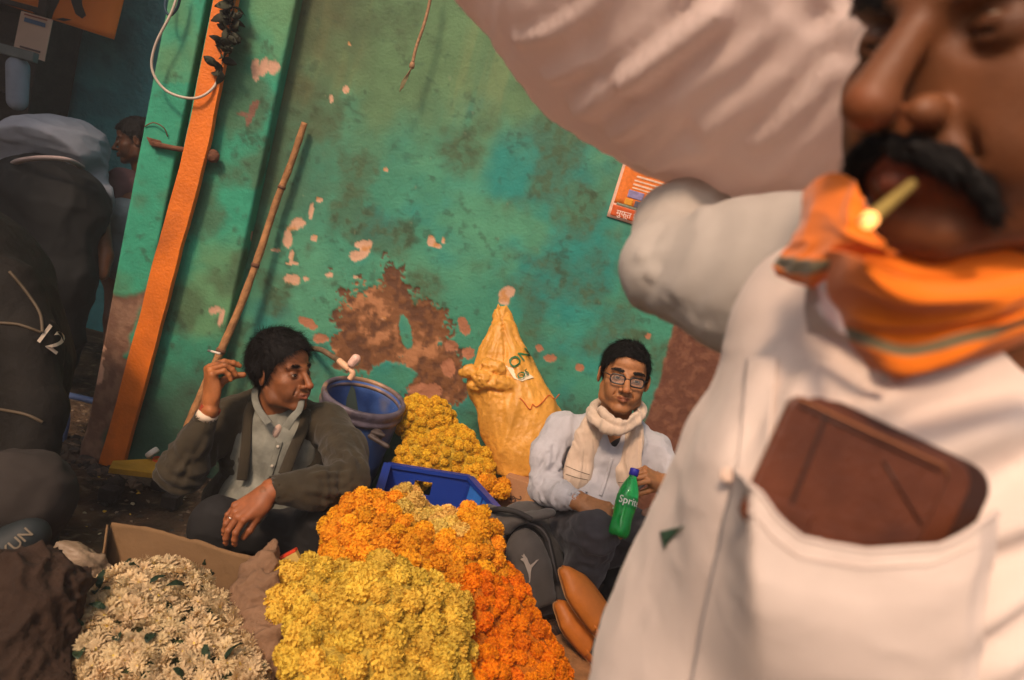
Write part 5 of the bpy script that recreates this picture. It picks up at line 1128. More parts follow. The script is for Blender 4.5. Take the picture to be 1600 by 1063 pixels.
def bunch(p, c, ax, r, k, amp, seed=0):
    """rings of bunched cloth about axis ax near c"""
    q = p - np.asarray(c); t = q @ unit(ax); w = np.exp(-(t / r) ** 2) * np.exp(-(np.linalg.norm(q, axis=1) / (r * 1.6)) ** 2)
    ph = t * k + fbm(q * (k * .09), 3, seed) * 5.5; return amp * w * (np.sin(ph) * .6 + .4 * ridged(q * k * .12, 2, seed))
# ------------------------------------------------------------------ first man: dark jacket, squatting by the wall, head turned to the right
M_jac = mat('dark_jacket_cloth', (.034, .025, .012), .85, var=.25, vscale=18, bump=.15, bscale=120, weave=.25, wscale=1200, sheen=.12)
M_shirt1 = mat('faded_blue_shirt', (.20, .20, .165), .85, var=.3, vscale=22, bump=.15, bscale=90, weave=.15, wscale=1400)
M_trou1 = mat('black_trousers', (.014, .013, .013), .85, var=.2, weave=.2, wscale=1200)
SK1 = np.array([.25, .090, .034])
m1 = thing('person', 'person in a dark jacket squatting by the wall, one hand raised, looking to the right', 'person', (P(395, 930, 2.3)[0], P(395, 930, 2.3)[1], 0))
c1h = P(441, 583, 2.27); fw = unit(RGT * .88 - FWD * .44 - UPV * .05); up1 = unit(UPV * .975 - RGT * .10); R1 = R_from(fw, up1)
nb = P(420, 655, 2.31)
hd1 = head(R1, c1h, .98, .0024, SK1, .96, 1.0, .0040, .0, nb, .050, brow=1.15, nose=1.05, stub=.30, seed=2, gaze=(.1, .05), wr=1.0)
hands = []
def fit_hand(hv, R, wrist, s=1.0): return (hv[0] * s) @ R.T + wrist, hv[1]
# raised right hand: back of the hand to the left, fingers bent over to the right, cigarette held between them
w1 = P(328, 628, 2.12); y1 = unit(P(330, 575, 2.12) - w1); z1 = unit(-RGT * .80 - FWD * .55)
hA = fit_hand(hand([(1.15, .45, .2), (1.2, .5, .25), (1.25, .9, .4), (1.3, 1.0, .5)], .12, (.25, 1.05), -1, fore=.02, wr=.023), R_from(y1, z1), w1, 1.14)
# hanging left hand over the knee
w2 = P(414, 772, 1.93); y2 = unit(P(368, 806, 1.88) - w2); z2 = unit(-FWD * .85 + UPV * .5 - RGT * .3)
hB = fit_hand(hand([(.55, .5, .25), (.5, .45, .3), (.5, .5, .3), (.5, .5, .3)], .10, (.30, .5), -1, fore=.02, wr=.025), R_from(y2, z2), w2, 1.02)
Fb = Field(P(400, 740, 2.25) - [.42, .35, .45], P(400, 740, 2.25) + [.42, .35, .40], .0065)
Fb.chain([nb, P(425, 700, 2.36), P(405, 840, 2.42)], [.05, .10, .11], .03); Fb.chain([P(425, 672, 2.34), P(362, 655, 2.33), P(285, 738, 2.15), w1], [.05, .04, .03, .024], .02); Fb.chain([P(430, 676, 2.34), P(508, 665, 2.34), P(545, 745, 2.09), w2], [.05, .04, .03, .024], .02)
Fb.chain([P(390, 850, 2.42), P(340, 822, 2.05), P(318, 900, 2.12)], [.07, .045, .03], .02); Fb.chain([P(420, 850, 2.42), P(512, 812, 2.08), P(480, 900, 2.14)], [.07, .045, .03], .02)
bv = Fb.mesh(); V, Fc = qmerge((hd1[0], hd1[1]), bv, hA, hB); cols = np.vstack([hd1[2], skincol(bv[0], SK1), skincol(hA[0], SK1 * [1.5, 1.45, 1.2], 4), skincol(hB[0], SK1 * [1.15, 1.05, 1.0], 5)])  # hand skin lightened, most on the raised one, to paint in light
b1 = link('body', new_mesh('body', V, Fc, True, cols, M_skin), m1)
for (vf, k) in hd1[3]: add('eye' if k == 'white' else 'iris', vf, M_eye if k == 'white' else M_iris, m1)
fl1 = lambda r, n: np.stack([-.15 + 0 * r[:, 0], .75 + 0 * r[:, 0], -.15 - .8 * sstep(.03, .075, np.abs(r[:, 0])) - .9 * sstep(0, -.08, r[:, 1])], 1)
hair(hd1[4], R1, .98, m1, 21, .96, front=.086, back=-.082, thickn=.019, n=8500, L=.034, flow=fl1, curl=.45); brows(hd1[4], .96, m1, seed=3)
# shirt, then jacket over it with an open front
Fs1 = Field(P(415, 720, 2.3) - [.22, .22, .28], P(415, 720, 2.3) + [.25, .2, .24], .005)
Fs1.ell(P(428, 700, 2.34), (.150, .105, .16), None, .03); Fs1.ell(P(405, 790, 2.34), (.13, .115, .13), None, .03); Fs1.cap(P(428, 655, 2.32), P(426, 690, 2.33), .062, .09, .03); Fs1.cap(P(424, 645, 2.31), P(432, 600, 2.28), .052, .055, .004, 'sub')
Fs1.ell(P(445, 652, 2.21), (.022, .04, .05), None, .012, 'sub')
sv1 = displace(Fs1.mesh(), lambda p: ridged(p * np.array([16, 10, 4]), 3, 31) * .007 + creases(p, [(P(430, 690, 2.22), P(398, 800, 2.2), .006, .006), (P(455, 680, 2.22), P(420, 790, 2.2), .006, .006)]))
add('shirt', sv1, M_shirt1, m1)
ts1 = bvh(sv1); pk_ = drape(smooth_path([P(437, 690, 2.1), P(430, 715, 2.1), P(420, 745, 2.1), P(410, 772, 2.1)], 24), ts1, .0008); add('button_placket', tube(pk_, .010, 8, flat=.22), M_shirt1, m1)
for i_ in (3, 11, 19): add('button', lathe([(.0001, .002), (.0035, .0018), (.0048, .0008), (.005, -.001)][::-1], 14, frame(-FWD), pk_[i_] - FWD * .004), mat('shirt_button', (.45, .40, .32), .4), m1)
cl = []
for pts_ in ([(402, 600, 2.30), (398, 618, 2.24), (404, 640, 2.20), (420, 662, 2.19)], [(472, 622, 2.24), (468, 640, 2.20), (458, 652, 2.18), (447, 668, 2.19)]):
    cl.append(tube(smooth_path([P(*q) for q in pts_], 18), np.linspace(.009, .014, 18), 10, flat=.22))
add('shirt_collar', qmerge(*[(v, np.array([q for q in f if len(q) == 4])) for v, f in cl]), M_shirt1, m1)
vs1 = Field(P(440, 670, 2.2) - .08, P(440, 670, 2.2) + .08, .004); vs1.ell(P(438, 672, 2.275), (.017, .05, .030), None, 0); add('vest', vs1.mesh(), mat('vest_cloth', (.52, .36, .28), .9), m1)
tl1 = add('shirt_tail', displace((lambda q: thick(q, .003))(gridmesh(np.array([[P(a, b, d) for (a, b, d) in row] for row in [[(400, 775, 2.06), (412, 772, 2.04), (424, 775, 2.03), (432, 782, 2.03)], [(396, 790, 2.03), (408, 789, 2.01), (420, 788, 2.0), (428, 792, 2.0)], [(392, 805, 2.02), (402, 808, 2.0), (414, 806, 1.99), (420, 800, 2.0)], [(395, 815, 2.02), (404, 820, 2.0), (410, 815, 1.99), (418, 806, 2.0)]]]))), lambda p: fbm(p * 40, 2, 3) * .004), M_shirt1, m1)
Fj = Field(P(405, 740, 2.25) - [.48, .36, .40], P(405, 740, 2.25) + [.46, .32, .36], .0056)
Fj.ell(P(428, 705, 2.37), (.185, .125, .18), None, .03); Fj.ell(P(400, 800, 2.40), (.185, .13, .16), None, .04)
sL_, sR_ = P(366, 652, 2.33), P(512, 662, 2.34)
Fj.cap(sL_, sR_, .062, .066, .04); Fj.cap(P(400, 628, 2.36), P(462, 640, 2.38), .045, .045, .04)
eL, cL = P(283, 737, 2.15), P(321, 655, 2.125); eR, cR = P(543, 752, 2.08), P(432, 764, 1.955)
Fj.chain([sL_, P(318, 690, 2.25), eL], [.064, .066, .066], .03); Fj.cap(eL, P(305, 690, 2.13), .066, .052, .03); Fj.cap(P(305, 690, 2.13), cL, .050, .036, .015)
Fj.chain([sR_, P(540, 705, 2.22), eR], [.066, .064, .062], .03); Fj.chain([eR, P(490, 765, 2.0), P(446, 764, 1.965)], [.062, .056, .043], .025); Fj.cap(P(448, 764, 1.967), cR, .043, .041, .006)
ax1, ax2 = unit(cL - eL), unit(cR - eR)
Fj.cap(cL - ax1 * .01, cL + ax1 * .08, .030, .030, .004, 'sub'); Fj.cap(cR - ax2 * .012, cR + ax2 * .08, .033, .033, .004, 'sub')
Fj.chain([P(437, 640, 2.26), P(424, 690, 2.20), P(405, 745, 2.19), P(398, 810, 2.20)], [.070, .056, .055, .070], .012, 'sub')
Fj.cap(P(436, 640, 2.32), P(440, 590, 2.28), .062, .07, .01, 'sub')
def f_j(p):
    o = bunch(p, eL, ax1, .10, 150, .010, 1) + bunch(p, eR, ax2, .11, 150, .010, 2) + bunch(p, P(350, 665, 2.3), P(366, 652, 2.33) - eL, .06, 120, .006, 3)
    o += creases(p, [(P(520, 660, 2.26), P(556, 730, 2.03), .010, .008), (P(500, 700, 2.22), P(548, 745, 2.02), .010, .009), (P(480, 745, 1.95), P(545, 735, 2.02), .008, .008), (P(470, 765, 1.92), P(552, 775, 2.02), .009, .008), (P(480, 785, 1.95), P(540, 790, 2.0), .008, .006),
                     (P(300, 700, 2.06), P(270, 760, 2.1), .009, .008), (P(325, 690, 2.1), P(300, 755, 2.08), .009, .008), (P(340, 700, 2.2), P(330, 770, 2.2), .012, .010), (P(380, 640, 2.25), P(372, 740, 2.25), .010, .009), (P(490, 650, 2.27), P(462, 730, 2.26), .009, .010), (P(470, 660, 2.27), P(446, 735, 2.26), .006, .006)])
    return o + ridged(p * np.array([9, 9, 6]), 3, 17) * .008 - .004 + fbm(p * 45, 2, 5) * .0010
jv = displace(Fj.mesh(), f_j); jk = add('jacket', jv, M_jac, m1); tj = bvh(jv)
# lapels
for pts_, r_ in (([(398, 618, 2.29), (388, 650, 2.25), (384, 700, 2.22), (378, 750, 2.22)], .017), ([(478, 640, 2.29), (474, 668, 2.25), (458, 705, 2.22), (444, 742, 2.19)], .019)):
    lp = smooth_path([P(*q) for q in pts_], 30); v, f = tube(lp, np.linspace(r_ * .8, r_, 30), 12, flat=.45); add('lapel', (v, f), M_jac, jk).matrix_parent_inverse = Matrix.Identity(4)
# trousers, shoes
Ft = Field(P(405, 850, 2.25) - [.40, .36, .36], P(405, 850, 2.25) + [.40, .34, .26], .0065)
Ft.ell(P(400, 870, 2.42), (.17, .13, .12), None, .04); Ft.chain([P(385, 860, 2.38), P(338, 815, 2.05), P(322, 890, 2.10), G(318, 940)], [.09, .066, .058, .055], .03); Ft.chain([P(430, 860, 2.38), P(515, 812, 2.08), P(490, 890, 2.12), G(480, 925)], [.09, .068, .060, .055], .03)
Ft.cap(P(350, 830, 2.1), P(480, 838, 2.15), .07, .07, .05)
add('trousers', displace(Ft.mesh(), lambda p: ridged(p * 9, 3, 27) * .009 - .004), M_trou1, m1)
for g_ in (G(312, 945), G(478, 930)):
    Fq = Field(g_ - [.08, .22, .02], g_ + [.08, .1, .12], .006); Fq.chain([g_ + [0, .03, .045], g_ + [0, -.08, .035], g_ + [0, -.15, .03]], [.042, .038, .03], .02); Fq.cut(g_ + [0, 0, .002], (0, 0, -1)); add('shoe', Fq.mesh(), M_black, m1)
# cuff, red thread bracelet, ring
add('shirt_cuff', tube([cL + ax1 * .004, cL + ax1 * .024], [.036, .034], 24, flat=.85), mat('cuff_cream', (.66, .52, .38), .8), m1)
M_red = mat('red_thread', (.34, .045, .018), .75, var=.3, vscale=200, bump=.5, bscale=300)
for k in range(4):
    a = cL + ax1 * (.028 + .0042 * k); fr = frame(ax1 + np.array([.05 * math.sin(k), .05, 0])); th = np.linspace(0, 2 * math.pi, 40); add('thread_bracelet', tube([a + fr[:, 0] * .0275 * math.cos(t) + fr[:, 1] * .026 * math.sin(t) for t in th], .0026, 6), M_red, m1)
M_silver = mat('silver', (.75, .68, .58), .25, metal=1., var=.05)
def ring_on(R, w, s, sgn, xi, yi, c1, Lf, rad, parent):
    q = np.array([sgn * xi, yi + Lf * .27 * math.cos(c1), -Lf * .27 * math.sin(c1)]) * s; d = R @ unit([0, math.cos(c1), -math.sin(c1)]); c = w + R @ q; fr = frame(d); th = np.linspace(0, 2 * math.pi, 28)
    add('ring', tube([c + fr[:, 0] * rad * math.cos(t) + fr[:, 1] * rad * math.sin(t) for t in th], .0016, 6), M_silver, parent)
ring_on(R_from(y2, z2), w2, .98, -1, -.0095, .085, .5, .072, .0092, m1)
sh_ = R_from(y1, z1)
cgt = thing('cigarette', 'short cigarette held up between the fingers of the squatting man', 'cigarette', tuple(P(334, 543, 2.08)))
add('paper', tube([P(330, 549, 2.10), P(344, 553, 2.09)], .0035, 10), mat('cig_paper', (.7, .6, .5), .8), cgt); add('ash', tube([P(325, 548, 2.102), P(330, 549, 2.10)], .0036, 10), mat('ash_grey', (.15, .14, .13), .9), cgt)
# ------------------------------------------------------------------ second man: glasses, white scarf, pale blue shirt, sitting with a green bottle
M_shirt2 = mat('pale_blue_shirt', (.44, .43, .46), .85, var=.08, vscale=20, bump=.1, bscale=90, weave=.12, wscale=1500, sheen=.2)
M_scarf = mat('cream_scarf', (.60, .46, .35), .9, var=.08, vscale=20, bump=.15, bscale=120, weave=.3, wscale=1100, sheen=.3)
M_jean = mat('charcoal_trousers', (.050, .044, .050), .85, var=.2, vscale=25, weave=.35, wscale=1100, sheen=.2)
SK2 = np.array([.38, .165, .066])
m2 = thing('person', 'person in glasses and a cream scarf sitting by the wall with a green bottle', 'person', (P(930, 900, 2.6)[0], P(930, 900, 2.6)[1], 0))
c2h = P(975, 590, 2.42); fw = unit(-FWD * .93 - RGT * .03 - UPV * .04); R2 = R_from(fw, unit(UPV * .97 + RGT * .21)); nb2 = P(955, 672, 2.47)
hd2 = head(R2, c2h, .95, .0023, SK2, 1.08, 1.04, .0040, .0, nb2, .056, brow=.9, nose=1.12, stub=.15, seed=7, wr=.5, gaze=(-.05, .03), jaw=1.04)
w3 = P(912, 786, 2.24); y3 = unit(P(962, 806, 2.20) - w3); z3 = unit(-FWD * .65 + UPV * .75 + RGT * .1)
h3 = fit_hand(hand([(.35, .35, .2), (.3, .35, .25), (.3, .4, .3), (.35, .45, .3)], .22, (.15, .9), 1, fore=.02, wr=.027), R_from(y3, z3), w3, 1.0)
w4 = P(1032, 752, 2.30); y4 = unit(P(1000, 738, 2.24) - w4); z4 = unit(-FWD * .70 + UPV * .72)
h4 = fit_hand(hand([(.85, 1.0, .6), (.9, 1.1, .6), (1.0, 1.1, .6), (1.0, 1.1, .6)], .0, (.35, .95), -1, fore=.02, wr=.027), R_from(y4, z4), w4, .95)
Fb = Field(P(930, 730, 2.35) - [.38, .35, .42], P(930, 730, 2.35) + [.42, .4, .35], .0065)
Fb.chain([nb2, P(940, 720, 2.53), P(905, 830, 2.58)], [.055, .08, .09], .03); Fb.chain([P(950, 690, 2.5), P(872, 665, 2.50), P(848, 762, 2.38), w3], [.05, .04, .035, .026], .02); Fb.chain([P(950, 690, 2.5), P(1026, 702, 2.5), P(1058, 790, 2.40), w4], [.05, .04, .035, .026], .02)
Fb.chain([P(905, 830, 2.56), P(935, 838, 2.22), P(905, 930, 2.34)], [.06, .045, .035], .02)
bv = Fb.mesh(); V, Fc = qmerge((hd2[0], hd2[1]), bv, h3, h4); cols = np.vstack([hd2[2], skincol(bv[0], SK2), skincol(h3[0], SK2, 8), skincol(h4[0], SK2 * .95, 9)])
link('body', new_mesh('body', V, Fc, True, cols, M_skin), m2)
for (vf, k) in hd2[3]: add('eye' if k == 'white' else 'iris', vf, M_eye if k == 'white' else M_iris, m2)
fl2 = lambda r, n: np.stack([.55 + 0 * r[:, 0], .5 + 0 * r[:, 0], -.1 - .9 * sstep(.04, .08, np.abs(r[:, 0]))], 1)
hair(hd2[4], R2, .95, m2, 31, 1.10, front=.080, back=-.055, thickn=.006, n=5200, L=.026, flow=fl2); brows(hd2[4], 1.10, m2, s=.95, seed=9, thick_=.003, n=260)
# glasses
T2 = hd2[4]; M_fr = mat('black_frame', (.012, .010, .010), .3, spec=.6); gl = bpy.data.objects.new('glasses', None); COL.objects.link(gl); gl.parent = m2; gl.matrix_parent_inverse = Matrix.Translation(-m2.location)
M_glass = mat('lens_glass', (.8, .8, .8), .12, var=0, spec=.15); M_glass.node_tree.nodes['Principled BSDF'].inputs['Alpha'].default_value = .05
def glsub(name, vf, m): o = link(name, new_mesh(name, vf[0], vf[1], True, None, m), gl); o.matrix_parent_inverse = Matrix.Identity(4); return o
gz = -.003
for sg in (-1, 1):
    th = np.linspace(0, 2 * math.pi, 41); sx = lambda t: np.sign(math.cos(t)) * abs(math.cos(t)) ** .55; sy = lambda t: np.sign(math.sin(t)) * abs(math.sin(t)) ** .55
    ring = np.array([[sg * .0335 + .0245 * sx(t), .106 - .010 * abs(sg * .0335 + .0245 * sx(t)) / .05, gz + .0155 * sy(t)] for t in th]); glsub('rim', tube(T2(ring), .0026, 8), M_fr)
    glsub('lens', (T2(np.vstack([ring[:-1], [[sg * .0335, .100, gz]], ring[:-1] + [0, -.0012, 0], [[sg * .0335, .0988, gz]]])), [(i, (i + 1) % 40, 40) for i in range(40)] + [(41 + (i + 1) % 40, 41 + i, 81) for i in range(40)]), M_glass)
    glsub('temple', tube(T2(np.array([[sg * .0595, .094, gz + .008], [sg * .072, .07, gz + .010], [sg * .082, .0, gz + .006], [sg * .083, -.02, gz - .006]])), .0020, 8), M_fr)
glsub('bridge', tube(T2(np.array([[-.010, .1035, gz + .005], [0, .1065, gz + .008], [.010, .1035, gz + .005]])), .0019, 8), M_fr)
# shirt
FS = Field(P(930, 730, 2.35) - [.42, .38, .34], P(930, 730, 2.35) + [.46, .42, .36], .0054)
FS.ell(P(950, 712, 2.52), (.165, .115, .16), None, .03); FS.ell(P(915, 785, 2.50), (.18, .145, .14), None, .04); FS.cap(P(880, 670, 2.50), P(1022, 702, 2.51), .052, .052, .04); FS.cap(P(940, 660, 2.5), P(985, 668, 2.52), .04, .04, .04)
e3, e4 = P(852, 762, 2.37), P(1060, 790, 2.40); k3, k4 = P(905, 783, 2.25), P(1040, 758, 2.315); sh3, sh4 = P(874, 668, 2.49), P(1024, 702, 2.50)
FS.chain([sh3, P(852, 712, 2.42), e3], [.058, .050, .050], .03); FS.chain([e3, P(880, 775, 2.30), k3], [.050, .042, .034], .02)
FS.chain([sh4, P(1050, 745, 2.45), e4], [.056, .050, .050], .03); FS.chain([e4, P(1052, 775, 2.33), k4], [.048, .042, .034], .02)
a3, a4 = unit(k3 - P(880, 775, 2.30)), unit(k4 - P(1052, 775, 2.33)); FS.cap(k3 - a3 * .01, k3 + a3 * .06, .029, .029, .003, 'sub'); FS.cap(k4 - a4 * .01, k4 + a4 * .06, .029, .029, .003, 'sub')
FS.cap(P(962, 660, 2.46), P(958, 715, 2.38), .030, .012, .01, 'sub')
def f_s(p):
    o = bunch(p, e3, P(880, 775, 2.30) - e3, .09, 170, .010, 4) + bunch(p, P(885, 778, 2.29), a3, .06, 230, .005, 6) + bunch(p, e4, k4 - e4, .09, 170, .010, 5)
    o += creases(p, [(P(862, 690, 2.4), P(850, 750, 2.32), .008, .008), (P(880, 700, 2.42), P(866, 760, 2.32), .008, .007), (P(925, 720, 2.38), P(950, 770, 2.34), .010, .011), (P(920, 745, 2.36), P(955, 785, 2.34), .009, .010), (P(965, 700, 2.4), P(950, 770, 2.36), .006, .007), (P(905, 760, 2.34), P(940, 770, 2.32), .008, .008)])
    return o + ridged(p * np.array([14, 14, 7]), 3, 37) * .010 - .005
sv2 = displace(FS.mesh(), f_s); add('shirt', sv2, M_shirt2, m2)
add('undershirt', (lambda F_: F_.ell(P(960, 700, 2.45), (.035, .03, .06), None, 0).mesh())(Field(P(960, 700, 2.45) - .09, P(960, 700, 2.45) + .09, .005)), mat('dark_vest', (.02, .02, .022), .9), m2)
ts2 = bvh(sv2)
add('button_placket', tube(drape(smooth_path([P(956, 716, 2.3), P(948, 745, 2.3), P(938, 775, 2.3)], 20), ts2, .001), .006, 8, flat=.35), M_shirt2, m2)
# scarf: a ring round the neck and two ends hanging down the chest
Fc_ = Field(P(945, 690, 2.36) - [.24, .24, .30], P(945, 690, 2.36) + [.24, .24, .24], .0046)
lp = [P(930, 632, 2.50), P(926, 650, 2.40), P(945, 668, 2.335), P(974, 672, 2.325), P(996, 655, 2.37), P(1000, 638, 2.45), P(985, 625, 2.53), P(950, 622, 2.56), P(930, 632, 2.50)]
Fc_.chain(smooth_path(lp, 30), .0165, .010); Fc_.chain(smooth_path([P(940, 640, 2.38), P(955, 656, 2.33), P(976, 660, 2.32), P(994, 646, 2.36)], 14), .011, .007)
sc1 = drape(smooth_path([P(936, 655, 2.38), P(920, 680, 2.36), P(908, 715, 2.34), P(900, 750, 2.34)], 12), ts2, .004); sc2 = drape(smooth_path([P(988, 662, 2.36), P(990, 690, 2.36), P(984, 725, 2.34), P(978, 752, 2.34)], 12), ts2, .004)
for ch_, w_ in ((sc1, .034), (sc2, .026)):
    for i in range(len(ch_) - 1): Fc_.cap(ch_[i] - FWD * .0 , ch_[i + 1], w_ * (.8 + .4 * i / 11), w_ * (.8 + .4 * (i + 1) / 11), .02, flat=(FWD, .45))
fold = lambda p: ridged(np.stack([(p @ RGT) * 42 + fbm(p * 7, 2, 5) * 1.5, (p @ UPV) * 7, (p @ FWD) * 6], -1), 2, 41) * .008 - .002 + fbm(p * 60, 2, 4) * .001
sc_vf = displace(Fc_.mesh(), fold); add('scarf', sc_vf, M_scarf, m2); tsc = bvh(sc_vf)
M_line = mat('scarf_line', (.10, .07, .05), .9)
for (a, b) in (((884, 728), (921, 742)), ((884, 741), (918, 750)), ((966, 754), (992, 752))): add('scarf_stripe', tube(drape(smooth_path([P(*a, 2.2), P((a[0] + b[0]) / 2, (a[1] + b[1]) / 2 + 1, 2.2), P(*b, 2.2)], 24), tsc, .0006), .0010, 5), M_line, m2)
# trousers and shoe
Ft = Field(P(930, 860, 2.4) - [.34, .36, .36], P(930, 860, 2.4) + [.42, .36, .30], .006)
Ft.ell(P(905, 835, 2.52), (.20, .15, .10), None, .04); Ft.chain([P(880, 825, 2.46), P(930, 832, 2.23), P(915, 880, 2.27), P(898, 940, 2.36), P(890, 985, 2.42)], [.095, .075, .064, .056, .05], .03); Ft.chain([P(960, 820, 2.52), P(1035, 850, 2.34), P(1010, 930, 2.42), P(985, 990, 2.5)], [.09, .075, .06, .05], .03)
kn = P(940, 840, 2.2)
add('trousers', displace(Ft.mesh(), lambda p: ridged(p * 10, 3, 47) * .008 - .004 + bunch(p, P(925, 850, 2.25), UPV, .09, 130, .009, 3) + creases(p, [(P(945, 850, 2.16), P(905, 870, 2.22), .007, .008), (P(950, 865, 2.18), P(915, 895, 2.24), .007, .008), (P(935, 900, 2.24), P(905, 910, 2.28), .006, .007)])), M_jean, m2)
seat = thing('low_stool', 'low dark wooden stool under the man with glasses', 'stool', (P(905, 860, 2.62)[0], P(905, 860, 2.62)[1], 0)); q = P(905, 860, 2.62)
add('seat', box((q[0] + .02, q[1] - .02, .235), (.34, .26, .03), None, .004), M_dk, seat, smooth=False)
for sx in (-1, 1):
    for sy in (-1, 1): add('leg', box((q[0] + .02 + sx * .14, q[1] - .02 + sy * .10, .11), (.03, .03, .22)), M_dk, seat, smooth=False)
shade_at = P(925, 905, 2.5); cloth_lump('shade_lump', 'black bag standing on the floor behind the seated man\'s shin', 'bag', [(P(975, 880, 2.52), (.14, .06, .10)), (P(985, 930, 2.52), (.14, .06, .10))], M_black, .006, 6, seed=71)  # black lump put in for the dark shade by the shin
# tan bag at the man's left hip
cloth_lump('tan_bag', 'small tan bag beside the second man\'s hip', 'bag', [(P(1025, 808, 2.40), (.05, .04, .028))], mat('tan_leather', (.45, .25, .17), .6, var=.15), .004, 8, h=.005, seed=72)

# green bottle held between the hands
bt = thing('green_bottle', 'green plastic drink bottle with a blue cap in the seated man\'s hands', 'bottle', tuple(P(963, 838, 2.16)))
b0, b1_ = P(965, 838, 2.145), P(990, 741, 2.19); axb = b1_ - b0; Lb = np.linalg.norm(axb); axb /= Lb; Rbt = frame(axb, -FWD)
pf = [(.0, .004), (.016, .002), (.022, .000), (.028, .006), (.0305, .02), (.0300, .045), (.0285, .060), (.0295, .075), (.0310, .090), (.0315, .125), (.0305, .140), (.026, .160), (.018, .180), (.0125, .192), (.0115, .197), (.0115, .204)]
sc_ = Lb / .204; pf = [(r * 1.03, z * sc_) for r, z in pf]
M_pet = mat('green_plastic_bottle', (.04, .80, .20), .05, var=0, trans=.78, ior=1.35, spec=.8, coat=.3)
bv_ = lathe(pf, 48, Rbt, b0); bf = [q for q in bv_[1]]
ang = lambda v: np.arctan2((v - b0) @ Rbt[:, 1], (v - b0) @ Rbt[:, 0])
def petal(v):
    t = (v - b0) @ axb; return np.where(t < .03, .0022 * np.cos(ang(v) * 5), 0) + np.where((t > .045) & (t < .085), .0006 * np.cos(t * 900), 0)
bvf = displace((bv_[0], np.array(bf)), petal); add('bottle_body', bvf, M_pet, bt); tb_ = bvh(bvf)
pl_ = [(r * .90, z) for r, z in [(.001, .008 * sc_), (.026, .008 * sc_), (.029, .03), (.028, .06), (.029, .09), (.029, .118), (.001, .1181)]]; add('drink', lathe(pl_, 40, Rbt, b0), mat('green_drink', (.06, .75, .18), .05, var=0, trans=.55, ior=1.33), bt)
add('label_band', lathe([(.0332, .098 * sc_), (.0336, .100 * sc_), (.0336, .128 * sc_), (.0332, .130 * sc_)], 48, Rbt, b0), mat('bottle_label_green', (.006, .27, .05), .3), bt)
xb = unit(np.cross(axb, FWD)); xb = xb if xb @ RGT > 0 else -xb; tv, tf = text_mesh('Sprite', .031); r_ = .0342
aa = tv[:, 0] / r_ + .12; v2 = b0 + axb * (.114 * sc_ + tv[:, 1])[:, None] + (xb * np.sin(aa)[:, None] - unit(np.cross(xb, axb)) * 0 + unit(np.cross(axb, xb)) * np.cos(aa)[:, None] * (1 if np.cross(axb, xb) @ FWD < 0 else -1)) * r_
add('lettering', (v2, tf), mat('label_white', (.75, .75, .68), .5), bt, smooth=False)
add('cap', lathe([(.0, .205 * sc_ + .016), (.013, .205 * sc_ + .016), (.0145, .205 * sc_ + .013), (.0145, .199 * sc_), (.0125, .198 * sc_)], 28, Rbt, b0), mat('blue_cap', (.03, .03, .35), .4), bt)
ring_on(R_from(y3, z3), w3, .95, 1, -.027, .075, .35, .062, .0086, m2)
# ------------------------------------------------------------------ the carrier in front: pale shirt, orange scarf, moustache, smoking, great white bundle on his shoulder
M_shirt3 = mat('pale_pink_shirt', (.72, .60, .53), .85, var=.05, vscale=14, bump=.05, bscale=60, weave=.10, wscale=2600, sheen=.2)
M_sleeve = M_shirt3
m3 = thing('person', 'person in a pale shirt and orange scarf smoking in front, carrying a bundle', 'person', (.42, .62, 0))
SK3 = np.array([.19, .070, .026])
fw = unit(-RGT * .90 - FWD * .42 - UPV * .14); R3 = R_from(fw, unit(UPV * .88 + RGT * .46)); 
S3 = 1.04; tipw = P(1356, 168, .385); c3h = tipw - R3 @ np.array([0, .124, -.034]) * S3
hd3 = head(R3, c3h, S3, .0021, SK3, 1.06, 1.0, .0009, .0, c3h + R3 @ np.array([0, -.05, -.19]), .062, brow=1.2, nose=1.18, stub=.22, seed=13, jaw=1.15, gaze=(.1, -.5))
# torso
FT = Field(P(1400, 820, .56) - [.36, .30, .42], P(1400, 820, .56) + [.34, .30, .34], .0042)
FT.chain([P(1440, 560, .565), P(1420, 700, .585), P(1395, 830, .60), P(1370, 960, .61), P(1330, 1120, .62), P(1250, 1400, .66)], [.105, .150, .175, .195, .215, .21], .04)
FT.chain([P(1560, 560, .56), P(1640, 760, .60), P(1640, 1000, .62)], [.10, .15, .17], .05)
FT.cap(P(1290, 515, .585), P(1620, 520, .60), .070, .085, .05)
FT.ell(P(1310, 800, .50), (.10, .085, .12), None, .05)
def cr(pts, w, h): return [(pts[i], pts[i + 1], w, h) for i in range(len(pts) - 1)]
dg0 = unit(RGT * .72 + UPV * .55); pg0 = unit(-RGT * .55 + UPV * .72)
def f_t(p):
    o = creases(p, [(P(1600, 520, .43), P(1300, 640, .42), .010, .009), (P(1650, 640, .43), P(1420, 720, .40), .012, .009), (P(1640, 760, .43), P(1555, 870, .40), .010, .009), (P(1640, 860, .42), P(1480, 1040, .40), .012, .010), (P(1640, 960, .42), P(1520, 1090, .40), .010, .009),
                    (P(1180, 880, .42), P(1090, 960, .43), .012, .006), (P(1080, 860, .44), P(1150, 960, .42), .008, .005), (P(1140, 740, .44), P(1250, 620, .44), .012, .006), (P(1290, 480, .46), P(1220, 640, .45), .014, .006)])
    return o * 1.5 + fbm(p * 9, 3, 81) * .005 + ridged(np.stack([(p @ dg0) * 5, (p @ pg0) * 26, (p @ FWD) * 6], -1), 2, 83) * .0022 + fbm(p * 30, 2, 82) * .0010
shv = displace(FT.mesh(2), f_t); add('shirt', shv, M_shirt3, m3); t3 = bvh(shv)
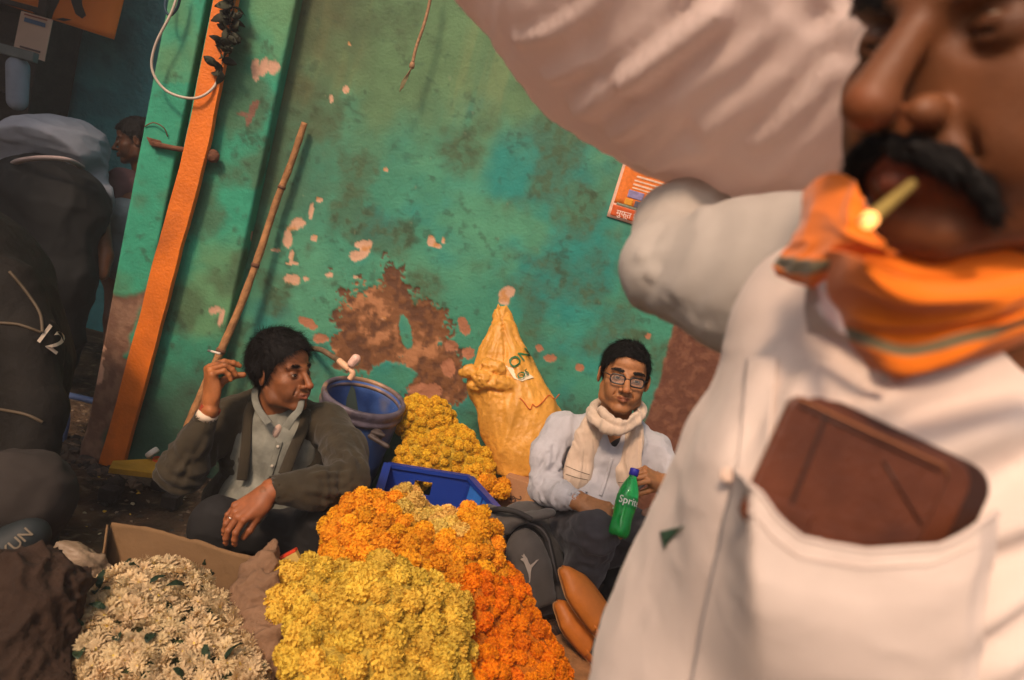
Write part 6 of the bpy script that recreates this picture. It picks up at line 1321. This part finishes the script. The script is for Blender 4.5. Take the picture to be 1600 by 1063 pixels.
# raised sleeve
sh0, el0, fo0 = P(1270, 470, .66), P(1040, 420, .78), P(1130, 290, .88)
FL_ = Field(P(1120, 380, .76) - .27, P(1120, 380, .76) + .27, .0045)
FL_.chain([sh0, P(1160, 450, .72), el0], [.066, .062, .046], .03); FL_.chain([el0, P(1062, 350, .83), fo0, P(1200, 200, .92)], [.046, .046, .044, .035], .02)
FL_.cap(P(1150, 400, .74), P(1240, 400, .70), .055, .06, .04)
def f_l(p): return creases(p, [(P(1010 + 20 * k, 440 + 14 * k, .75 - .012 * k), P(1120 + 22 * k, 345 + 26 * k, .74 - .012 * k), .006, .0055) for k in range(2, 6)]) + bunch(p, P(1070, 400, .75), P(1200, 430, .70) - el0, .09, 130, .0035, 2) + creases(p, [(P(1005, 400, .745), P(1110, 330, .78), .006, .008), (P(1020, 430, .735), P(1130, 350, .75), .006, .008), (P(1060, 470, .72), P(1120, 370, .72), .006, .007), (P(1110, 490, .69), P(1180, 380, .68), .007, .008), (P(1160, 500, .66), P(1220, 400, .64), .007, .007), (P(1100, 470, .70), P(1200, 520, .66), .007, .007)]) + fbm(p * 14, 3, 83) * .004
slv = displace(FL_.mesh(2), f_l); add('sleeve', slv, mat('shaded_sleeve_cloth', (.43, .39, .35), .88, var=.06, vscale=14, weave=.12, wscale=2400, sheen=.2), m3)  # shirt cloth made greyer, painting the bundle's shade into the sleeve
# body: head, neck, trunk, legs down to the ground, and the raised forearm with its hand on the bundle
FB = Field([-.05, .2, -.02], [.95, 1.05, 1.45], .012)
hip = np.array([.40, .66, .86]); FB.chain([c3h + R3 @ np.array([0, -.05, -.17]), P(1460, 600, .62), P(1400, 900, .64), hip], [.055, .08, .12, .12], .03); FB.chain([P(1440, 560, .62), sh0, el0, P(1200, 215, .92)], [.05, .04, .030, .024], .02)
for sx in (-.09, .09): FB.chain([hip + [sx, 0, 0], hip + [sx * 1.2, -.02, -.40], hip + [sx * 1.2, .03, -.80]], [.085, .055, .04], .03); FB.cap(hip + [sx * 1.2, .03, -.82], hip + [sx * 1.25, -.12, -.83], .04, .035, .02)
bv = FB.mesh(); wh = P(1200, 215, .92); yh = unit(RGT * .5 + UPV * .8 + FWD * .2); zh = unit(FWD * .9 - UPV * .1)
h5 = fit_hand(hand([.25, .3, .3, .35], .2, (.5, .4), 1, h=.0022, fore=.06), R_from(yh, zh), wh, 1.0)
V, Fc = qmerge((hd3[0], hd3[1]), bv, h5); cols = np.vstack([hd3[2], skincol(bv[0], SK3), skincol(h5[0], SK3, 3)]); link('body', new_mesh('body', V, Fc, True, cols, M_skin), m3)
for (vf, k) in hd3[3]: add('eye' if k == 'white' else 'iris', vf, M_eye if k == 'white' else M_iris, m3)
hair(hd3[4], R3, S3, m3, 51, 1.06, front=.082, back=-.06, thickn=.010, n=3500, L=.035); brows(hd3[4], 1.06, m3, seed=15, thick_=.005, n=500, L=.014)
Ftr = Field([.0, .3, -.01], [.85, 1.0, 1.05], .012); Ftr.ell(hip, (.19, .15, .16), None, .05)
for sx in (-.09, .09): Ftr.chain([hip + [sx, 0, -.02], hip + [sx * 1.2, -.02, -.40], hip + [sx * 1.2, .03, -.78]], [.11, .085, .075], .03)
add('trousers', displace(Ftr.mesh(), lambda p: ridged(p * 7, 3, 87) * .012), M_trou1, m3)
# moustache
T3 = hd3[4]; rg = np.random.default_rng(5); out = []
FM = Field([-.06, .05, -.10], [.06, .13, -.02], .0018)
for sg in (-1, 1): FM.chain([(0, .1040, -.0525), (sg * .012, .1020, -.0540), (sg * .024, .0930, -.0595), (sg * .034, .0820, -.0700), (sg * .039, .0750, -.0860)], [.0048, .0057, .0060, .0052, .0030], .004)
mv_ = displace(FM.mesh(), lambda q: fbm(q * np.array([90, 90, 160]), 3, 9) * .0022)
nn = vnormals(*mv_); ix = rg.choice(len(mv_[0]), 3800); r = mv_[0][ix]; rn = nn[ix]; fl = np.stack([np.sign(r[:, 0]) * (.5 + .3 * (np.abs(r[:, 0]) < .02)), -.15 + 0 * r[:, 0], -.75 + 0 * r[:, 0]], 1); sv_, sf_ = strands(r - rn * .001, fl, .014, .0004, 6, 4, .22, .25, rn)
V, Fc = qmerge(mv_, (sv_, sf_)); add('moustache', (T3(V), Fc), M_hair, m3)
# cigarette in the mouth
cg3 = thing('cigarette', 'lit hand rolled cigarette in the mouth of the carrier in front', 'cigarette', tuple(P(1385, 320, .33)))
ca, cb_ = P(1425, 288, .345), P(1357, 345, .322); add('paper', tube([ca, ca * .4 + cb_ * .6, cb_], [.0026, .0030, .0034], 14), mat('bidi_leaf', (.34, .24, .06), .8, var=.2, vscale=200), cg3)
add('ember', lathe([(0.0001, .0), (.002, .0006), (.0034, .0028), (.0036, .006)][::-1], 14, frame(ca - cb_), cb_ - unit(ca - cb_) * .004), mat('ember', (1, .5, .2), .8, var=0, emit=((1., .36, .09), 3.0)), cg3)
add('ash', lathe([(0.0001, .0), (.003, .0015), (.0040, .004)][::-1], 12, frame(UPV), P(1355, 356, .322)), mat('ash', (.4, .36, .33), .9), cg3)

# shirt details draped on the torso
def patch(name, fn, nu, nv, off, material, tree, parent, th=.0012, edge=None):
    g = np.array([[P(*fn(i / (nu - 1), j / (nv - 1)), .3) for j in range(nv)] for i in range(nu)]); v = drape(g.reshape(-1, 3), tree, off); v, f = gridmesh(v.reshape(nu, nv, 3))
    n = vnormals(v, f)
    if (n * (EYE - v)).sum(1).mean() < 0: f = f[:, ::-1]
    return add(name, thick((v, f), th), material, parent)
lerp = lambda a, b, t: a + (b - a) * t
def pocket_fn(s, t):
    top = (lerp(1150, 1555, s), np.interp(s, [0, .05, .10, .16, .26, .5, .77, 1], [738, 755, 772, 806, 840, 858, 852, 806])); bot = (lerp(1060, 1510, s), 1180); return lerp(top[0], bot[0], t), lerp(top[1], bot[1], t)
g = np.array([[P(*pocket_fn(i / 59, j / 39), .3) for j in range(40)] for i in range(60)]); v = drape(g.reshape(-1, 3), t3, .003).reshape(60, 40, 3)
s_, t_ = np.meshgrid(np.linspace(0, 1, 60), np.linspace(0, 1, 40), indexing='ij')
for _ in range(3): v[1:-1, 1:-1] = .5 * v[1:-1, 1:-1] + .125 * (v[2:, 1:-1] + v[:-2, 1:-1] + v[1:-1, 2:] + v[1:-1, :-2])
blg = (.036 + .004) * sstep(0, .035, s_) * sstep(1, .93, s_) * sstep(1.0, .25, t_)
qd = drape(np.array([P(1290, 760, .3)]), t3, .0); tgt = (qd[0] - EYE) @ FWD - .036; dep = (v - EYE) @ FWD; wgt = sstep(0, .07 + .30 * t_, s_) * sstep(1, .93, s_) * sstep(1.0, .25, t_); nd_ = dep + (np.minimum(dep - .004, tgt) - dep) * wgt; v = EYE + (v - EYE) * (nd_ / dep)[..., None]
v, f = gridmesh(v); n_ = vnormals(v, f)
if (n_ * (EYE - v)).sum(1).mean() < 0: f = f[:, ::-1]
v = v + vnormals(v, f) * (ridged(v * np.array([12, 12, 20]), 2, 7) * .0016)[:, None]
pf_ = add('pocket', thick((v, f), .0012), M_shirt3, m3)
hem = [pocket_fn(s, 0.0) for s in np.linspace(0, 1, 50)]; add('pocket_hem', tube(np.array([pf_.data.vertices[i * 40].co[:] for i in range(60)]), .0015, 8), M_shirt3, m3)
pv_ = np.array([v.co[:] for v in pf_.data.vertices]); tpk = BVHTree.FromPolygons([tuple(x) for x in pv_], [tuple(q.vertices) for q in pf_.data.polygons])
add('pocket_seam', tube(drape(np.array([P(*pocket_fn(s, .09), .3) for s in np.linspace(.04, .96, 50)]), tpk, .0003), .0006, 6), M_shirt3, m3)
for k, off in ((0, 0), ):
    add('pocket_side_seam', tube(drape(np.array([P(lerp(1541, 1505, t), lerp(820, 1120, t), .3) for t in np.linspace(0, 1, 30)]), t3, .002), .0022, 8), M_shirt3, m3)
patch('button_placket', lambda s, t: (lerp(lerp(1170, 1060, t), lerp(1215, 1118, t), s) + 20 * math.sin(t * 3), lerp(560, 1130, t)), 12, 60, .0022, M_shirt3, t3, m3, .0014)
patch('green_tag', lambda s, t: (lerp(lerp(1033, 1072, t), lerp(1040, 1046, t), s), lerp(lerp(832, 822, t), lerp(858, 846, t), s)), 8, 10, .0015, mat('dark_green_mark', (.035, .10, .06), .8), t3, m3, .0005)
cbx = drape(np.array([P(1143, 745, .3)]), t3, .004)[0]; add('button', lathe([(.0001, .0012), (.003, .0016), (.0048, .0012), (.005, 0)][::-1], 20, frame(EYE - cbx), cbx), mat('pearl_button', (.7, .52, .42), .3), m3)

# wallet standing in the pocket
M_wal = mat('brown_leather', (.115, .034, .015), .33, var=.25, vscale=30, bump=.2, bscale=260, spec=.5, blotch=((.07, .022, .012), 25, .5, .75)); M_wal2 = mat('dark_leather', (.045, .018, .012), .4, var=.2, vscale=40, bump=.2, bscale=300)
wl = thing('leather_wallet', 'brown leather wallet sticking out of the shirt pocket', 'wallet', tuple(P(1360, 840, .39)))
q0 = drape(np.array([P(1290, 760, .3), P(1480, 800, .3), P(1380, 900, .3)]), t3, .0); dW = (q0[0] - EYE) @ FWD
def wal(name, tl, tr_, hpx, dd, th, m, rnd):
    A, B = P(tl[0], tl[1], dd), P(tr_[0], tr_[1], dd); x = B - A; w = np.linalg.norm(x); x /= w; z = -FWD; y = np.cross(z, x); hh = hpx * dd / FPX; R = np.stack([x, y, z], 1)
    c = A + x * w / 2 - y * hh / 2 - z * -.0; F_ = Field([-w / 2 - .01, -hh / 2 - .01, -th - .004], [w / 2 + .01, hh / 2 + .01, th + .004], .0011)
    # rounded corners in the plane: a box whose corners are cut by a large radius
    sl, p = F_._sub(F_.lo, F_.lo + F_.n * F_.h); q = np.abs(p[..., :2]) - (np.array([w / 2, hh / 2]) - rnd); d2 = np.linalg.norm(np.maximum(q, 0), axis=-1) + np.minimum(q.max(-1), 0) - rnd; dz = np.abs(p[..., 2]) - th / 2
    r = .0013; a_, b_ = d2 + r, dz + r; F_.f = (np.minimum(np.maximum(a_, b_), 0) + np.sqrt(np.maximum(a_, 0) ** 2 + np.maximum(b_, 0) ** 2) - r).astype(np.float32)
    v, f = F_.mesh(1); return add(name, (v @ R.T + c, f), m, wl)
wal('back_leaf', (1278, 612), (1556, 742), 215, dW - .014, .007, M_wal2, .016); wal('middle_leaf', (1258, 608), (1528, 733), 215, dW - .020, .003, M_wal, .014)
wal('front_leaf', (1238, 612), (1488, 726), 215, dW - .027, .006, M_wal, .008); wal('card_slot', (1190, 766), (1275, 804), 55, dW - .0310, .0015, M_wal, .002); wal('spine_strip', (1290, 638), (1300, 642), 200, dW - .0305, .0012, M_wal2, .0008)
d_f = lambda u: dW - .0302
M_st = mat('wallet_stitch', (.30, .12, .05), .7)
for pts_ in ([(1246, 622), (1474, 727), (1482, 745)], [(1250, 634), (1468, 736)], [(1380, 720), (1440, 820)]): add('stitch_line', tube([P(a, b, d_f(a) - .0006) for a, b in pts_], .0007, 6), M_st if pts_[0][0] < 1300 and pts_[0][1] < 630 else M_wal2, wl)

# ------------------------------------------------------------------ orange scarf round his neck
def sheet_rows(name, rows, parent, mat_, stripes=(), n=(90, 60), fold=.004, ff=(20, 6), seed=0, th=.0014, base=(.86, .19, .003), scol=(.17, .135, .07)):
    """cloth from rows of photo points (u, v, depth), top row first; stripes lie between two t values"""
    R_ = np.array([smooth_path([P(*q) for q in row], n[0]) for row in rows]); g = np.array([smooth_path(R_[:, i], n[1]) for i in range(n[0])])
    S, T = np.meshgrid(np.linspace(0, 1, n[0]), np.linspace(0, 1, n[1]), indexing='ij'); v, f = gridmesh(g); nn = vnormals(v, f)
    if (nn * (EYE - v)).sum(1).mean() < 0: f = f[:, ::-1]; nn = -nn
    h = ridged(np.stack([S * ff[0] * .10 + T * .5, T * ff[1] * .6, S * 0], -1).reshape(-1, 3), 2, seed) * fold; v = v + nn * h[:, None]
    c = np.broadcast_to(np.array(base), v.shape).copy(); t = T.ravel(); s = S.ravel()
    for (fa, fb) in stripes: m = (t > fa(s)) & (t < fb(s)); c[m] = scol
    v2, f2 = thick((v, f), th); return link(name, new_mesh(name, v2, f2, True, np.vstack([c, c]), mat_), parent)
M_osc = mat('orange_scarf_cloth', attr=True, rough=.85, var=.08, vscale=12, weave=.12, wscale=2600, sheen=.3)
of = bpy.data.objects.new('scarf', None); COL.objects.link(of); of.parent = m3; of.matrix_parent_inverse = Matrix.Translation(-m3.location)
def osub(*a, **k): o = sheet_rows(*a, **k); o.matrix_parent_inverse = Matrix.Identity(4); return o
osub('scarf_flap', [[(1262, 300, .46), (1300, 272, .43), (1335, 285, .41), (1352, 330, .39)], [(1248, 345, .45), (1290, 335, .415), (1330, 350, .39), (1370, 372, .375)], [(1228, 388, .45), (1280, 378, .415), (1330, 385, .385), (1400, 398, .37)], [(1210, 416, .455), (1245, 428, .43), (1300, 415, .40), (1350, 402, .385)], [(1214, 432, .455), (1255, 446, .43), (1290, 440, .415), (1320, 425, .40)]], of, M_osc,
     stripes=[(lambda s: .60 + .10 * s, lambda s: .73 + .08 * s)], seed=3, fold=.004)
osub('scarf_drape', [[(1285, 395, .40), (1340, 398, .37), (1400, 432, .352), (1500, 438, .345), (1620, 420, .34), (1760, 400, .35)], [(1295, 440, .41), (1350, 440, .368), (1420, 468, .352), (1520, 470, .343), (1630, 448, .338), (1770, 430, .35)], [(1310, 480, .42), (1350, 500, .385), (1420, 515, .366), (1520, 500, .350), (1630, 475, .342), (1770, 450, .35)],
                     [(1335, 520, .405), (1365, 545, .378), (1425, 560, .364), (1520, 532, .352), (1630, 500, .345), (1770, 470, .352)], [(1375, 572, .410), (1400, 600, .392), (1440, 592, .374), (1525, 560, .360), (1630, 522, .352), (1770, 490, .358)]], of, M_osc,
     stripes=[(lambda s: .62 + 0 * s, lambda s: .73 + 0 * s)], seed=5, fold=.006, ff=(18, 5))
osub('scarf_back', [[(1345, 330, .45), (1450, 400, .42), (1620, 380, .42), (1760, 340, .44)], [(1300, 440, .46), (1420, 480, .42), (1620, 470, .42), (1780, 440, .44)], [(1360, 540, .45), (1430, 560, .42), (1620, 500, .43), (1780, 480, .45)]], of, M_osc, seed=8)
# collar of the shirt
sheet_rows('shirt_collar', [[(1262, 425, .46), (1275, 440, .44), (1320, 500, .43), (1400, 580, .42)], [(1258, 470, .455), (1285, 500, .43), (1330, 530, .425), (1390, 590, .42)], [(1262, 520, .46), (1300, 528, .44), (1345, 545, .43), (1385, 600, .43)]], m3, mat('collar_cloth', (.62, .52, .50), .85, weave=.1, wscale=2600), n=(40, 24), fold=.001, base=(.6, .5, .48))

# ------------------------------------------------------------------ the great bundle
M_bun = mat('white_bundle_cloth', (.88, .72, .66), .88, var=.06, vscale=6, bump=.04, bscale=40, weave=.10, wscale=1800, sheen=.2)
FQ = Field(P(1080, 40, .80) - [.62, .42, .40], P(1080, 40, .80) + [.62, .45, .50], .0085)
def pr_(u, v, r, d): return P(u, v, d), r * d / FPX
for a, b in (((900, -190, 270, .86), (1060, -70, 300, .84)), ((1060, -70, 300, .84), (1180, 20, 280, .82)), ((1180, 20, 280, .82), (1290, 75, 240, .80)), ((1290, 75, 240, .80), (1500, 80, 230, .84)), ((1500, 80, 230, .84), (1750, 60, 260, .90))):
    (A, ra), (B, rb) = pr_(*a), pr_(*b); FQ.cap(A, B, ra, rb, .05)
FQ.cap(P(760, -120, .82), P(900, -60, .80), .04, .10, .06)
dg = unit(RGT * .72 + UPV * .69); pg_ = unit(-RGT * .69 + UPV * .72)
def f_q(p):
    a, b, c = p @ dg, p @ pg_, p @ FWD; wv = fbm(np.stack([a * 2.2, b * 3, c * 3], -1), 2, 91) * 1.2
    return ridged(np.stack([a * 2.6 + wv, b * 13 + wv * 1.4, c * 4], -1), 3, 93) * .006 + ridged(np.stack([a * 5, b * 34 + wv * 3, c * 9], -1), 2, 95) * .0036 - .008
translucent(M_bun, .42); q_0 = FQ.mesh(2); tq = bvh(q_0); rq = np.random.default_rng(12); fl_ = []
for (a, b) in [((800, 70), (960, -20)), ((850, 130), (1080, -30)), ((900, 180), (1180, -20)), ((950, 215), (1200, 20)), ((985, 255), (1290, -10)), ((1020, 270), (1320, 40)), ((1060, 290), (1350, 80)), ((1110, 305), (1340, 130)), ((1150, 318), (1330, 180)), ((1200, 322), (1330, 215)), ((1100, 200), (1250, 60)), ((980, 130), (1120, 30)), ((1180, 230), (1300, 110)), ((1240, 322), (1335, 250))]:
    m_ = ((a[0] + b[0]) / 2 + rq.normal() * 12, (a[1] + b[1]) / 2 + 14 + rq.normal() * 8); pp = drape(smooth_path([P(*a, .3), P(*m_, .3), P(*b, .3)], 4), tq, 0.0); w_ = rq.uniform(.007, .015)
    for i in range(3): fl_.append((pp[i], pp[i + 1], w_, w_ * .62))
def f_q2(p):
    o = np.zeros(len(p)); 
    for k in range(0, len(fl_), 3):
        d = np.full(len(p), 9.)
        for (a, b, w, h) in fl_[k:k + 3]:
            ab = b - a; t = np.clip(((p - a) @ ab) / (ab @ ab), 0, 1); d = np.minimum(d, np.linalg.norm(p - a - t[:, None] * ab, axis=1))
        o += h * (np.exp(-(d / w) ** 2) - .5 * np.exp(-((d - 1.9 * w) / w) ** 2))
    return f_q(p) + o
qv = displace(q_0, f_q2); bo = add('cloth_bundle', qv, M_bun, None); tag(bo, 'great pale pink cloth bundle carried on the shoulder of the smoking man', 'bundle')

# ------------------------------------------------------------------ people at the left
M_grey = mat('grey_shirt_cloth', (.30, .31, .36), .9, var=.1, vscale=12, weave=.2, wscale=700)
m4 = thing('person', 'person in a grey shirt bending down seen from behind in the alley', 'person', tuple(P(80, 520, 3.6) * [1, 1, 0]))
F4 = Field(P(85, 380, 3.5) - [.75, .6, 1.0], P(85, 380, 3.5) + [.75, .7, .85], .013)
F4.ell(P(75, 235, 3.45), (.22, .30, .16), rotm(.2, 0, .05), .05); F4.ell(P(100, 225, 3.6), (.20, .26, .14), None, .05); F4.chain([P(130, 245, 3.6), P(152, 310, 3.55), P(160, 380, 3.5)], [.09, .07, .055], .04); F4.chain([P(15, 240, 3.6), P(0, 310, 3.6)], [.08, .06], .04); F4.cut(P(70, 262, 3.4), -UPV * 1 - FWD * .9 + RGT * .05)
add('shirt', displace(F4.mesh(), lambda p: ridged(p * np.array([4, 4, 9]), 3, 97) * .016 - .006), M_grey, m4)
add('waistband', tube(smooth_path([P(14, 262, 3.35), P(30, 252, 3.22), P(65, 247, 3.18), P(105, 250, 3.2), P(128, 262, 3.32)], 30), .017, 10, flat=.6), mat('underwear_band', (.36, .28, .27), .9), m4)
F5 = Field(P(85, 380, 3.5) - [.75, .7, 1.0], P(85, 380, 3.5) + [.75, .7, .85], .013); F5.ell(P(70, 300, 3.42), (.23, .22, .17), None, .05); F5.ell(P(110, 330, 3.42), (.16, .18, .20), None, .05)
F5.chain([P(100, 330, 3.4), P(105, 430, 3.4), P(95, 560, 3.5)], [.16, .13, .09], .05); F5.chain([P(30, 330, 3.4), P(40, 430, 3.4), P(30, 540, 3.5)], [.16, .13, .09], .05)
add('trousers', displace(F5.mesh(), lambda p: ridged(p * 5, 3, 98) * .02 - .008), mat('black_cloth', (.010, .010, .010), .8, weave=.2, wscale=600), m4)
F6 = Field(P(85, 380, 3.5) - [.75, .7, 1.0], P(85, 380, 3.5) + [.75, 1.0, .85], .013); F6.chain([P(75, 300, 3.5), P(80, 240, 3.65), P(95, 250, 3.95)], [.1, .1, .06], .04); F6.ell(P(100, 275, 4.08), (.08, .1, .1), None, .03); F6.chain([P(140, 260, 3.65), P(156, 330, 3.55), P(165, 400, 3.5), P(160, 430, 3.48)], [.05, .04, .035, .03], .02)
for u0 in (100, 35): F6.chain([P(u0, 330, 3.45), P(u0, 450, 3.45), P(u0 - 8, 590, 3.52)], [.08, .06, .045], .03)
bv = F6.mesh(); link('body', new_mesh('body', bv[0], bv[1], True, skincol(bv[0], SK1 * .7), M_skin), m4)

m5 = thing('person', 'dark haired person seen in profile squeezed beside the pillar in the alley', 'person', tuple(P(210, 480, 4.1) * [1, 1, 0]))
fw = unit(-RGT * .85 - FWD * .35 - UPV * .12); R5 = R_from(fw, UPV * .97 + RGT * .25); c5 = P(212, 222, 3.95)
hd5 = head(R5, c5, .98, .004, SK1 * .55, 1, 1, .004, 0, P(225, 285, 4.0), .055, seed=17)
F7 = Field(P(200, 380, 4.0) - [.4, .4, 1.1], P(200, 380, 4.0) + [.45, .4, .5], .014); F7.chain([P(225, 280, 4.0), P(215, 330, 4.0), P(200, 420, 4.0)], [.06, .15, .15], .05); F7.chain([P(190, 290, 3.95), P(180, 360, 3.85)], [.06, .045], .03)
for k in (0, 1): F7.chain([P(195 + 15 * k, 420, 4.0), P(185 + 15 * k, 500, 3.95), P(175 + 15 * k, 570, 4.0)], [.1, .07, .05], .03)
bv = F7.mesh(); V, Fc = qmerge((hd5[0], hd5[1]), bv); link('body', new_mesh('body', V, Fc, True, np.vstack([hd5[2], skincol(bv[0], SK1 * .5)]), M_skin), m5)
hair(hd5[4], R5, .98, m5, 61, 1, front=.07, back=-.07, thickn=.012, n=1500, L=.03)
for (vf, k) in hd5[3]: add('eye' if k == 'white' else 'iris', vf, M_eye if k == 'white' else M_iris, m5)
F8 = Field(P(200, 330, 4.0) - [.4, .4, .5], P(200, 330, 4.0) + [.45, .4, .4], .012); F8.ell(P(215, 300, 4.0), (.19, .13, .10), None, .05); F8.cap(P(190, 285, 3.93), P(178, 330, 3.88), .075, .06, .03); add('maroon_shirt', displace(F8.mesh(), lambda p: ridged(p * 6, 3, 3) * .012), mat('maroon_cloth', (.11, .055, .06), .9), m5)
F8 = Field(P(190, 380, 3.9) - [.4, .4, .6], P(190, 380, 3.9) + [.45, .4, .5], .012); F8.ell(P(192, 350, 3.82), (.13, .09, .12), None, .05); F8.ell(P(185, 400, 3.82), (.10, .08, .12), None, .05); add('pale_wrap', displace(F8.mesh(), lambda p: ridged(p * np.array([5, 5, 9]), 3, 4) * .02), mat('pale_blue_cloth', (.17, .22, .24), .9), m5)

# near left: dark jacket with pale number on its side
M_dj = mat('dark_biker_jacket', (.012, .010, .008), .8, var=.25, vscale=12, bump=.2, bscale=60, weave=.1, wscale=900, spec=.2)
PK = lambda u, v, d: P(u, v, d * 1.36)
m6 = thing('person', 'person in a dark jacket with pale numbers cut off by the left edge', 'person', (-1.5, 2.05, 0))
F9 = Field(PK(0, 640, 1.62) - [.65, .6, .80], PK(0, 640, 1.62) + [.65, .6, .7], .010)
F9.chain([PK(-70, 450, 1.68), PK(-50, 560, 1.66), PK(-40, 720, 1.66)], [0.272, 0.272, 0.224], .06); F9.cap(PK(-30, 430, 1.62), PK(15, 470, 1.58), 0.095, 0.102, .05); F9.chain([PK(10, 455, 1.57), PK(38, 540, 1.54), PK(50, 640, 1.50), PK(40, 730, 1.46)], [0.102, 0.092, 0.082, 0.071], .03); F9.cap(PK(-60, 400, 1.7), PK(-20, 405, 1.66), 0.095, 0.082, .04)
def f_9(p): return creases(p, [(PK(0, 400, 1.5), PK(62, 520, 1.46), .008, .009), (PK(10, 440, 1.5), PK(60, 560, 1.46), .006, .007), (PK(0, 505, 1.44), PK(60, 520, 1.46), .006, .006)]) + ridged(p * np.array([7, 7, 4]), 3, 99) * .013 - .005
jv6 = displace(F9.mesh(), f_9); add('jacket', jv6, M_dj, m6); t6 = bvh(jv6)
xd, yd = dirs(-58); cn = PK(80, 532, 1.4); drape_print('number_print', text_mesh('12', .075), PK(77, 530, 1.35), *dirs(-36), t6, mat('pale_print', (.62, .50, .38), .7), m6, .003)
for pts_ in ([(15, 425), (40, 455), (62, 490), (66, 520)], [(0, 505), (30, 508), (64, 520)], [(0, 640), (40, 648), (66, 660)]): add('piping', tube(drape(smooth_path([PK(a, b, 1.2) for a, b in pts_], 30), t6, .001), .0045, 8), mat('tan_piping', (.085, .060, .035), .6), m6)
F9 = Field(PK(0, 850, 1.6) - [.65, .65, .8], PK(0, 850, 1.6) + [.55, .6, .65], .011); F9.ell(PK(-50, 745, 1.68), (0.245, 0.218, 0.190), None, .05); F9.chain([PK(-60, 760, 1.62), PK(35, 775, 1.40), PK(20, 850, 1.48), PK(20, 880, 1.55)], [0.150, 0.116, 0.095, 0.075], .04); F9.chain([PK(-80, 760, 1.72), PK(10, 800, 1.72), PK(15, 860, 1.66)], [0.150, 0.109, 0.082], .04)
add('trousers', displace(F9.mesh(), lambda p: ridged(p * 11, 3, 100) * .010 - .003), mat('grey_trousers', (.032, .025, .021), .9, var=.2, weave=.2, wscale=900), m6)
s0, s1 = PK(-30, 905, 1.30), PK(45, 838, 1.34)
FZ = Field(np.minimum(s0, s1) - .12, np.maximum(s0, s1) + .12, .005); FZ.cap(s0, s1, .060, .050, .02); FZ.cap(s0 + UPV * .035, s0 * .4 + s1 * .6 + UPV * .02, .055, .045, .03); zv = FZ.mesh(); add('shoe', zv, mat('dark_shoe', (.018, .024, .026), .6), m6); tz = bvh(zv)
sd_ = unit(s1 - s0); ud_ = unit(np.cross(sd_, FWD)); ud_ = ud_ if ud_ @ UPV > 0 else -ud_
drape_print('shoe_lettering', text_mesh('SIXUN', .034), PK(18, 856, 1.2), sd_ if sd_ @ RGT > 0 else -sd_, ud_, tz, mat('shoe_print', (.20, .16, .11), .7), m6, .002)
hb_ = PK(-110, 330, 1.75); F9 = Field([hb_[0] - .5, hb_[1] - .4, -.02], [hb_[0] + .9, hb_[1] + .6, hb_[2] + .3], .016); F9.ell(hb_, (0.116, 0.136, 0.163), None, .02); F9.chain([hb_ - [0, 0, .12], PK(-60, 450, 1.7), PK(-50, 740, 1.68)], [0.068, 0.163, 0.136], .03); F9.chain([PK(10, 455, 1.57), PK(45, 620, 1.5), PK(38, 740, 1.46), PK(36, 770, 1.44)], [0.054, 0.048, 0.038, 0.041], .02); F9.chain([PK(-50, 745, 1.68), PK(30, 780, 1.42), PK(5, 890, 1.42)], [0.109, 0.068, 0.048], .03)
hd6 = head(R_from(unit(RGT * .3 + FWD * .9), UPV), hb_ + [0, 0, .03], 1.0, .004, SK1 * .7, seed=23); hair(hd6[4], R_from(unit(RGT * .3 + FWD * .9), UPV), 1.0, m6, 71, n=1500)
bv = qmerge(F9.mesh(), (hd6[0], hd6[1])); link('body', new_mesh('body', bv[0], bv[1], True, skincol(bv[0], SK1 * .7), M_skin), m6)
